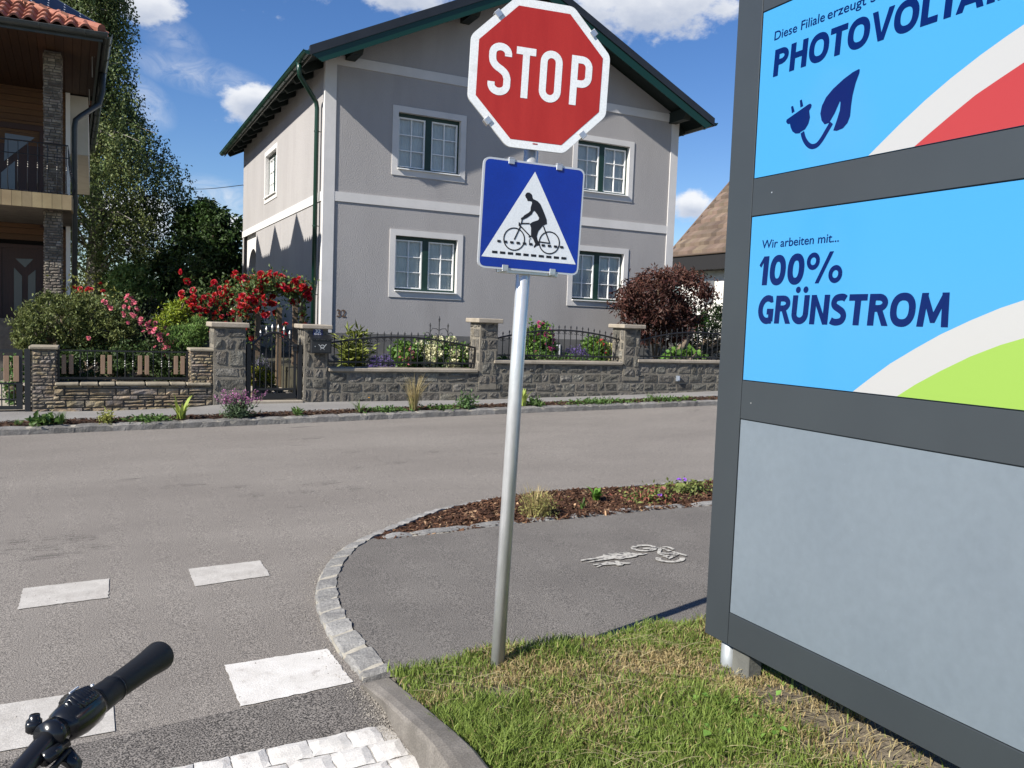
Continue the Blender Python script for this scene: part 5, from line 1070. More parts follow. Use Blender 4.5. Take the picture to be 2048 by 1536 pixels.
    gutter((XF, yl(XF)-.07, zg-.015), (XR+.06, Y0-.07, zg-.015), 'gutter', rf); gutter((XR+.06, Y0-.10, zg-.015), (xr(YB)+.06, YB, zg-.015), 'gutter', rf)
    mb = MB(); mb.add([(XF, yl(XF)+.0, zt-.02), (XR-.01, Y0+.0, zt-.02), (XR-.01, Y0+.0, ZS-.05), (XF, yl(XF)+.0, ZS-.05), (XF, yl(XF)+.04, zt-.02), (XR-.01, Y0+.04, zt-.02), (XR-.01, Y0+.04, ZS-.05), (XF, yl(XF)+.04, ZS-.05)], [(0, 1, 2, 3), (4, 5, 6, 7), (2, 3, 7, 6), (1, 2, 6, 5)])
    mb.add([(XR-.03, Y0, zt-.02), (xr(YB)-.03, YB, zt-.02), (xr(YB)-.03, YB, ZS-.05), (XR-.03, Y0, ZS-.05), (XR-.07, Y0, zt-.02), (xr(YB)-.07, YB, zt-.02), (xr(YB)-.07, YB, ZS-.05), (XR-.07, Y0, ZS-.05)], [(0, 1, 2, 3), (4, 5, 6, 7), (2, 3, 7, 6)]); mb.build('eave_board', GUT, rf)
    # walls
    yw = 20.42; xw = aty(138, 250, yw).x; zbal = 3.50; zsl = 3.3; MBK = mat('dark hall', (.008, .005, .004), rough=1)
    mb = MB(); z = 4.88
    while z < ZS: mb.bx(XF, xw, yw-.02, yw+.1, z, min(ZS, z+.125)-.008); z += .125
    xd = aty(87, 300, yw).x; xd0 = aty(-60, 300, yw).x; z = zbal-.3
    while z < 4.88: mb.bx(xd+.05, xw, yw-.02, yw+.1, z, min(4.88, z+.125)-.008); mb.bx(XF, xd0-.05, yw-.02, yw+.1, z, min(4.88, z+.125)-.008); z += .125
    mb.build('upper_wall', WOODH, root)
    mb = MB(); mb.bx(XF, xw-.02, yw+.05, yw+.3, .1, ZS); mb.build('wall_core', MBK, root)
    zt1 = aty(60, 250, yw).z
    mb = MB(); mb.bx(xd0, xd+.05, yw-.05, yw+.04, zt1-.12, zt1, .004); mb.bx(xd-.07, xd+.05, yw-.05, yw+.04, zbal-.3, zt1-.12, .004); mb.bx(xd0, xd0+.1, yw-.05, yw+.04, zbal-.3, zt1-.12); mb.bx(xd0+.1, xd-.07, yw-.01, yw+.04, zbal-.3, zt1-.12); bd = mb.build('balcony_door', DOOR, root)
    a, b, c_ = aty(10, 266, yw-.03), aty(70, 275, yw-.03), aty(8, 322, yw-.03); mb = MB(); mb.prism([tuple(a), tuple(b), tuple(c_)], (0, .02, 0)); PANE = mat('dusky pane', (.16, .17, .18), rough=.12); mb.build('pane', PANE, bd)
    a, b, c_, d = aty(30, 322, yw-.03), aty(30, 385, yw-.03), aty(2, 385, yw-.03), aty(2, 345, yw-.03); mb = MB(); mb.prism([tuple(a), tuple(b), tuple(c_), tuple(d)], (0, .02, 0)); mb.build('pane', PANE, bd)
    # white gable side behind
    zw0 = aty(160, 310, 20.52).z; x2 = aty(176.5, 250, 20.52).x; mb = MB(); mb.bx(xw+.02, x2, 20.50, YB-.3, zw0, ZS-.02); mb.build('white_wall', mat('cream plaster', (.50, .47, .39), (.56, .53, .45), scale=3, rough=.9, bump=.2, bscale=60), root)
    mb = MB(); mb.bx(xw-.06, xw+.02, 20.36, 20.52, .2, ZS-.01); mb.build('corner_board', M_WHITE, root)
    # balcony slab with tiled edge
    ys = 16.85; xs1 = aty(143.5, 405, ys).x; z0_, z1_ = aty(140, 419, ys).z, aty(140, 392, ys).z; sl = .0
    mb = MB(); mb.bx(XF, xs1, ys+.015, yw, z0_, z1_); slab = mb.build('balcony_slab', mat('slab concrete', (.10, .085, .07), (.14, .12, .10), scale=4, rough=.9), root)
    mb = MB(); x = xs1
    while x > -3.2: mb.bx(x-.150, x-.003, ys-.004, ys+.016, z0_-.01, z1_+.012); x -= .152
    y = ys+.02
    while y < yw-.2: mb.bx(xs1-.012, xs1+.012, y+.003, y+.15, z0_-.01, z1_+.012); y += .152
    mb.build('edge_tiles', mat('tan tiles', (.205, .15, .075), (.26, .20, .105), scale=3, rough=.6, island=.16), slab)
    # stone pillar through both storeys
    yp = 17.2; px0, px1 = aty(88, 300, yp).x, aty(123, 300, yp).x
    mb = MB(); mb.bx(px0+.008, px1-.008, yp+.008, yp+.30, .2, ZS-.03); pc = mb.build('pillar', M_GAP, root)
    mb = MB(); f = lambda z: (lambda u: z)
    masonry(mb, (px0, yp+.004, 0), X_, -Y_, px1-px0, f(.3), f(ZS-.06), .047, .06, .20, .012, .02, 81, rough=.006); masonry(mb, (px1-.004, yp, 0), Y_, X_, .3, f(.3), f(ZS-.06), .047, .06, .2, .012, .02, 82, rough=.006); masonry(mb, (px0+.004, yp+.3, 0), -Y_, -X_, .3, f(.3), f(ZS-.06), .047, .06, .2, .012, .02, 83, rough=.006)
    mb.build('pillar_stones', mat('ledge stone', (.125, .10, .075), (.235, .205, .165), scale=7, rough=.9, bump=.7, bscale=40, bdist=.012, island=.45), pc)
    # balcony railing, bellied at the corner
    zr0, zr1, zr2 = z1_+.03, z1_+.66, z1_+.88; yr = ys+.10; xr_ = xs1-.06; IR = MATS['black iron']; mb = MB()
    mb.tube([(XF, yr, zr2), (xr_, yr, zr2), (xr_, yw-.1, zr2)], .013, 6); mb.tube([(XF, yr, zr1), (xr_, yr, zr1), (xr_, yw-.1, zr1)], .010, 6); mb.tube([(XF, yr, zr0), (xr_, yr, zr0), (xr_, yw-.1, zr0)], .012, 6); rl = mb.build('railing', IR, root)
    LB = mat('bare iron', (.30, .28, .25), rough=.4, metal=.6)
    def rbar(x, y, bx_, by_):
        mb = MB(); mb.tube([(x+bx_*b, y+by_*b, zr0+(zr2-zr0)*t_) for t_, b in ((0, 0), (.06, .05), (.16, .105), (.28, .12), (.40, .09), (.52, .035), (.64, .005), (.74, 0), (1, 0))], .0075, 5); r_ = mb.build('railing_bar', IR, rl)
        mb = MB()
        for k in range(3): t_ = .47+k*.05; b = .05-.02*k; zz = zr0+(zr2-zr0)*t_; mb.tube([(x+bx_*b, y+by_*b-.006, zz), (x+bx_*b, y+by_*b-.006, zz+.012), (x+bx_*b, y+by_*b-.006, zz+.024)], [.005, .013, .005], 6)
        mb.build('bar_knob', LB, r_)
    for i in range(14): rbar(xr_-.02-i*.148, yr, 0, -1)
    for i in range(1, 12): rbar(xr_, yr+i*.28, 1, 0)
    # ground floor
    z = .3; mb = MB()
    xg = aty(85, 540, yw).x; xg0 = aty(3, 540, yw).x; ztd = aty(45, 497, yw).z
    while z < z0_: 
        for a, b in ((XF, xg0-.08), (xg+.08, xw)): mb.bx(a, b, yw-.02, yw+.1, z, min(z0_, z+.125)-.008)
        if z > ztd+.06: mb.bx(xg0-.08, xg+.08, yw-.02, yw+.1, z, min(z0_, z+.125)-.008)
        z += .125
    mb.build('lower_wall', WOODH, root)
    mb = MB(); mb.bx(xg0-.08, xg0, yw-.06, yw+.02, .3, ztd+.08); mb.bx(xg, xg+.08, yw-.06, yw+.02, .3, ztd+.08); mb.bx(xg0, xg, yw-.06, yw+.02, ztd, ztd+.08); mb.bx(xg0, xg, yw-.03, yw+.02, .3, ztd); fd = mb.build('front_door', DOOR, root)
    GP = mat('frosted pane', (.10, .105, .11), rough=.2)
    for pts in (((31, 517), (67, 518), (50, 535)), ((28, 535), (44, 552), (44, 625), (28, 622)), ((56, 552), (71, 540), (71, 625), (56, 625))): q = [aty(a, b, yw-.045) for a, b in pts]; mb = MB(); mb.prism([tuple(v) for v in q], (0, .012, 0)); mb.build('pane', GP, fd)
    mb = MB()
    for i in range(7): mb.bx(-3.2, .25, 17.9, 20.2-i*.32, .12+i*.17, .12+(i+1)*.17)
    st = mb.build('entrance_steps', M_GAP, root)
    # downpipe
    yq = 17.6; g = (xr(18.3)+.05, 18.3, zg-.09); x2_ = aty(149, 300, yq).x; zq = aty(149, 240, yq).z; z_ = aty(172, 229, yq).z
    mb = MB(); mb.tube([g, (g[0], g[1], g[2]-.35), (g[0]-.06, g[1]-.1, g[2]-.62), (x2_+.10, yq+.1, zq+.10), (x2_+.02, yq, zq), (x2_, yq, zq-.14), (x2_, yq, .3)], [.055, .05, .05, .05, .05, .05, .05], 12); mb.build('downpipe', GUT, root, smooth=True)
left_house()
# ------------------------------------------------------------------ brown roofed house at the right
def right_house():
    XE = 24.0; root = thing('tiled_house', 'white house with steep brown tiled roof behind the dark red bush', 'house', (29, 24, .5))
    ye = lambda a, b: atx(a, b, XE)
    far, nr = ye(1345, 512).y, 16.0; ze = (ye(1345, 512).z+ye(1445, 503).z)/2; far = ye(1352, 430).y; T = mat('brown roof tiles', (.112, .078, .054), (.155, .112, .080), scale=1.3, rough=.85, bump=.3, bscale=60, island=.36)
    top = atx(1457, 320, XE+2.2); k = 1.08; W_ = 5.6
    mb = MB(); n = 15
    far = ye(1345, 507).y+.3
    for i in range(n):
        a0, a1 = W_*i/n, W_*(i+1)/n+.03; y = nr; rng = random.Random(i); lift = .17
        while y < far-.01:
            w = min(.34, far-y); q = rng.uniform(0, .008); hip = 0
            y2 = y+w-.006
            mb.add([(XE+a0, y, ze+a0*k+lift+q), (XE+a0, y2, ze+a0*k+lift+q), (XE+a1, y2, ze+a1*k), (XE+a1, y, ze+a1*k), (XE+a0, y, ze+a0*k-.01), (XE+a0, y2, ze+a0*k-.01)], [(0, 1, 2, 3), (0, 4, 5, 1), (1, 5, 2), (0, 3, 4)]); y += w
    rf = mb.build('roof', T, root, fix=False)
    mb = MB(); mb.prism([(XE, nr, ze-.02), (XE+W_, nr, ze+W_*k-.02), (XE+2*W_, nr, ze-.02)], (0, far-nr-.02, 0)); mb.build('roof_core', M_GAP, rf)
    mb = MB(); mb.tube([(XE-.05, far+.05, ze+.03), (XE+W_, far+.05, ze+W_*k+.03)], .05, 6); mb.build('verge', T, rf)
    mb = MB(); mb.bx(XE-.03, XE+.9, nr, far, ze-.72, ze-.021); mb.build('eave_box', mat('dark eave', (.010, .009, .009), rough=.8), root)
    mb = MB(); mb.tube([(XE-.06, nr, ze-.03), (XE-.06, far, ze-.03)], .05, 8); mb.build('gutter', mat('bronze gutter', (.10, .07, .05), rough=.5), rf)
    mb = MB(); mb.bx(XE+.6, XE+2*W_-.6, nr+.2, far-.1, -.5, ze-.05); w = mb.build('wall', mat('old white plaster', (.70, .68, .63), (.58, .56, .51), scale=2.4, rough=.95, bump=.3, bscale=40), root)
    a, b = atx(1412, 562, XE+.6), atx(1427, 608, XE+.6); mb = MB(); mb.bx(XE+.55, XE+.61, min(a.y, b.y), max(a.y, b.y), b.z, a.z); mb.build('window', mat('dim rectangle', (.12, .12, .125), rough=.2), w)  # plain dark rectangle on the plaster wall
    p = [(1437, 447), (1452, 428), (1456, 440), (1446, 447)]
    q = atx(1450, 436, XE+1.2); mb = MB(); R = Matrix((Vector((1, 0, k)).normalized(), Y_, Vector((-k, 0, 1)).normalized())).transposed(); s_ = Vector((XE+2.3, q.y-.9, ze+2.3*k+.12)); mb.box(s_, (1.3, 1.5, .1), R, .01); mb.build('skylight', mat('skylight glass', (.10, .14, .15), rough=.08), rf)
right_house()
# ------------------------------------------------------------------ garden ground
def gardens():
    G_ = mat('garden soil', (.030, .026, .015), (.055, .05, .025), scale=3, rough=1, bump=.6, bscale=30)
    mb = MB(); x0 = GB[0]+.1; zg = ZT1-.06
    mb.add([(x0, WALLY+.3, zg), (60, WALLY+.3, zg+.3), (60, 60, zg+.5), (x0, 60, zg+.3)], [(0, 1, 2, 3)]); mb.quad((x0, WALLY+.3, zg), (x0, 60, zg+.3), (x0, 60, 0), (x0, WALLY+.3, 0)); struct(mb.build('garden_bed', G_, None, fix=False))
    z0 = pz(.5)+.25; mb = MB(); mb.add([(SA[1]-.3, WALLY+.35, z0), (GA[1]-.1, WALLY+.35, z0+.05), (GA[1]-.3, 60, z0+.5), (SA[1]-.9, 60, z0+.5)], [(0, 1, 2, 3)]); mb.quad((GA[1]-.1, WALLY+.35, z0+.05), (GA[1]-.3, 60, z0+.5), (GA[1]-.3, 60, 0), (GA[1]-.1, WALLY+.35, 0)); struct(mb.build('garden_bed', G_, None, fix=False))
    mb = MB(); a, b = GA[1]-.1, GB[0]+.12; mb.add([(a, WALLY+.05, pz(2.6)+.012), (b, WALLY+.05, pz(2.9)+.012), (b, 40, pz(2.9)+.4), (a, 40, pz(2.6)+.4)], [(0, 1, 2, 3)]); struct(mb.build('garden_path', mat('paving slabs', (.30, .27, .22), (.38, .34, .28), scale=4, rough=.9, bump=.4, bscale=30), None, fix=False))
    mb = MB(); mb.add([(-40, WALLY+.1, pz(-1)+.0), (SA[0]+.05, WALLY+.1, pz(-1)+.012), (SA[0]-.2, 60, .9), (-40, 60, .9)], [(0, 1, 2, 3)]); struct(mb.build('forecourt', MATS['paving slabs'], None, fix=False))
gardens()
# ------------------------------------------------------------------ plants
LG = leafmat
def plant(name, label, cat, px, py, y, group=None): p = aty(px, py, y); return thing(name, label, cat, (p.x, p.y, p.z), group)
def ell(px, py, hw, hh, y, dy=None, w=1.0):
    """leafy mass centred on a photo point at depth y, half-sizes in photo pixels"""
    c = aty(px, py, y); r = aty(px+hw, py, y); u = aty(px, py-hh, y); rx = (r-c).length; rz = (u-c).length; return ((c.x, c.y, c.z), (rx, dy or rx*.8, rz), w)
def birch():
    rng = RNG(7); y = 31.0; b = aty(185, 600, y); root = thing('birch_tree', 'tall weeping birch with hanging light green foliage behind the wooden house', 'tree', tuple(b))
    tr = []; top = aty(150, -160, y); n = 12
    for i in range(n+1): t = i/n; tr.append(Vector(b).lerp(top, t)+Vector((.25*math.sin(t*5), .2*math.sin(t*3.3), 0)))
    mb = MB(); mb.tube(tr, [.26*(1-.85*i/n)+.02 for i in range(n+1)], 10)
    # outline: (height on the picture, half-width to the right in pixels)
    prof = [(-160, 50), (-60, 84), (60, 86), (120, 92), (190, 112), (240, 140), (270, 172), (320, 195), (370, 222), (430, 218), (500, 200), (580, 175)]
    pts = []; dirs = []
    for k in range(420):
        py = rng.uniform(-150, 520); hwp = np.interp(py, [p[0] for p in prof], [p[1] for p in prof]); ang = rng.uniform(-PI, PI); rad = rng.random()**.40
        c = aty(175, py, y); s = (aty(175+hwp, py, y)-c).length*rad*1.06; end = Vector((c.x+math.cos(ang)*s, c.y+math.sin(ang)*s*.9, c.z))
        t = min(.97, max(.05, (end.z-s*.35-b.z)/(top.z-b.z))); st = Vector(b).lerp(top, t); mid = st.lerp(end, .55)+Vector((0, 0, .30*s)); 
        if k % 3 == 0: mb.tube([st, mid, end], [.05*(1-.5*t), .025, .008], 5)
        for q in range(9):
            f = rng.uniform(.30, 1.0)**.7; p0 = (st.lerp(mid, f*2) if f < .5 else mid.lerp(end, f*2-1)); a = rng.uniform(0, 2*PI); ln = rng.uniform(.5, 2.2); m = int(19*ln)+4; dx = math.cos(a)*.28*ln; dy = math.sin(a)*.28*ln
            tt = np.linspace(0, 1, m); P = np.stack([p0.x+dx*np.sqrt(tt), p0.y+dy*np.sqrt(tt), p0.z+.08*np.sin(tt*3)-ln*tt**1.3], 1); pts.append(P+rng.normal(size=P.shape)*.055)
    for px, py in ((238, 20), (232, 70), (240, 125), (262, 185), (268, 225), (300, 268), (335, 312), (362, 352), (372, 395), (350, 440), (325, 380), (300, 330), (270, 280), (330, 480), (285, 420), (230, 330), (245, 400), (215, 250)):
        cc = aty(px, py, y+rng.normal()*.8); st = Vector(b).lerp(top, min(.95, max(.05, (cc.z-1.0-b.z)/(top.z-b.z)))); mb.tube([st, st.lerp(cc, .6)+Vector((0, 0, .35)), cc], [.06, .03, .008], 5)
        for q in range(26):
            p0 = cc+Vector((rng.normal()*.24, rng.normal()*.30, rng.normal()*.16)); ln = rng.uniform(.3, 1.35); m = int(19*ln)+4; tt = np.linspace(0, 1, m); a = rng.uniform(0, 2*PI); P = np.stack([p0.x+math.cos(a)*.2*ln*np.sqrt(tt), p0.y+math.sin(a)*.2*ln*np.sqrt(tt), p0.z-ln*tt**1.2], 1); pts.append(P+rng.normal(size=P.shape)*.055)
    mb.build('trunk', mat('birch bark', (.30, .28, .25), (.08, .07, .06), scale=5, rough=.9, sx=(1, 1, 2.5), bump=.4, bscale=20), root)
    pts = np.concatenate(pts); pts = pts[pts[:, 2] > b.z+.3]
    # sunlit and shaded clumps painted through leaf colour: light yellow-green against darker leaves
    sel = (np.sin(pts[:, 0]*1.7+pts[:, 2]*1.1)+np.sin(pts[:, 1]*2.1-pts[:, 2]*.8)+rng.normal(size=len(pts))*.8) > .55
    foliage('crown', rng, pts[~sel], .092, LG('birch leaf', (.090, .125, .040)), root, aspect=.6, droop=.8, up=.1); foliage('crown', rng, pts[sel], .092, LG('birch leaf lit', (.20, .235, .080)), root, aspect=.6, droop=.8, up=.1)
birch()
def leaf_tree(name, label, cat, ells, n, size, col, seed, trunk=None, nclump=90, spread=.2, shell=.55, island=.4, aspect=.5, droop=.2, r=.12, group=None):
    rng = RNG(seed); b = min(e[0][2]-e[1][2] for e in ells); c0 = ells[0][0]; bz = trunk if trunk is not None else b; root = thing(name, label, cat, (c0[0], c0[1], bz), group)
    foliage('crown' if 'tree' in name else 'foliage', rng, clumped(rng, ells, n, nclump, spread, shell), size, LG(name+' leaf '+str(seed), col, island), root, aspect=aspect, droop=droop)
    mb = MB()
    for c, rr, w in ells:
        for k in range(7): d = unit(rng.normal(size=(1, 3)))[0]; e = np.array(c)+d*np.array(rr)*.85; s = Vector((c0[0]+rng.normal()*r, c0[1]+rng.normal()*r, bz)); m = s.lerp(Vector(c), .6); mb.tube([s, m, Vector(e)], [r*.6, r*.35, r*.06], 6)
    mb.build('trunk' if 'tree' in name else 'stems', M_BARK, root, smooth=True); return root
leaf_tree('garden_tree', 'dark green broadleaf tree left of the grey house, behind the red roses', 'tree', [ell(420, 500, 72, 92, 30, 2.0, 1.4), ell(375, 540, 60, 70, 29, 1.8, .8), ell(462, 540, 45, 80, 31, 1.6, .8), ell(400, 450, 45, 50, 30, 1.5, .6)], 15000, .17, (.034, .064, .015), 11, trunk=.5, nclump=150, spread=.13, shell=.6, r=.2)
leaf_tree('garden_tree', 'low dark tree crown under the weeping birch, beside the wooden house', 'tree', [ell(215, 600, 85, 50, 33, 2.0, 1), ell(300, 575, 75, 65, 32, 2.0, 1.2)], 9000, .16, (.030, .042, .016), 12, trunk=.5, nclump=110, spread=.14, r=.15)
leaf_tree('hedge', 'long dark clipped hedge closing the garden behind the shrubs', 'hedge', [ell(x, 640, 60, 42, 21.5, .7, 1) for x in (190, 330, 400, 460)]+[ell(258, 665, 60, 40, 21.5, .7, 1)], 9000, .085, (.014, .024, .008), 13, trunk=.4, nclump=260, spread=.14, shell=.75)
leaf_tree('hazel_shrub', 'light green upright shrub in front of the dark hedge and birch', 'shrub', [ell(265, 562, 48, 32, 29.6, .9, 1), ell(245, 585, 36, 28, 29.6, .8, .6), ell(300, 585, 22, 30, 29.6, .8, .4)], 5200, .12, (.20, .31, .10), 14, trunk=.6, nclump=80, spread=.17)
leaf_tree('yew_bush', 'big olive green needle bush spreading above the slat railing', 'bush', [ell(110, 650, 75, 62, 15.0, .7, 1.5), ell(60, 672, 34, 42, 14.7, .5, .6), ell(195, 655, 62, 65, 15.1, .7, 1.2), ell(155, 640, 72, 52, 15.3, .7, 1), ell(230, 680, 55, 55, 14.9, .6, 1)], 26000, .062, (.120, .142, .042), 15, trunk=.4, nclump=420, spread=.085, shell=.72, aspect=.34, droop=-.6, island=.4)
leaf_tree('privet_bush', 'dark green small leaved bush directly behind the slat railing', 'bush', [ell(180, 735, 70, 34, 14.2, .35, 1), ell(270, 725, 60, 45, 14.2, .4, 1.1), ell(335, 735, 45, 32, 14.1, .35, .7), ell(130, 745, 30, 25, 14.1, .3, .4)], 11000, .05, (.045, .075, .020), 16, trunk=.4, nclump=260, spread=.13, shell=.7)
leaf_tree('spiraea_shrub', 'yellow green leafy shrub beside the trellised red roses', 'shrub', [ell(348, 635, 28, 26, 16.2, .4, 1), ell(330, 655, 20, 20, 16, .3, .5), ell(362, 615, 14, 16, 16.2, .3, .3)], 2600, .062, (.20, .25, .022), 17, trunk=.6, nclump=60, spread=.2)
leaf_tree('feathery_plant', 'fine feathery green plants between the pink rose and grey gate pillar', 'plant', [ell(370, 680, 38, 30, 14.3, .3, 1), ell(395, 665, 18, 30, 14.3, .25, .5)], 5200, .06, (.14, .23, .055), 18, trunk=.5, nclump=130, spread=.15, aspect=.16, droop=-1.2)
leaf_tree('gate_vine', 'small green climber behind the dark metal gate at left', 'plant', [ell(28, 760, 14, 50, 14.2, .2, 1)], 700, .075, (.06, .12, .03), 19, trunk=.3, nclump=30, spread=.25)
def pink_rose():
    rng = RNG(21); root = plant('pink_rose_bush', 'pink rose shrub arching down over the slat railing', 'rose bush', 300, 720, 14.35)
    line = [(255, 592), (262, 615), (280, 640), (300, 655), (318, 668), (330, 680), (322, 700)]; P = []
    for i in range(70): k = rng.integers(0, len(line)-1); t = rng.random(); x = line[k][0]*(1-t)+line[k+1][0]*t; y = line[k][1]*(1-t)+line[k+1][1]*t; P.append(np.array(aty(x+rng.normal()*10, y+rng.normal()*9, 14.35+rng.normal()*.12)))
    for px in ((212, 605), (217, 612), (206, 602), (222, 616), (175, 674), (178, 676), (254, 592), (250, 596), (312, 720), (330, 712), (333, 716), (245, 625), (248, 630)): P.append(np.array(aty(*px, 14.3)))
    blooms('blossoms', rng, [p+np.array([0, -.12, 0]) for p in P], .055, mat('pink petals', (.66, .17, .22), island=.35, rough=.6, trans=.3), root, petals=7)
    L_ = np.concatenate([np.array(P)+rng.normal(size=(len(P), 3))*.09 for _ in range(9)]); foliage('foliage', rng, L_, .05, LG('rose leaf', (.065, .095, .03)), root)
    stems('stems', M_BARK, root, [[aty(318, 735, 14.4), aty(300, 690, 14.4), aty(275, 640, 14.38), aty(255, 592, 14.35)], [aty(318, 735, 14.4), aty(330, 690, 14.35), aty(322, 670, 14.35)]], .012)
pink_rose()
def red_roses():
    rng = RNG(22); red = mat('red petals', (.40, .008, .014), island=.35, rough=.55, trans=.25); lf = LG('rose leaf dark', (.055, .088, .022))
    root = plant('climbing_rose', 'small red climbing rose beside the corner of the wooden house', 'rose bush', 180, 640, 17.0)
    P = [np.array(aty(180+rng.normal()*14, 588+rng.normal()*9, 17+rng.normal()*.15)) for _ in range(22)]; blooms('blossoms', rng, P, .085, red, root); foliage('foliage', rng, np.concatenate([np.array(P)+rng.normal(size=(22, 3))*.16 for _ in range(14)]), .07, LG('rose leaf yellow', (.13, .14, .03)), root); stems('stems', M_BARK, root, [[aty(182, 640, 17), aty(178, 585, 17)]], .015)
    # wooden arch
    ya = 15.0; root = plant('rose_arch', 'weathered wooden garden arch carrying red roses behind the iron gate', 'arch', 560, 780, ya)
    for a, b in (((602, 770), (606, 605)), ((588, 770), (590, 600)), ((556, 770), (556, 615)), ((515, 690), (512, 600)), ((478, 650), (476, 600))):
        p, q = aty(*a, ya+(.0 if a[0] in (602, 515, 478) else .7)), aty(*b, ya+(.0 if a[0] in (602, 515, 478) else .7)); mb = MB(); mb.bx(p.x-.045, p.x+.045, p.y-.03, p.y+.03, pz(3), q.z); mb.build('post', M_WOODPOST, root)
    for dy in (0, .7): c = aty(560, 612, ya+dy); r = (aty(603, 612, ya+dy)-c).length; mb = MB(); mb.tube([(c.x+r*math.cos(PI*i/14), c.y, c.z+.30*math.sin(PI*i/14)) for i in range(15)], .028, 6); mb.build('hoop', M_WOODPOST, root)
    root = plant('rambler_rose', 'masses of deep red roses covering the garden arch by the gate', 'rose bush', 500, 760, ya)
    P = []; LP = []
    def mass(n, nl, x, y, sx, sy, d, sd):
        for _ in range(n): P.append(np.array(aty(x+rng.normal()*sx, y+rng.normal()*sy, d+rng.normal()*sd)))
        for _ in range(nl): LP.append(np.array(aty(x+rng.normal()*sx*1.05, y+rng.normal()*sy*1.05, d+rng.normal()*sd)))
    mass(22, 500, 590, 580, 12, 10, 14.95, .12); mass(14, 420, 555, 570, 14, 9, 15.1, .2); mass(14, 420, 520, 565, 15, 9, 15.1, .2); mass(12, 360, 495, 590, 14, 14, 15.1, .2); mass(6, 220, 478, 572, 14, 9, 15.2, .2); mass(12, 330, 490, 622, 12, 10, 14.8, .15)
    mass(40, 900, 410, 600, 28, 22, 16.3, .3); mass(26, 700, 450, 590, 25, 18, 16.2, .3); mass(14, 500, 425, 650, 30, 15, 16.2, .3); mass(5, 200, 520, 600, 14, 10, 15.6, .2); mass(2, 220, 607, 630, 5, 14, 15.0, .1); mass(3, 260, 556, 650, 12, 30, 15.9, .2); mass(2, 160, 500, 660, 6, 20, 15.0, .15)
    blooms('blossoms', rng, [p+np.array([0, -.13, .03]) for p in P]+[p+rng.normal(size=3)*.09+np.array([0, -.10, .02]) for p in P[::2]], .10, red, root, petals=11); foliage('foliage', rng, np.array(LP[::2]+LP[1:1200:2]), .07, lf, root); foliage('young_foliage', rng, np.array(LP[:1800:2])+rng.normal(size=(len(LP[:1800:2]), 3))*.05, .07, LG('rose leaf bright', (.12, .17, .045)), root)
    stems('stems', M_BARK, root, [[aty(602, 765, 15.02), aty(606, 680, 14.98), aty(600, 600, 15.0)], [aty(505, 700, 15.05), aty(492, 640, 14.9), aty(500, 590, 15.0)], [aty(430, 690, 16.2), aty(425, 640, 16.2), aty(410, 590, 16.2)], [aty(455, 690, 16.2), aty(455, 600, 16.2)]], .014)
red_roses()
def lavender(label, px, pyb, hw, ht, y, seed, col=(.125, .085, .26), n=160, group=None, top=0):
    rng = RNG(seed); root = plant('lavender', label, 'plant', px, pyb, y, group); b = Vector(BASE[root.name]); w = (aty(px+hw, pyb, y)-b).length; h = (aty(px, pyb-ht, y)-b).length; mb = MB(); P = []
    for i in range(n):
        a = rng.uniform(0, 2*PI); r = math.sqrt(rng.random()); x, yy = math.cos(a)*r*w*.75, math.sin(a)*r*w*.55; hh = h*(1-.35*r*r)*rng.uniform(.75, 1.05); e = b+Vector((x*1.3, yy*1.3, hh)); mb.tube([b+Vector((x*.5, yy*.5, 0)), b+Vector((x, yy, hh*.6)), e], .004, 3, False)
        for k in range(16): P.append(np.array(e)+np.array([0, 0, -.012*k*(h/.35)])+rng.normal(size=3)*.010)
    foliage('blossoms', rng, np.array(P), .022, mat('lavender bloom %d' % seed, col, island=.35, rough=.7, trans=.2), root, aspect=.7); mb.build('stems', mat('lavender stem', (.10, .13, .07), rough=.8), root)
    foliage('foliage', rng, np.array(b)+rng.normal(size=(500, 3))*np.array([w*.45, w*.35, h*.16])+np.array([0, 0, h*.28]), .06, LG('lavender leaf', (.085, .11, .065)), root, aspect=.16, droop=-1); return root
lavender('greyish lavender seen through the bars of the iron gate', 521, 770, 22, 60, 14.3, 31, (.20, .18, .27), 110)
leaf_tree('golden_shrub', 'low golden yellow shrub behind the bars of the iron gate', 'shrub', [ell(528, 757, 18, 22, 14.2, .25, 1), ell(508, 755, 12, 22, 14.2, .2, .6)], 1500, .045, (.24, .25, .018), 32, trunk=.2, nclump=40, spread=.22)
def bamboo():
    rng = RNG(33); root = plant('bamboo_shrub', 'yellow green narrow leaved shrub behind the first fence panel, right of the mailbox', 'shrub', 700, 735, 14.6); P = []; D = []; paths = []
    for i in range(26):
        a, t = rng.uniform(668, 745), 0; top = rng.uniform(655, 700); p, q = aty(700+(a-700)*.5, 738, 14.6), aty(a, top, 14.6+rng.normal()*.2); paths.append([p, p.lerp(q, .5)+Vector((0, 0, .05)), q])
        for k in range(30): t = rng.uniform(.1, 1); c = np.array(p.lerp(q, t)); P.append(c); D.append(np.array([rng.normal(), rng.normal(), .5]))
    foliage('foliage', rng, np.array(P), .17, LG('bamboo leaf', (.19, .22, .045)), root, aspect=.2, dirs=np.array(D), droop=.1); stems('stems', mat('green stem', (.10, .13, .04), rough=.7), root, paths, .008)
bamboo()
lavender('purple lavender behind the middle of the first fence panel', 772, 742, 36, 34, 14.3, 34, (.14, .09, .30), 220, 'purple lavender bushes behind the fence')
lavender('purple lavender behind the second fence panel, beside the sign pole', 1152, 728, 30, 36, 14.4, 35, (.14, .09, .30), 220, 'purple lavender bushes behind the fence')
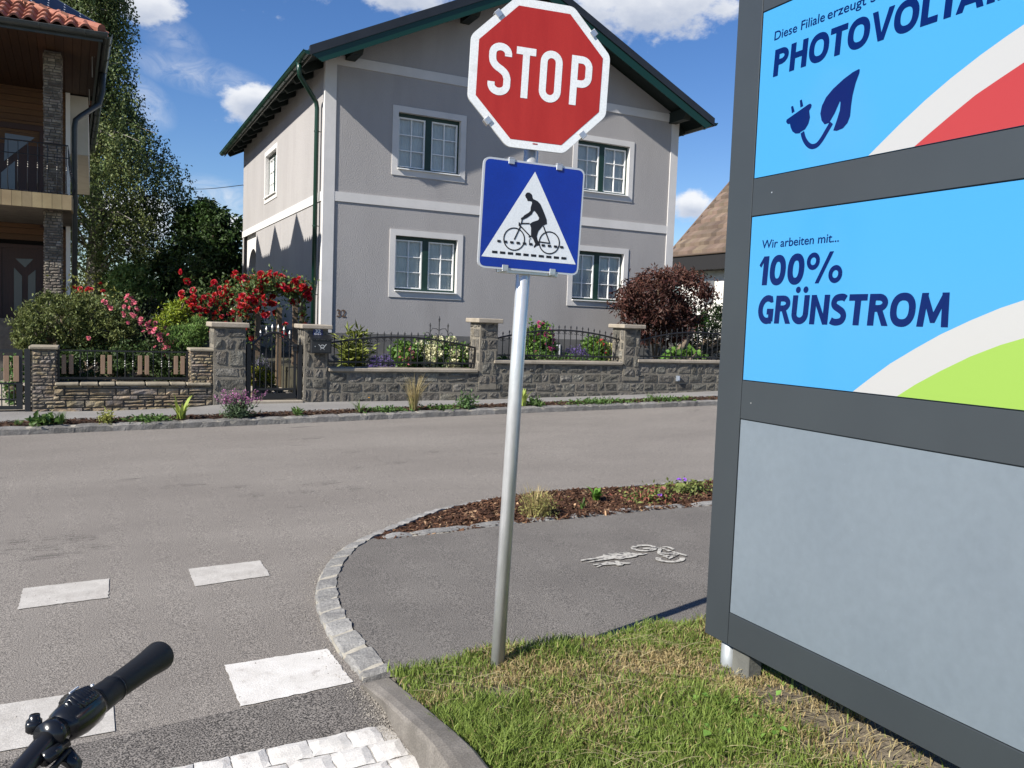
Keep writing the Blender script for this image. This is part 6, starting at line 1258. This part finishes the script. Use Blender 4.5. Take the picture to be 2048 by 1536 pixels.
def hydrangea(label, px, py, hw, hh, y, seed, nb, col, size=.055):
    rng = RNG(seed); root = plant('hydrangea', label, 'shrub', px, py+hh, y); e = ell(px, py, hw, hh, y, .35, 1); pts = clumped(rng, [e], 2600, 60, .2, .6); foliage('foliage', rng, pts, .075, LG('hydrangea leaf', (.085, .16, .028)), root, aspect=.65)
    c, r, _ = e; P = []; H_ = []
    for i in range(nb):
        d = unit((rng.normal(size=3)+np.array([0, -1.3, .55]))[None])[0]; hc = np.array(c)+d*np.array(r)*1.08
        if nb > 20: H_.append(hc)
        else:
            for k in range(130): q = unit(rng.normal(size=(1, 3)))[0]; P.append(hc+q*.10*np.array([1, 1, .75]))
    foliage('blossoms', rng, np.array(P if P else H_), .045, mat('bloom %d' % seed, col, island=.12, rough=.7, trans=.25), root, aspect=.9) if P else blooms('blossoms', rng, H_, size, mat('bloom %d' % seed, col, island=.2, rough=.7, trans=.25), root, petals=8)
    stems('stems', MATS['green stem'], root, [[Vector(BASE[root.name]), Vector(c)]], .015)
hydrangea('cream hydrangea with round heads behind the first fence panel', 880, 712, 62, 30, 14.3, 41, 20, (.62, .60, .38))
hydrangea('pale yellow flowering shrub behind the second fence panel, near the third pillar', 1210, 712, 26, 20, 14.3, 42, 7, (.55, .54, .25))
hydrangea('pink rose with few blooms left of the cream hydrangea', 806, 712, 12, 24, 14.1, 43, 26, (.62, .22, .24), .06)
hydrangea('rose bush with magenta blooms rising above the second fence panel', 1078, 695, 22, 46, 14.5, 44, 30, (.42, .06, .17), .065)
hydrangea('small red flowers behind the right half of the second fence panel', 1190, 700, 8, 24, 14.2, 45, 21, (.40, .03, .04), .045)
hydrangea('white and pink small flowers beside the third pillar, left of the sign pole', 940, 715, 12, 16, 14.2, 46, 24, (.62, .46, .44), .035)
leaf_tree('bedding_flowers', 'green bedding plants along the wall coping behind the second fence panel', 'flowers', [ell(1075, 718, 35, 12, 14.05, .2, 1), ell(1140, 722, 40, 8, 14.0, .15, .7), ell(1010, 722, 15, 8, 14.0, .15, .4)], 2600, .05, (.075, .14, .03), 47, trunk=.8, nclump=70, spread=.2)
def red_bush():
    rng = RNG(51); y = 15.6; E_ = [ell(1310, 600, 62, 60, y, .9, 1.4), ell(1360, 592, 42, 50, y+.2, .8, 1), ell(1290, 640, 40, 40, y-.1, .6, .6), ell(1335, 650, 46, 38, y, .7, .7)]
    root = plant('purple_leaved_bush', 'rounded dark red leaved bush in front of the grey house corner', 'bush', 1310, 735, y); P = clumped(rng, E_, 9500, 170, .15, .55)
    foliage('foliage', rng, P, .115, LG('purple leaf', (.058, .024, .018), .45), root, aspect=.34, droop=.35)
    T = []
    for i in range(150):
        px = rng.uniform(1240, 1412); top = np.interp(px, [1240, 1262, 1300, 1330, 1360, 1395, 1420, 1440], [600, 560, 528, 535, 527, 540, 565, 590])+abs(rng.normal())*14; p = aty(px, top+26, y+rng.normal()*.3); q = aty(px+rng.normal()*5, top, y+rng.normal()*.3)
        for k in range(9): T.append(np.array(p.lerp(q, k/8)))
    foliage('shoots', rng, np.array(T), .105, LG('purple leaf young', (.100, .042, .030), .35), root, aspect=.32, droop=.15)
    c = Vector(BASE[root.name]); stems('stems', M_BARK, root, [[c, aty(1325, 690, y), aty(1330, 640, y), aty(1350, 580, y)], [c, aty(1305, 690, y), aty(1300, 620, y), aty(1275, 580, y)], [c, aty(1315, 680, y), aty(1318, 620, y), aty(1315, 560, y)]], .035)
    mb = MB()
red_bush()
leaf_tree('hedge', 'dark green hedge behind the purple leaved bush at right', 'hedge', [ell(x, 670, 34, 62, 17.2, .6, 1) for x in (1375, 1420, 1465, 1510)], 9000, .07, (.022, .040, .012), 52, trunk=.8, nclump=260, spread=.12, shell=.75)
leaf_tree('leafy_plant', 'bright green broad leaves at the foot of the dark red bush', 'plant', [ell(1345, 715, 20, 10, 14.5, .2, 1), ell(1395, 640, 10, 16, 15.5, .2, .4), ell(1385, 712, 25, 12, 14.6, .2, .8)], 420, .12, (.085, .17, .03), 53, trunk=.8, nclump=40, spread=.3, aspect=.7)
# ------------------------------------------------------------------ grass verge
def tintmat(name, rough=.6, trans=.3):
    m = bpy.data.materials.new(name); m.use_nodes = True; nt = m.node_tree; N = nt.nodes; L = nt.links; b = N['Principled BSDF']; b.inputs['Roughness'].default_value = rough; b.inputs['Specular IOR Level'].default_value = .25
    a = N.new('ShaderNodeVertexColor'); a.layer_name = 'tint'; L.new(a.outputs[0], b.inputs['Base Color'])
    t = N.new('ShaderNodeBsdfTranslucent'); L.new(a.outputs[0], t.inputs[0]); mx = N.new('ShaderNodeMixShader'); mx.inputs[0].default_value = trans; L.new(b.outputs[0], mx.inputs[1]); L.new(t.outputs[0], mx.inputs[2]); L.new(mx.outputs[0], N['Material Output'].inputs['Surface']); return m
def vnoise(x, y, s, seed):
    r = np.random.default_rng(seed); g = r.random((64, 64)); u, v = x*s+100, y*s+100; i, j = np.floor(u).astype(int), np.floor(v).astype(int); fu, fv = u-i, v-j; fu = fu*fu*(3-2*fu); fv = fv*fv*(3-2*fv)
    q = lambda a, b: g[a % 64, b % 64]; return (q(i, j)*(1-fu)+q(i+1, j)*fu)*(1-fv)+(q(i, j+1)*(1-fu)+q(i+1, j+1)*fu)*fv
def inpoly(x, y, poly):
    c = np.zeros(len(x), bool); n = len(poly)
    for i in range(n):
        (x0, y0), (x1, y1) = poly[i], poly[i-1]
        if y0 == y1: continue
        c ^= ((y0 > y) != (y1 > y)) & (x < (x1-x0)*(y-y0)/(y1-y0)+x0)
    return c
VP = [(p.x, p.y) for p in gb]+[(14, -3)]+[(kt[-1].x+.1, -3)]+[(p.x, p.y) for p in kt[::-1]]
def vz(x, y): return SL*x+.048+.035*vnoise(x, y, 3.1, 3)+.02*vnoise(x, y, 9, 4)+.03*np.clip((2.9-y)*.6, 0, 1)
def verge():
    rng = RNG(61); hard = [((1090, 1345), .20, 1), ((1000, 1385), .16, .8), ((1330, 1325), .25, .9), ((870, 1400), .16, .8), ((1530, 1395), .22, 1), ((1620, 1430), .22, 1), ((1740, 1490), .25, 1), ((1120, 1420), .24, .75), ((1290, 1310), .3, .6), ((930, 1420), .1, .6)]
    lush = [((985, 1450), .16, 1), ((1010, 1500), .25, .8), ((1420, 1440), .25, .7), ((1110, 1325), .14, .7), ((1500, 1480), .3, .5)]
    def field(x, y, lst):
        f = np.zeros(len(x))
        for (px, py), r, w in lst: c = gnd(px, py, .06); f = np.maximum(f, w*np.exp(-((x-c.x)**2+(y-c.y)**2*1.8)/(r*r)))
        return f
    # soil under the blades
    xs = np.arange(.4, 6.0, .06); ys = np.arange(-1.0, 3.5, .06); X, Y = np.meshgrid(xs, ys, indexing='ij'); Z = vz(X.ravel(), Y.ravel()).reshape(X.shape)-.012; n = len(ys)
    cx, cy = (X[:-1, :-1]+.03).ravel(), (Y[:-1, :-1]+.03).ravel(); ok = inpoly(cx, cy, VP).reshape(len(xs)-1, n-1); V = np.stack([X.ravel(), Y.ravel(), Z.ravel()], 1); T = []
    for i in range(len(xs)-1):
        for j in range(n-1):
            if ok[i, j]: a = i*n+j; T.append((a, a+n, a+n+1, a+1))
    struct(npmesh('verge_soil', V, T, mat('verge soil', (.105, .085, .058), (.16, .13, .088), scale=6, rough=1, bump=.9, bscale=60, bdist=.015, fine=.3, fscale=90)))
    n = 330000; x = rng.uniform(.5, 4.3, n); y = rng.uniform(.6, 3.45, n)
    k = inpoly(x, y, VP); x, y = x[k], y[k]; x = x+rng.normal(0, .012, len(x)); y = y+rng.normal(0, .016, len(x)); soil = field(x, y, [((1560, 1400), .16, 1), ((1640, 1440), .17, 1), ((1720, 1480), .19, 1), ((1800, 1520), .2, 1), ((1880, 1560), .2, 1), ((1480, 1340), .12, .9), ((1010, 1392), .09, .8)])
    dens = .42+.5*vnoise(x, y, 4.5, 5); dens *= 1-.93*np.clip(soil*1.3, 0, 1); dens = np.where(x > 2.9, dens*.5, dens); k = rng.random(len(x)) < dens; x, y, soil = x[k], y[k], soil[k]
    dry = np.clip(field(x, y, hard)*1.25+.07+1.0*(vnoise(x, y, 2.6, 8)-.42)+.8*(vnoise(x, y, 7, 9)-.5), 0, 1); lu = field(x, y, lush); dry = np.clip(dry-lu*.7, 0, 1)
    n = len(x); isdry = rng.random(n) < np.clip(dry*.85+.09, 0, .93)
    h = (.022+.026*vnoise(x, y, 5, 12)+.05*lu)*rng.uniform(.5, 1.35, n)*np.where(isdry, .85, 1); lean = rng.uniform(.1, .9, n)*np.where(isdry, 1.5, 1)*h; a = rng.uniform(0, 2*PI, n); w = rng.uniform(.0014, .0030, n)
    z = vz(x, y)-.012; B = np.stack([x, y, z], 1); D = np.stack([np.cos(a), np.sin(a), 0*a], 1); s = rng.uniform(0, 2*PI, n); S_ = np.stack([np.cos(s), np.sin(s), 0*s], 1)*w[:, None]; up = np.array([0, 0, 1.])
    M_ = B+D*(lean*.3)[:, None]+up*(h*.62)[:, None]; Tp = B+D*lean[:, None]+up*(h*np.where(isdry, .82, 1))[:, None]
    V = np.stack([B-S_, B+S_, M_+S_*.8, M_-S_*.8, Tp], 1).reshape(-1, 3); i = np.arange(n)[:, None]*5; T = np.concatenate([i+np.array([[0, 1, 2]]), i+np.array([[0, 2, 3]]), i+np.array([[3, 2, 4]])], 1).reshape(-1, 3)
    g0 = np.array([.105, .158, .026]); g1 = np.array([.225, .290, .065]); d0 = np.array([.40, .33, .165]); d1 = np.array([.31, .23, .105]); q = rng.random(n)[:, None]
    col = np.where(isdry[:, None], d0*q+d1*(1-q), g0*q+g1*(1-q))*rng.uniform(.75, 1.25, n)[:, None]; tag(npmesh('grass', V, T, tintmat('grass blades'), None, np.repeat(col, 5, 0)), 'short mown grass with dry yellow patches around the sign pole and billboard', 'grass', kind='stuff')
    # mown straw lying about
    Vs = []; Ts = []; Cs = []; o = 0; spots = [(1108, 1462, 1300, 1536), (1430, 1405, 1610, 1440), (1540, 1388, 1650, 1440), (1240, 1380, 1300, 1418), (1020, 1500, 1070, 1536), (1180, 1500, 1260, 1536), (1330, 1420, 1480, 1490), (1450, 1480, 1660, 1530), (1420, 1470, 1560, 1500), (900, 1308, 985, 1304), (1190, 1262, 1235, 1275)]
    items = [(gnd(a, b, .085), gnd(c, d, .085)) for a, b, c, d in spots]
    for _ in range(420):
        p = Vector((rng.uniform(.9, 2.45), rng.uniform(1.4, 3.25), 0)); t = rng.normal()*.5-.5; l = rng.uniform(.04, .17); items.append((p, p+Vector((math.cos(t), math.sin(t), 0))*l))
    for p, q in items:
        if (p-q).length < .22 and not inpoly(np.array([p.x, q.x]), np.array([p.y, q.y]), VP).all(): continue
        d = (q-p); d.z = 0; sd_ = Vector((-d.y, d.x, 0)).normalized()*rng.uniform(.0010, .0020)*(1.3 if d.length > .25 else 1); c = np.array([.46, .40, .22])*rng.uniform(.7, 1.15); hz = rng.uniform(.008, .024); n = 5
        for k in range(n+1):
            t = k/n; m = p.lerp(q, t); zz = float(vz(np.array([m.x]), np.array([m.y]))[0])+hz*(.7+.5*math.sin(t*3)); b = sd_*(4*t*(1-t))*1.2
            for sg in (-1, 1): Vs.append((m.x+sd_.x*sg+b.x, m.y+sd_.y*sg+b.y, zz)); Cs.append(c)
            if k: Ts += [(o-2, o-1, o+1), (o-2, o+1, o)]
            o += 2
    tag(npmesh('straw', np.array(Vs), Ts, tintmat('straw blades'), None, np.array(Cs)), 'loose dry straw stalks lying on the mown grass', 'straw', kind='stuff')
    rng2 = RNG(62)
    for px, py, h in ((1583, 1385, .10), (1612, 1395, .08)):
        b = gnd(px, py, .05); tag(spray('grass_stalk', rng2, b, 5, h*1.5, .02, .003, mat('green stalk', (.16, .22, .06), rough=.7), None, arch=.1, r0=.01), 'tall green grass stalk standing in the shade of the billboard' if px == 1583 else 'shorter grass stalk right of the tall one below the billboard', 'grass stalk')
    # clover-like broad leaves and one daisy
    P = np.array([tuple(gnd(rng.uniform(1380, 1560), rng.uniform(1395, 1500), .08)) for _ in range(60)]); P[:, 2] = vz(P[:, 0], P[:, 1])+rng.uniform(.015, .04, len(P)); tag(foliage('weed_leaves', rng, P, .032, leafmat('clover leaf', (.12, .22, .04)), None, aspect=.8, droop=.1, up=.8), 'small broad leaved weeds among the grass below the billboard', 'weeds', kind='stuff')
    b = gnd(1004, 1414, .10); root = thing('daisy', 'single white daisy in the tall grass in front of the sign pole', 'flower', (b.x, b.y, b.z-.05)); blooms('blossom', rng, [np.array(b)], .012, mat('daisy white', (.75, .75, .72), rough=.6), root); stems('stem', MATS['green stem'], root, [[Vector((b.x, b.y, b.z-.05)), b]], .0015)
verge()
# ------------------------------------------------------------------ bark mulch and bed plants
def mulch(name, label, poly, n, zf, seed, smin, smax, mulch_k=1.0):
    rng = RNG(seed); P = np.array(poly); x = rng.uniform(P[:, 0].min(), P[:, 0].max(), n); y = rng.uniform(P[:, 1].min(), P[:, 1].max(), n); k = inpoly(x, y, poly); x, y = x[k], y[k]; n = len(x)
    z = np.array([zf(a, b) for a, b in zip(x, y)])+rng.uniform(.0, .018, n); L_ = rng.uniform(smin, smax, n); W_ = L_*rng.uniform(.18, .5, n); a = rng.uniform(0, 2*PI, n); t = rng.normal(0, .35, n)
    u = np.stack([np.cos(a)*np.cos(t), np.sin(a)*np.cos(t), np.sin(t)], 1)*(L_/2)[:, None]; tt = rng.normal(0, .4, n); v = np.stack([-np.sin(a)*np.cos(tt), np.cos(a)*np.cos(tt), np.sin(tt)], 1)*(W_/2)[:, None]; c = np.stack([x, y, z], 1); up = np.array([0, 0, .004])
    V = np.stack([c-u-v*.6, c+u*.8-v, c+u+v*.5, c-u*.7+v, c+up-u*.1], 1).reshape(-1, 3); i = np.arange(n)[:, None]*5; T = np.concatenate([i+np.array([q]) for q in ([0, 1, 4], [1, 2, 4], [2, 3, 4], [3, 0, 4])], 1).reshape(-1, 3)
    q = rng.random(n)[:, None]; col = np.where(q < .76, np.array([.062, .029, .016]), np.where(q < .94, np.array([.125, .062, .033]), np.array([.33, .21, .12])))*mulch_k*rng.uniform(.6, 1.3, n)[:, None]
    return tag(npmesh(name, V, T, tintmat(name+' chips', .85, 0.0), None, np.repeat(col, 5, 0)), label, 'mulch', kind='stuff')
nb_poly = [(p.x, p.y) for p in edge[1:]]+[(p.x, p.y) for p in inner[iT::-6]]; nb_poly = [q for q in nb_poly if q[0] < 9.5]
mulch('bark_mulch', 'brown bark mulch filling the pointed bed between road and footpath', nb_poly, 42000, lambda a, b: SL*a+.034+.01*math.sin(a*2.3), 71, .018, .06)
fb = [(x, ky(x)+.15) for x in np.arange(-3, 13, .5)]+[(x, ky(x)+.60) for x in np.arange(13, -3, -.5)]
mulch('bark_mulch', 'brown bark mulch in the narrow bed along the far kerb', fb, 16000, lambda a, b: SL*a+.095, 72, .02, .06, .62)
def bedplants():
    rng = RNG(81); G1 = leafmat('bed green', (.075, .135, .032)); G2 = leafmat('iris leaf', (.28, .34, .07), .25); G3 = leafmat('dry blade', (.34, .27, .12), .3); G4 = leafmat('grey green', (.085, .125, .065)); grp = 'plants in the narrow bed along the far kerb'
    def at(px, py):
        p = gnd(px, py, .10); p.y = max(p.y, ky(p.x)+.20); return p
    def hgt(p, dpy): d = (p-Vector(EYE)).dot(Vector(AX[2])); return dpy*d/F_PX
    def iris(label, px, py, top, n=16):
        p = at(px, py); h = hgt(p, py-top); root = thing('iris', label, 'plant', tuple(p), grp); spray('leaves', rng, p, n, h*1.12, h*.55, .045, G2, root, arch=.35, r0=.06, seg=5, hv=.35, tipw=.15)
    iris('yellow green iris fan in the far bed, in front of the small layered pillar', 363, 838, 796); iris('yellow green iris fan in the far bed, just right of the sign pole', 1061, 815, 779)
    def tuft(name, label, px, py, top, n, m, spread=.6, w=.006, arch=.5, cat='grass tuft'):
        p = at(px, py); h = hgt(p, py-top); return tag(spray(name, rng, p, n, h*1.15, h*spread, w, m, None, arch=arch, r0=.05, hv=.4), label, cat, grp)
    tuft('grass_tuft', 'spiky green grass tuft in the far bed below the slat railing', 122, 848, 827, 70, G1, .7, .010); tuft('grass_tuft', 'low grass blades beside the spiky tuft at the left end of the far bed', 35, 852, 842, 40, G1, 1.2, .008)
    tuft('feather_grass', 'tall straw coloured feather grass in front of the rubble wall', 838, 823, 766, 150, G3, .75, .007, .35); tuft('feather_grass', 'green lower blades at the foot of the tall feather grass', 838, 824, 800, 90, leafmat('feather green', (.17, .20, .06)), .5, .007, .3)
    tuft('day_lily', 'arching green lily tuft in front of the mailbox', 730, 828, 806, 34, leafmat('lily leaf', (.12, .19, .05)), 1.0, .016, .7, 'plant'); tuft('day_lily', 'small green lily tuft in the far bed below the small light box', 1326, 806, 791, 30, leafmat('lily leaf', (.12, .19, .05)), .9, .014, .6, 'plant'); tuft('day_lily', 'broad green tuft at the right end of the far bed beside the billboard', 1400, 804, 795, 34, leafmat('lily leaf', (.12, .19, .05)), 1.6, .016, .7, 'plant')
    def clump(name, label, px, py, hw, top, n, size, m, aspect=.5, cat='plant', droop=0):
        p = at(px, py); h = hgt(p, py-top); w = hgt(p, hw); P = np.array(p)+np.stack([rng.normal(0, w*.5, n), rng.normal(0, .07, n), np.abs(rng.normal(0, h*.5, n))], 1); return tag(foliage(name, rng, P, size, m, None, aspect=aspect, droop=droop), label, cat, grp, 'stuff' if name == 'ground_cover' else None)
    clump('leafy_weed', 'dark green leafy rosette in the far bed left of the spiky tuft', 88, 850, 22, 838, 120, .10, G1, .5, droop=-.2); clump('low_shrub', 'small yellowish shrub in the far bed below the slat railing', 213, 846, 12, 828, 260, .05, leafmat('yellow shrub leaf', (.24, .25, .06)), .4, droop=-.4)
    clump('ground_cover', 'creeping green strip in the far bed left of the first iris', 300, 845, 42, 838, 420, .05, G1); clump('ground_cover', 'creeping green strip in the far bed between lily and feather grass', 790, 827, 45, 821, 300, .05, G1); clump('leafy_weed', 'thin weed in the far bed below the iron gate', 600, 832, 6, 822, 90, .07, G1, .3, droop=-.6); clump('low_shrub', 'round green herb in the far bed left of the sign pole', 957, 822, 16, 799, 420, .055, leafmat('herb leaf', (.085, .15, .05)), .4, droop=-.3)
    clump('ground_cover', 'creeping green strip in the far bed beside the round herb', 905, 824, 35, 818, 240, .05, G1); clump('leafy_weed', 'low dark weed in the far bed right of the second iris', 1100, 817, 16, 806, 110, .08, G1, .4); clump('ground_cover', 'creeping green strip in the far bed right of the low dark weed', 1230, 811, 80, 804, 520, .05, G1); clump('ground_cover', 'creeping green strip in the far bed below the hedge', 1370, 806, 60, 800, 300, .05, G1)
    p = at(482, 838); h = hgt(p, 55); w = hgt(p, 28); root = thing('salvia', 'bushy salvia with pink purple flower spikes in front of the iron gate', 'plant', tuple(p), grp)
    P = np.array(p)+np.stack([rng.normal(0, w*.42, 900), rng.normal(0, w*.35, 900), np.abs(rng.normal(0, h*.26, 900))], 1); foliage('foliage', rng, P, .055, G4, root, aspect=.4, droop=-.3); S_ = []; paths = []
    for i in range(34):
        a = rng.normal(0, w*.55); b = Vector((p.x+a*.7, p.y+rng.normal()*w*.3, p.z+h*.35)); e = Vector((p.x+a*1.15, b.y, p.z+h*rng.uniform(.7, 1.02))); paths.append([b, e])
        for k in range(26): S_.append(np.array(b.lerp(e, .35+.65*k/26))+rng.normal(size=3)*.008)
    foliage('blossoms', rng, np.array(S_), .022, mat('salvia bloom', (.30, .11, .23), island=.3, rough=.7, trans=.2), root, aspect=.8); stems('stems', MATS['green stem'], root, paths, .004)
    p = Vector((aty(738, 797, WALLY-.05).x, WALLY-.05, pz(5))); root = thing('poppy', 'tiny yellow flower growing where the rubble wall meets the pavement', 'flower', tuple(p)); blooms('blossom', rng, [np.array(p)+np.array([0, 0, .06])], .025, mat('yellow petals', (.75, .36, .02), rough=.6), root, petals=6); stems('stem', MATS['green stem'], root, [[p, p+Vector((0, 0, .06))]], .002)
    grp = 'plants in the pointed mulch bed'
    def nat(px, py): return gnd(px, py, .05)
    p = nat(1070, 1032); root = thing('dry_herb', 'straw coloured upright herb in the mulch bed right of the sign pole', 'plant', tuple(p), grp); spray('stalks', rng, p, 130, .20, .16, .006, G3, root, arch=.25, r0=.09, hv=.35); P = np.array(p)+np.stack([rng.normal(.03, .07, 500), rng.normal(0, .06, 500), np.abs(rng.normal(.06, .05, 500))], 1); foliage('leaves', rng, P, .03, leafmat('dry herb leaf', (.26, .25, .08)), root, aspect=.3, droop=-.6)
    p = nat(1192, 1002); root = thing('primrose', 'green leafy rosette in the middle of the mulch bed', 'plant', tuple(p), grp); spray('leaves', rng, p, 18, .13, .10, .035, leafmat('primrose leaf', (.10, .20, .03)), root, arch=.7, r0=.02, tipw=.3)
    p = nat(1166, 1018); root = thing('seedling', 'small green seedling left of the leafy rosette in the mulch bed', 'plant', tuple(p), grp); spray('leaves', rng, p, 12, .09, .07, .02, G1, root, arch=.6, r0=.02)
    p = nat(1298, 1000); root = thing('cranesbill', 'reddish green plant with a violet flower in the mulch bed', 'plant', tuple(p), grp); P = np.array(p)+np.stack([rng.normal(0, .12, 420), rng.normal(0, .08, 420), np.abs(rng.normal(0, .05, 420))], 1); foliage('foliage', rng, P[:280], .035, leafmat('cranesbill leaf', (.15, .18, .05)), root); foliage('red_foliage', rng, P[280:], .035, leafmat('cranesbill red', (.28, .10, .07)), root); V_ = mat('violet petals', (.24, .08, .50), island=.2, rough=.6); blooms('blossom', rng, [np.array(nat(1319, 1002))+np.array([0, 0, .05])], .04, V_, root, petals=6)
    p = nat(1375, 982); root = thing('cranesbill', 'low green plant with a violet flower at the road side of the mulch bed', 'plant', tuple(p), grp); P = np.array(p)+np.stack([rng.normal(0, .13, 300), rng.normal(0, .06, 300), np.abs(rng.normal(0, .04, 300))], 1); foliage('foliage', rng, P, .04, leafmat('cranesbill leaf', (.15, .18, .05)), root); blooms('blossom', rng, [np.array(nat(1369, 977))+np.array([0, 0, .08]), np.array(nat(1358, 973))+np.array([0, 0, .06])], .035, V_, root, petals=6)
bedplants()

# ------------------------------------------------------------------ grit, stains, scuffs
def road_wear():
    m = bpy.data.materials.new('road stain'); m.use_nodes = True; nt = m.node_tree; N = nt.nodes; L = nt.links; b = N['Principled BSDF']; b.inputs['Base Color'].default_value = (.055, .050, .046, 1); b.inputs['Roughness'].default_value = .8
    tc = N.new('ShaderNodeTexCoord'); n = N.new('ShaderNodeTexNoise'); n.inputs['Scale'].default_value = 22; n.inputs['Detail'].default_value = 8; n.inputs['Roughness'].default_value = .75; L.new(tc.outputs['Object'], n.inputs['Vector']); r = N.new('ShaderNodeMapRange'); L.new(n.outputs['Fac'], r.inputs['Value'])
    for k, v in (('From Min', .48), ('From Max', .72), ('To Min', 0), ('To Max', .6)): r.inputs[k].default_value = v
    mp = N.new('ShaderNodeMapping'); mp.inputs['Scale'].default_value = (.35, 1.3, 1); L.new(tc.outputs['Object'], mp.inputs[0]); L.new(mp.outputs[0], n.inputs['Vector'])
    L.new(r.outputs[0], b.inputs['Alpha']); rg = random.Random(91)
    for px, py, hw, hh in ((505, 992, 34, 6), (640, 968, 42, 5), (470, 975, 30, 4), (700, 978, 30, 6), (600, 985, 26, 5), (360, 972, 50, 4), (140, 1078, 62, 10), (60, 1098, 70, 10), (185, 1094, 40, 7), (20, 1085, 40, 7), (790, 926, 24, 4), (710, 936, 18, 4), (985, 908, 18, 3), (860, 905, 16, 3), (1385, 822, 18, 3), (610, 878, 60, 2), (700, 905, 22, 3)):
        pts = []
        for i in range(18):
            a = 2*PI*i/18; k = rg.uniform(.65, 1.15); q = gnd(px+hw*k*math.cos(a), py+hh*k*math.sin(a)-hw*k*math.cos(a)*.08); pts.append((q.x, q.y))
        sheet('road_stain', pts, .003, m)
    rng = RNG(92); P = []
    line = resample([Vector((p.x, p.y, 0)) for p in outer], .01)
    for _ in range(2600):
        i = rng.integers(0, len(line)-2); d = (line[i+1]-line[i]).normalized(); q = line[i]-Vector((-d.y, d.x, 0))*abs(rng.normal()*.05+.0); P.append((q.x, q.y, .004))
    for _ in range(1300):
        t = rng.integers(0, len(kb)-2); q = kb[t].lerp(kb[t+1], rng.random()); P.append((q.x-abs(rng.normal())*.05, q.y, .004))
    for _ in range(2200): P.append((rng.uniform(-3, 12), 0, .004)); P[-1] = (P[-1][0], ky(P[-1][0])-abs(rng.normal())*.10, .004)
    for _ in range(900): P.append((rng.uniform(-1.5, 5), rng.uniform(2.6, 8), .004))
    P = np.array(P); P[:, 2] += SL*P[:, 0]; inpath = inpoly(P[:, 0], P[:, 1], [(p.x, p.y) for p in edge]+[(p.x, p.y) for p in inner[iT:-1:6]]+[(p.x, p.y) for p in gb]); P = P[~inpath]; n = len(P); r = rng.uniform(.0015, .0048, n)[:, None]
    o = np.array([[1, 0, 0], [-.5, .87, 0], [-.5, -.87, 0], [0, 0, 1.0]]); V = (P[:, None, :]+o[None]*r[:, None, :]*rng.uniform(.6, 1.3, (n, 4, 1))).reshape(-1, 3); i = np.arange(n)[:, None]*4; T = np.concatenate([i+np.array([q]) for q in ([0, 1, 3], [1, 2, 3], [2, 0, 3])], 1).reshape(-1, 3); c = np.array([.24, .22, .19])*rng.uniform(.4, 1.6, (n, 1))
    tag(npmesh('grit', V, T, tintmat('grit stones', .9, 0.0), None, np.repeat(c, 4, 0)), 'loose grit gathered along the kerbs', 'grit', kind='stuff')
road_wear()
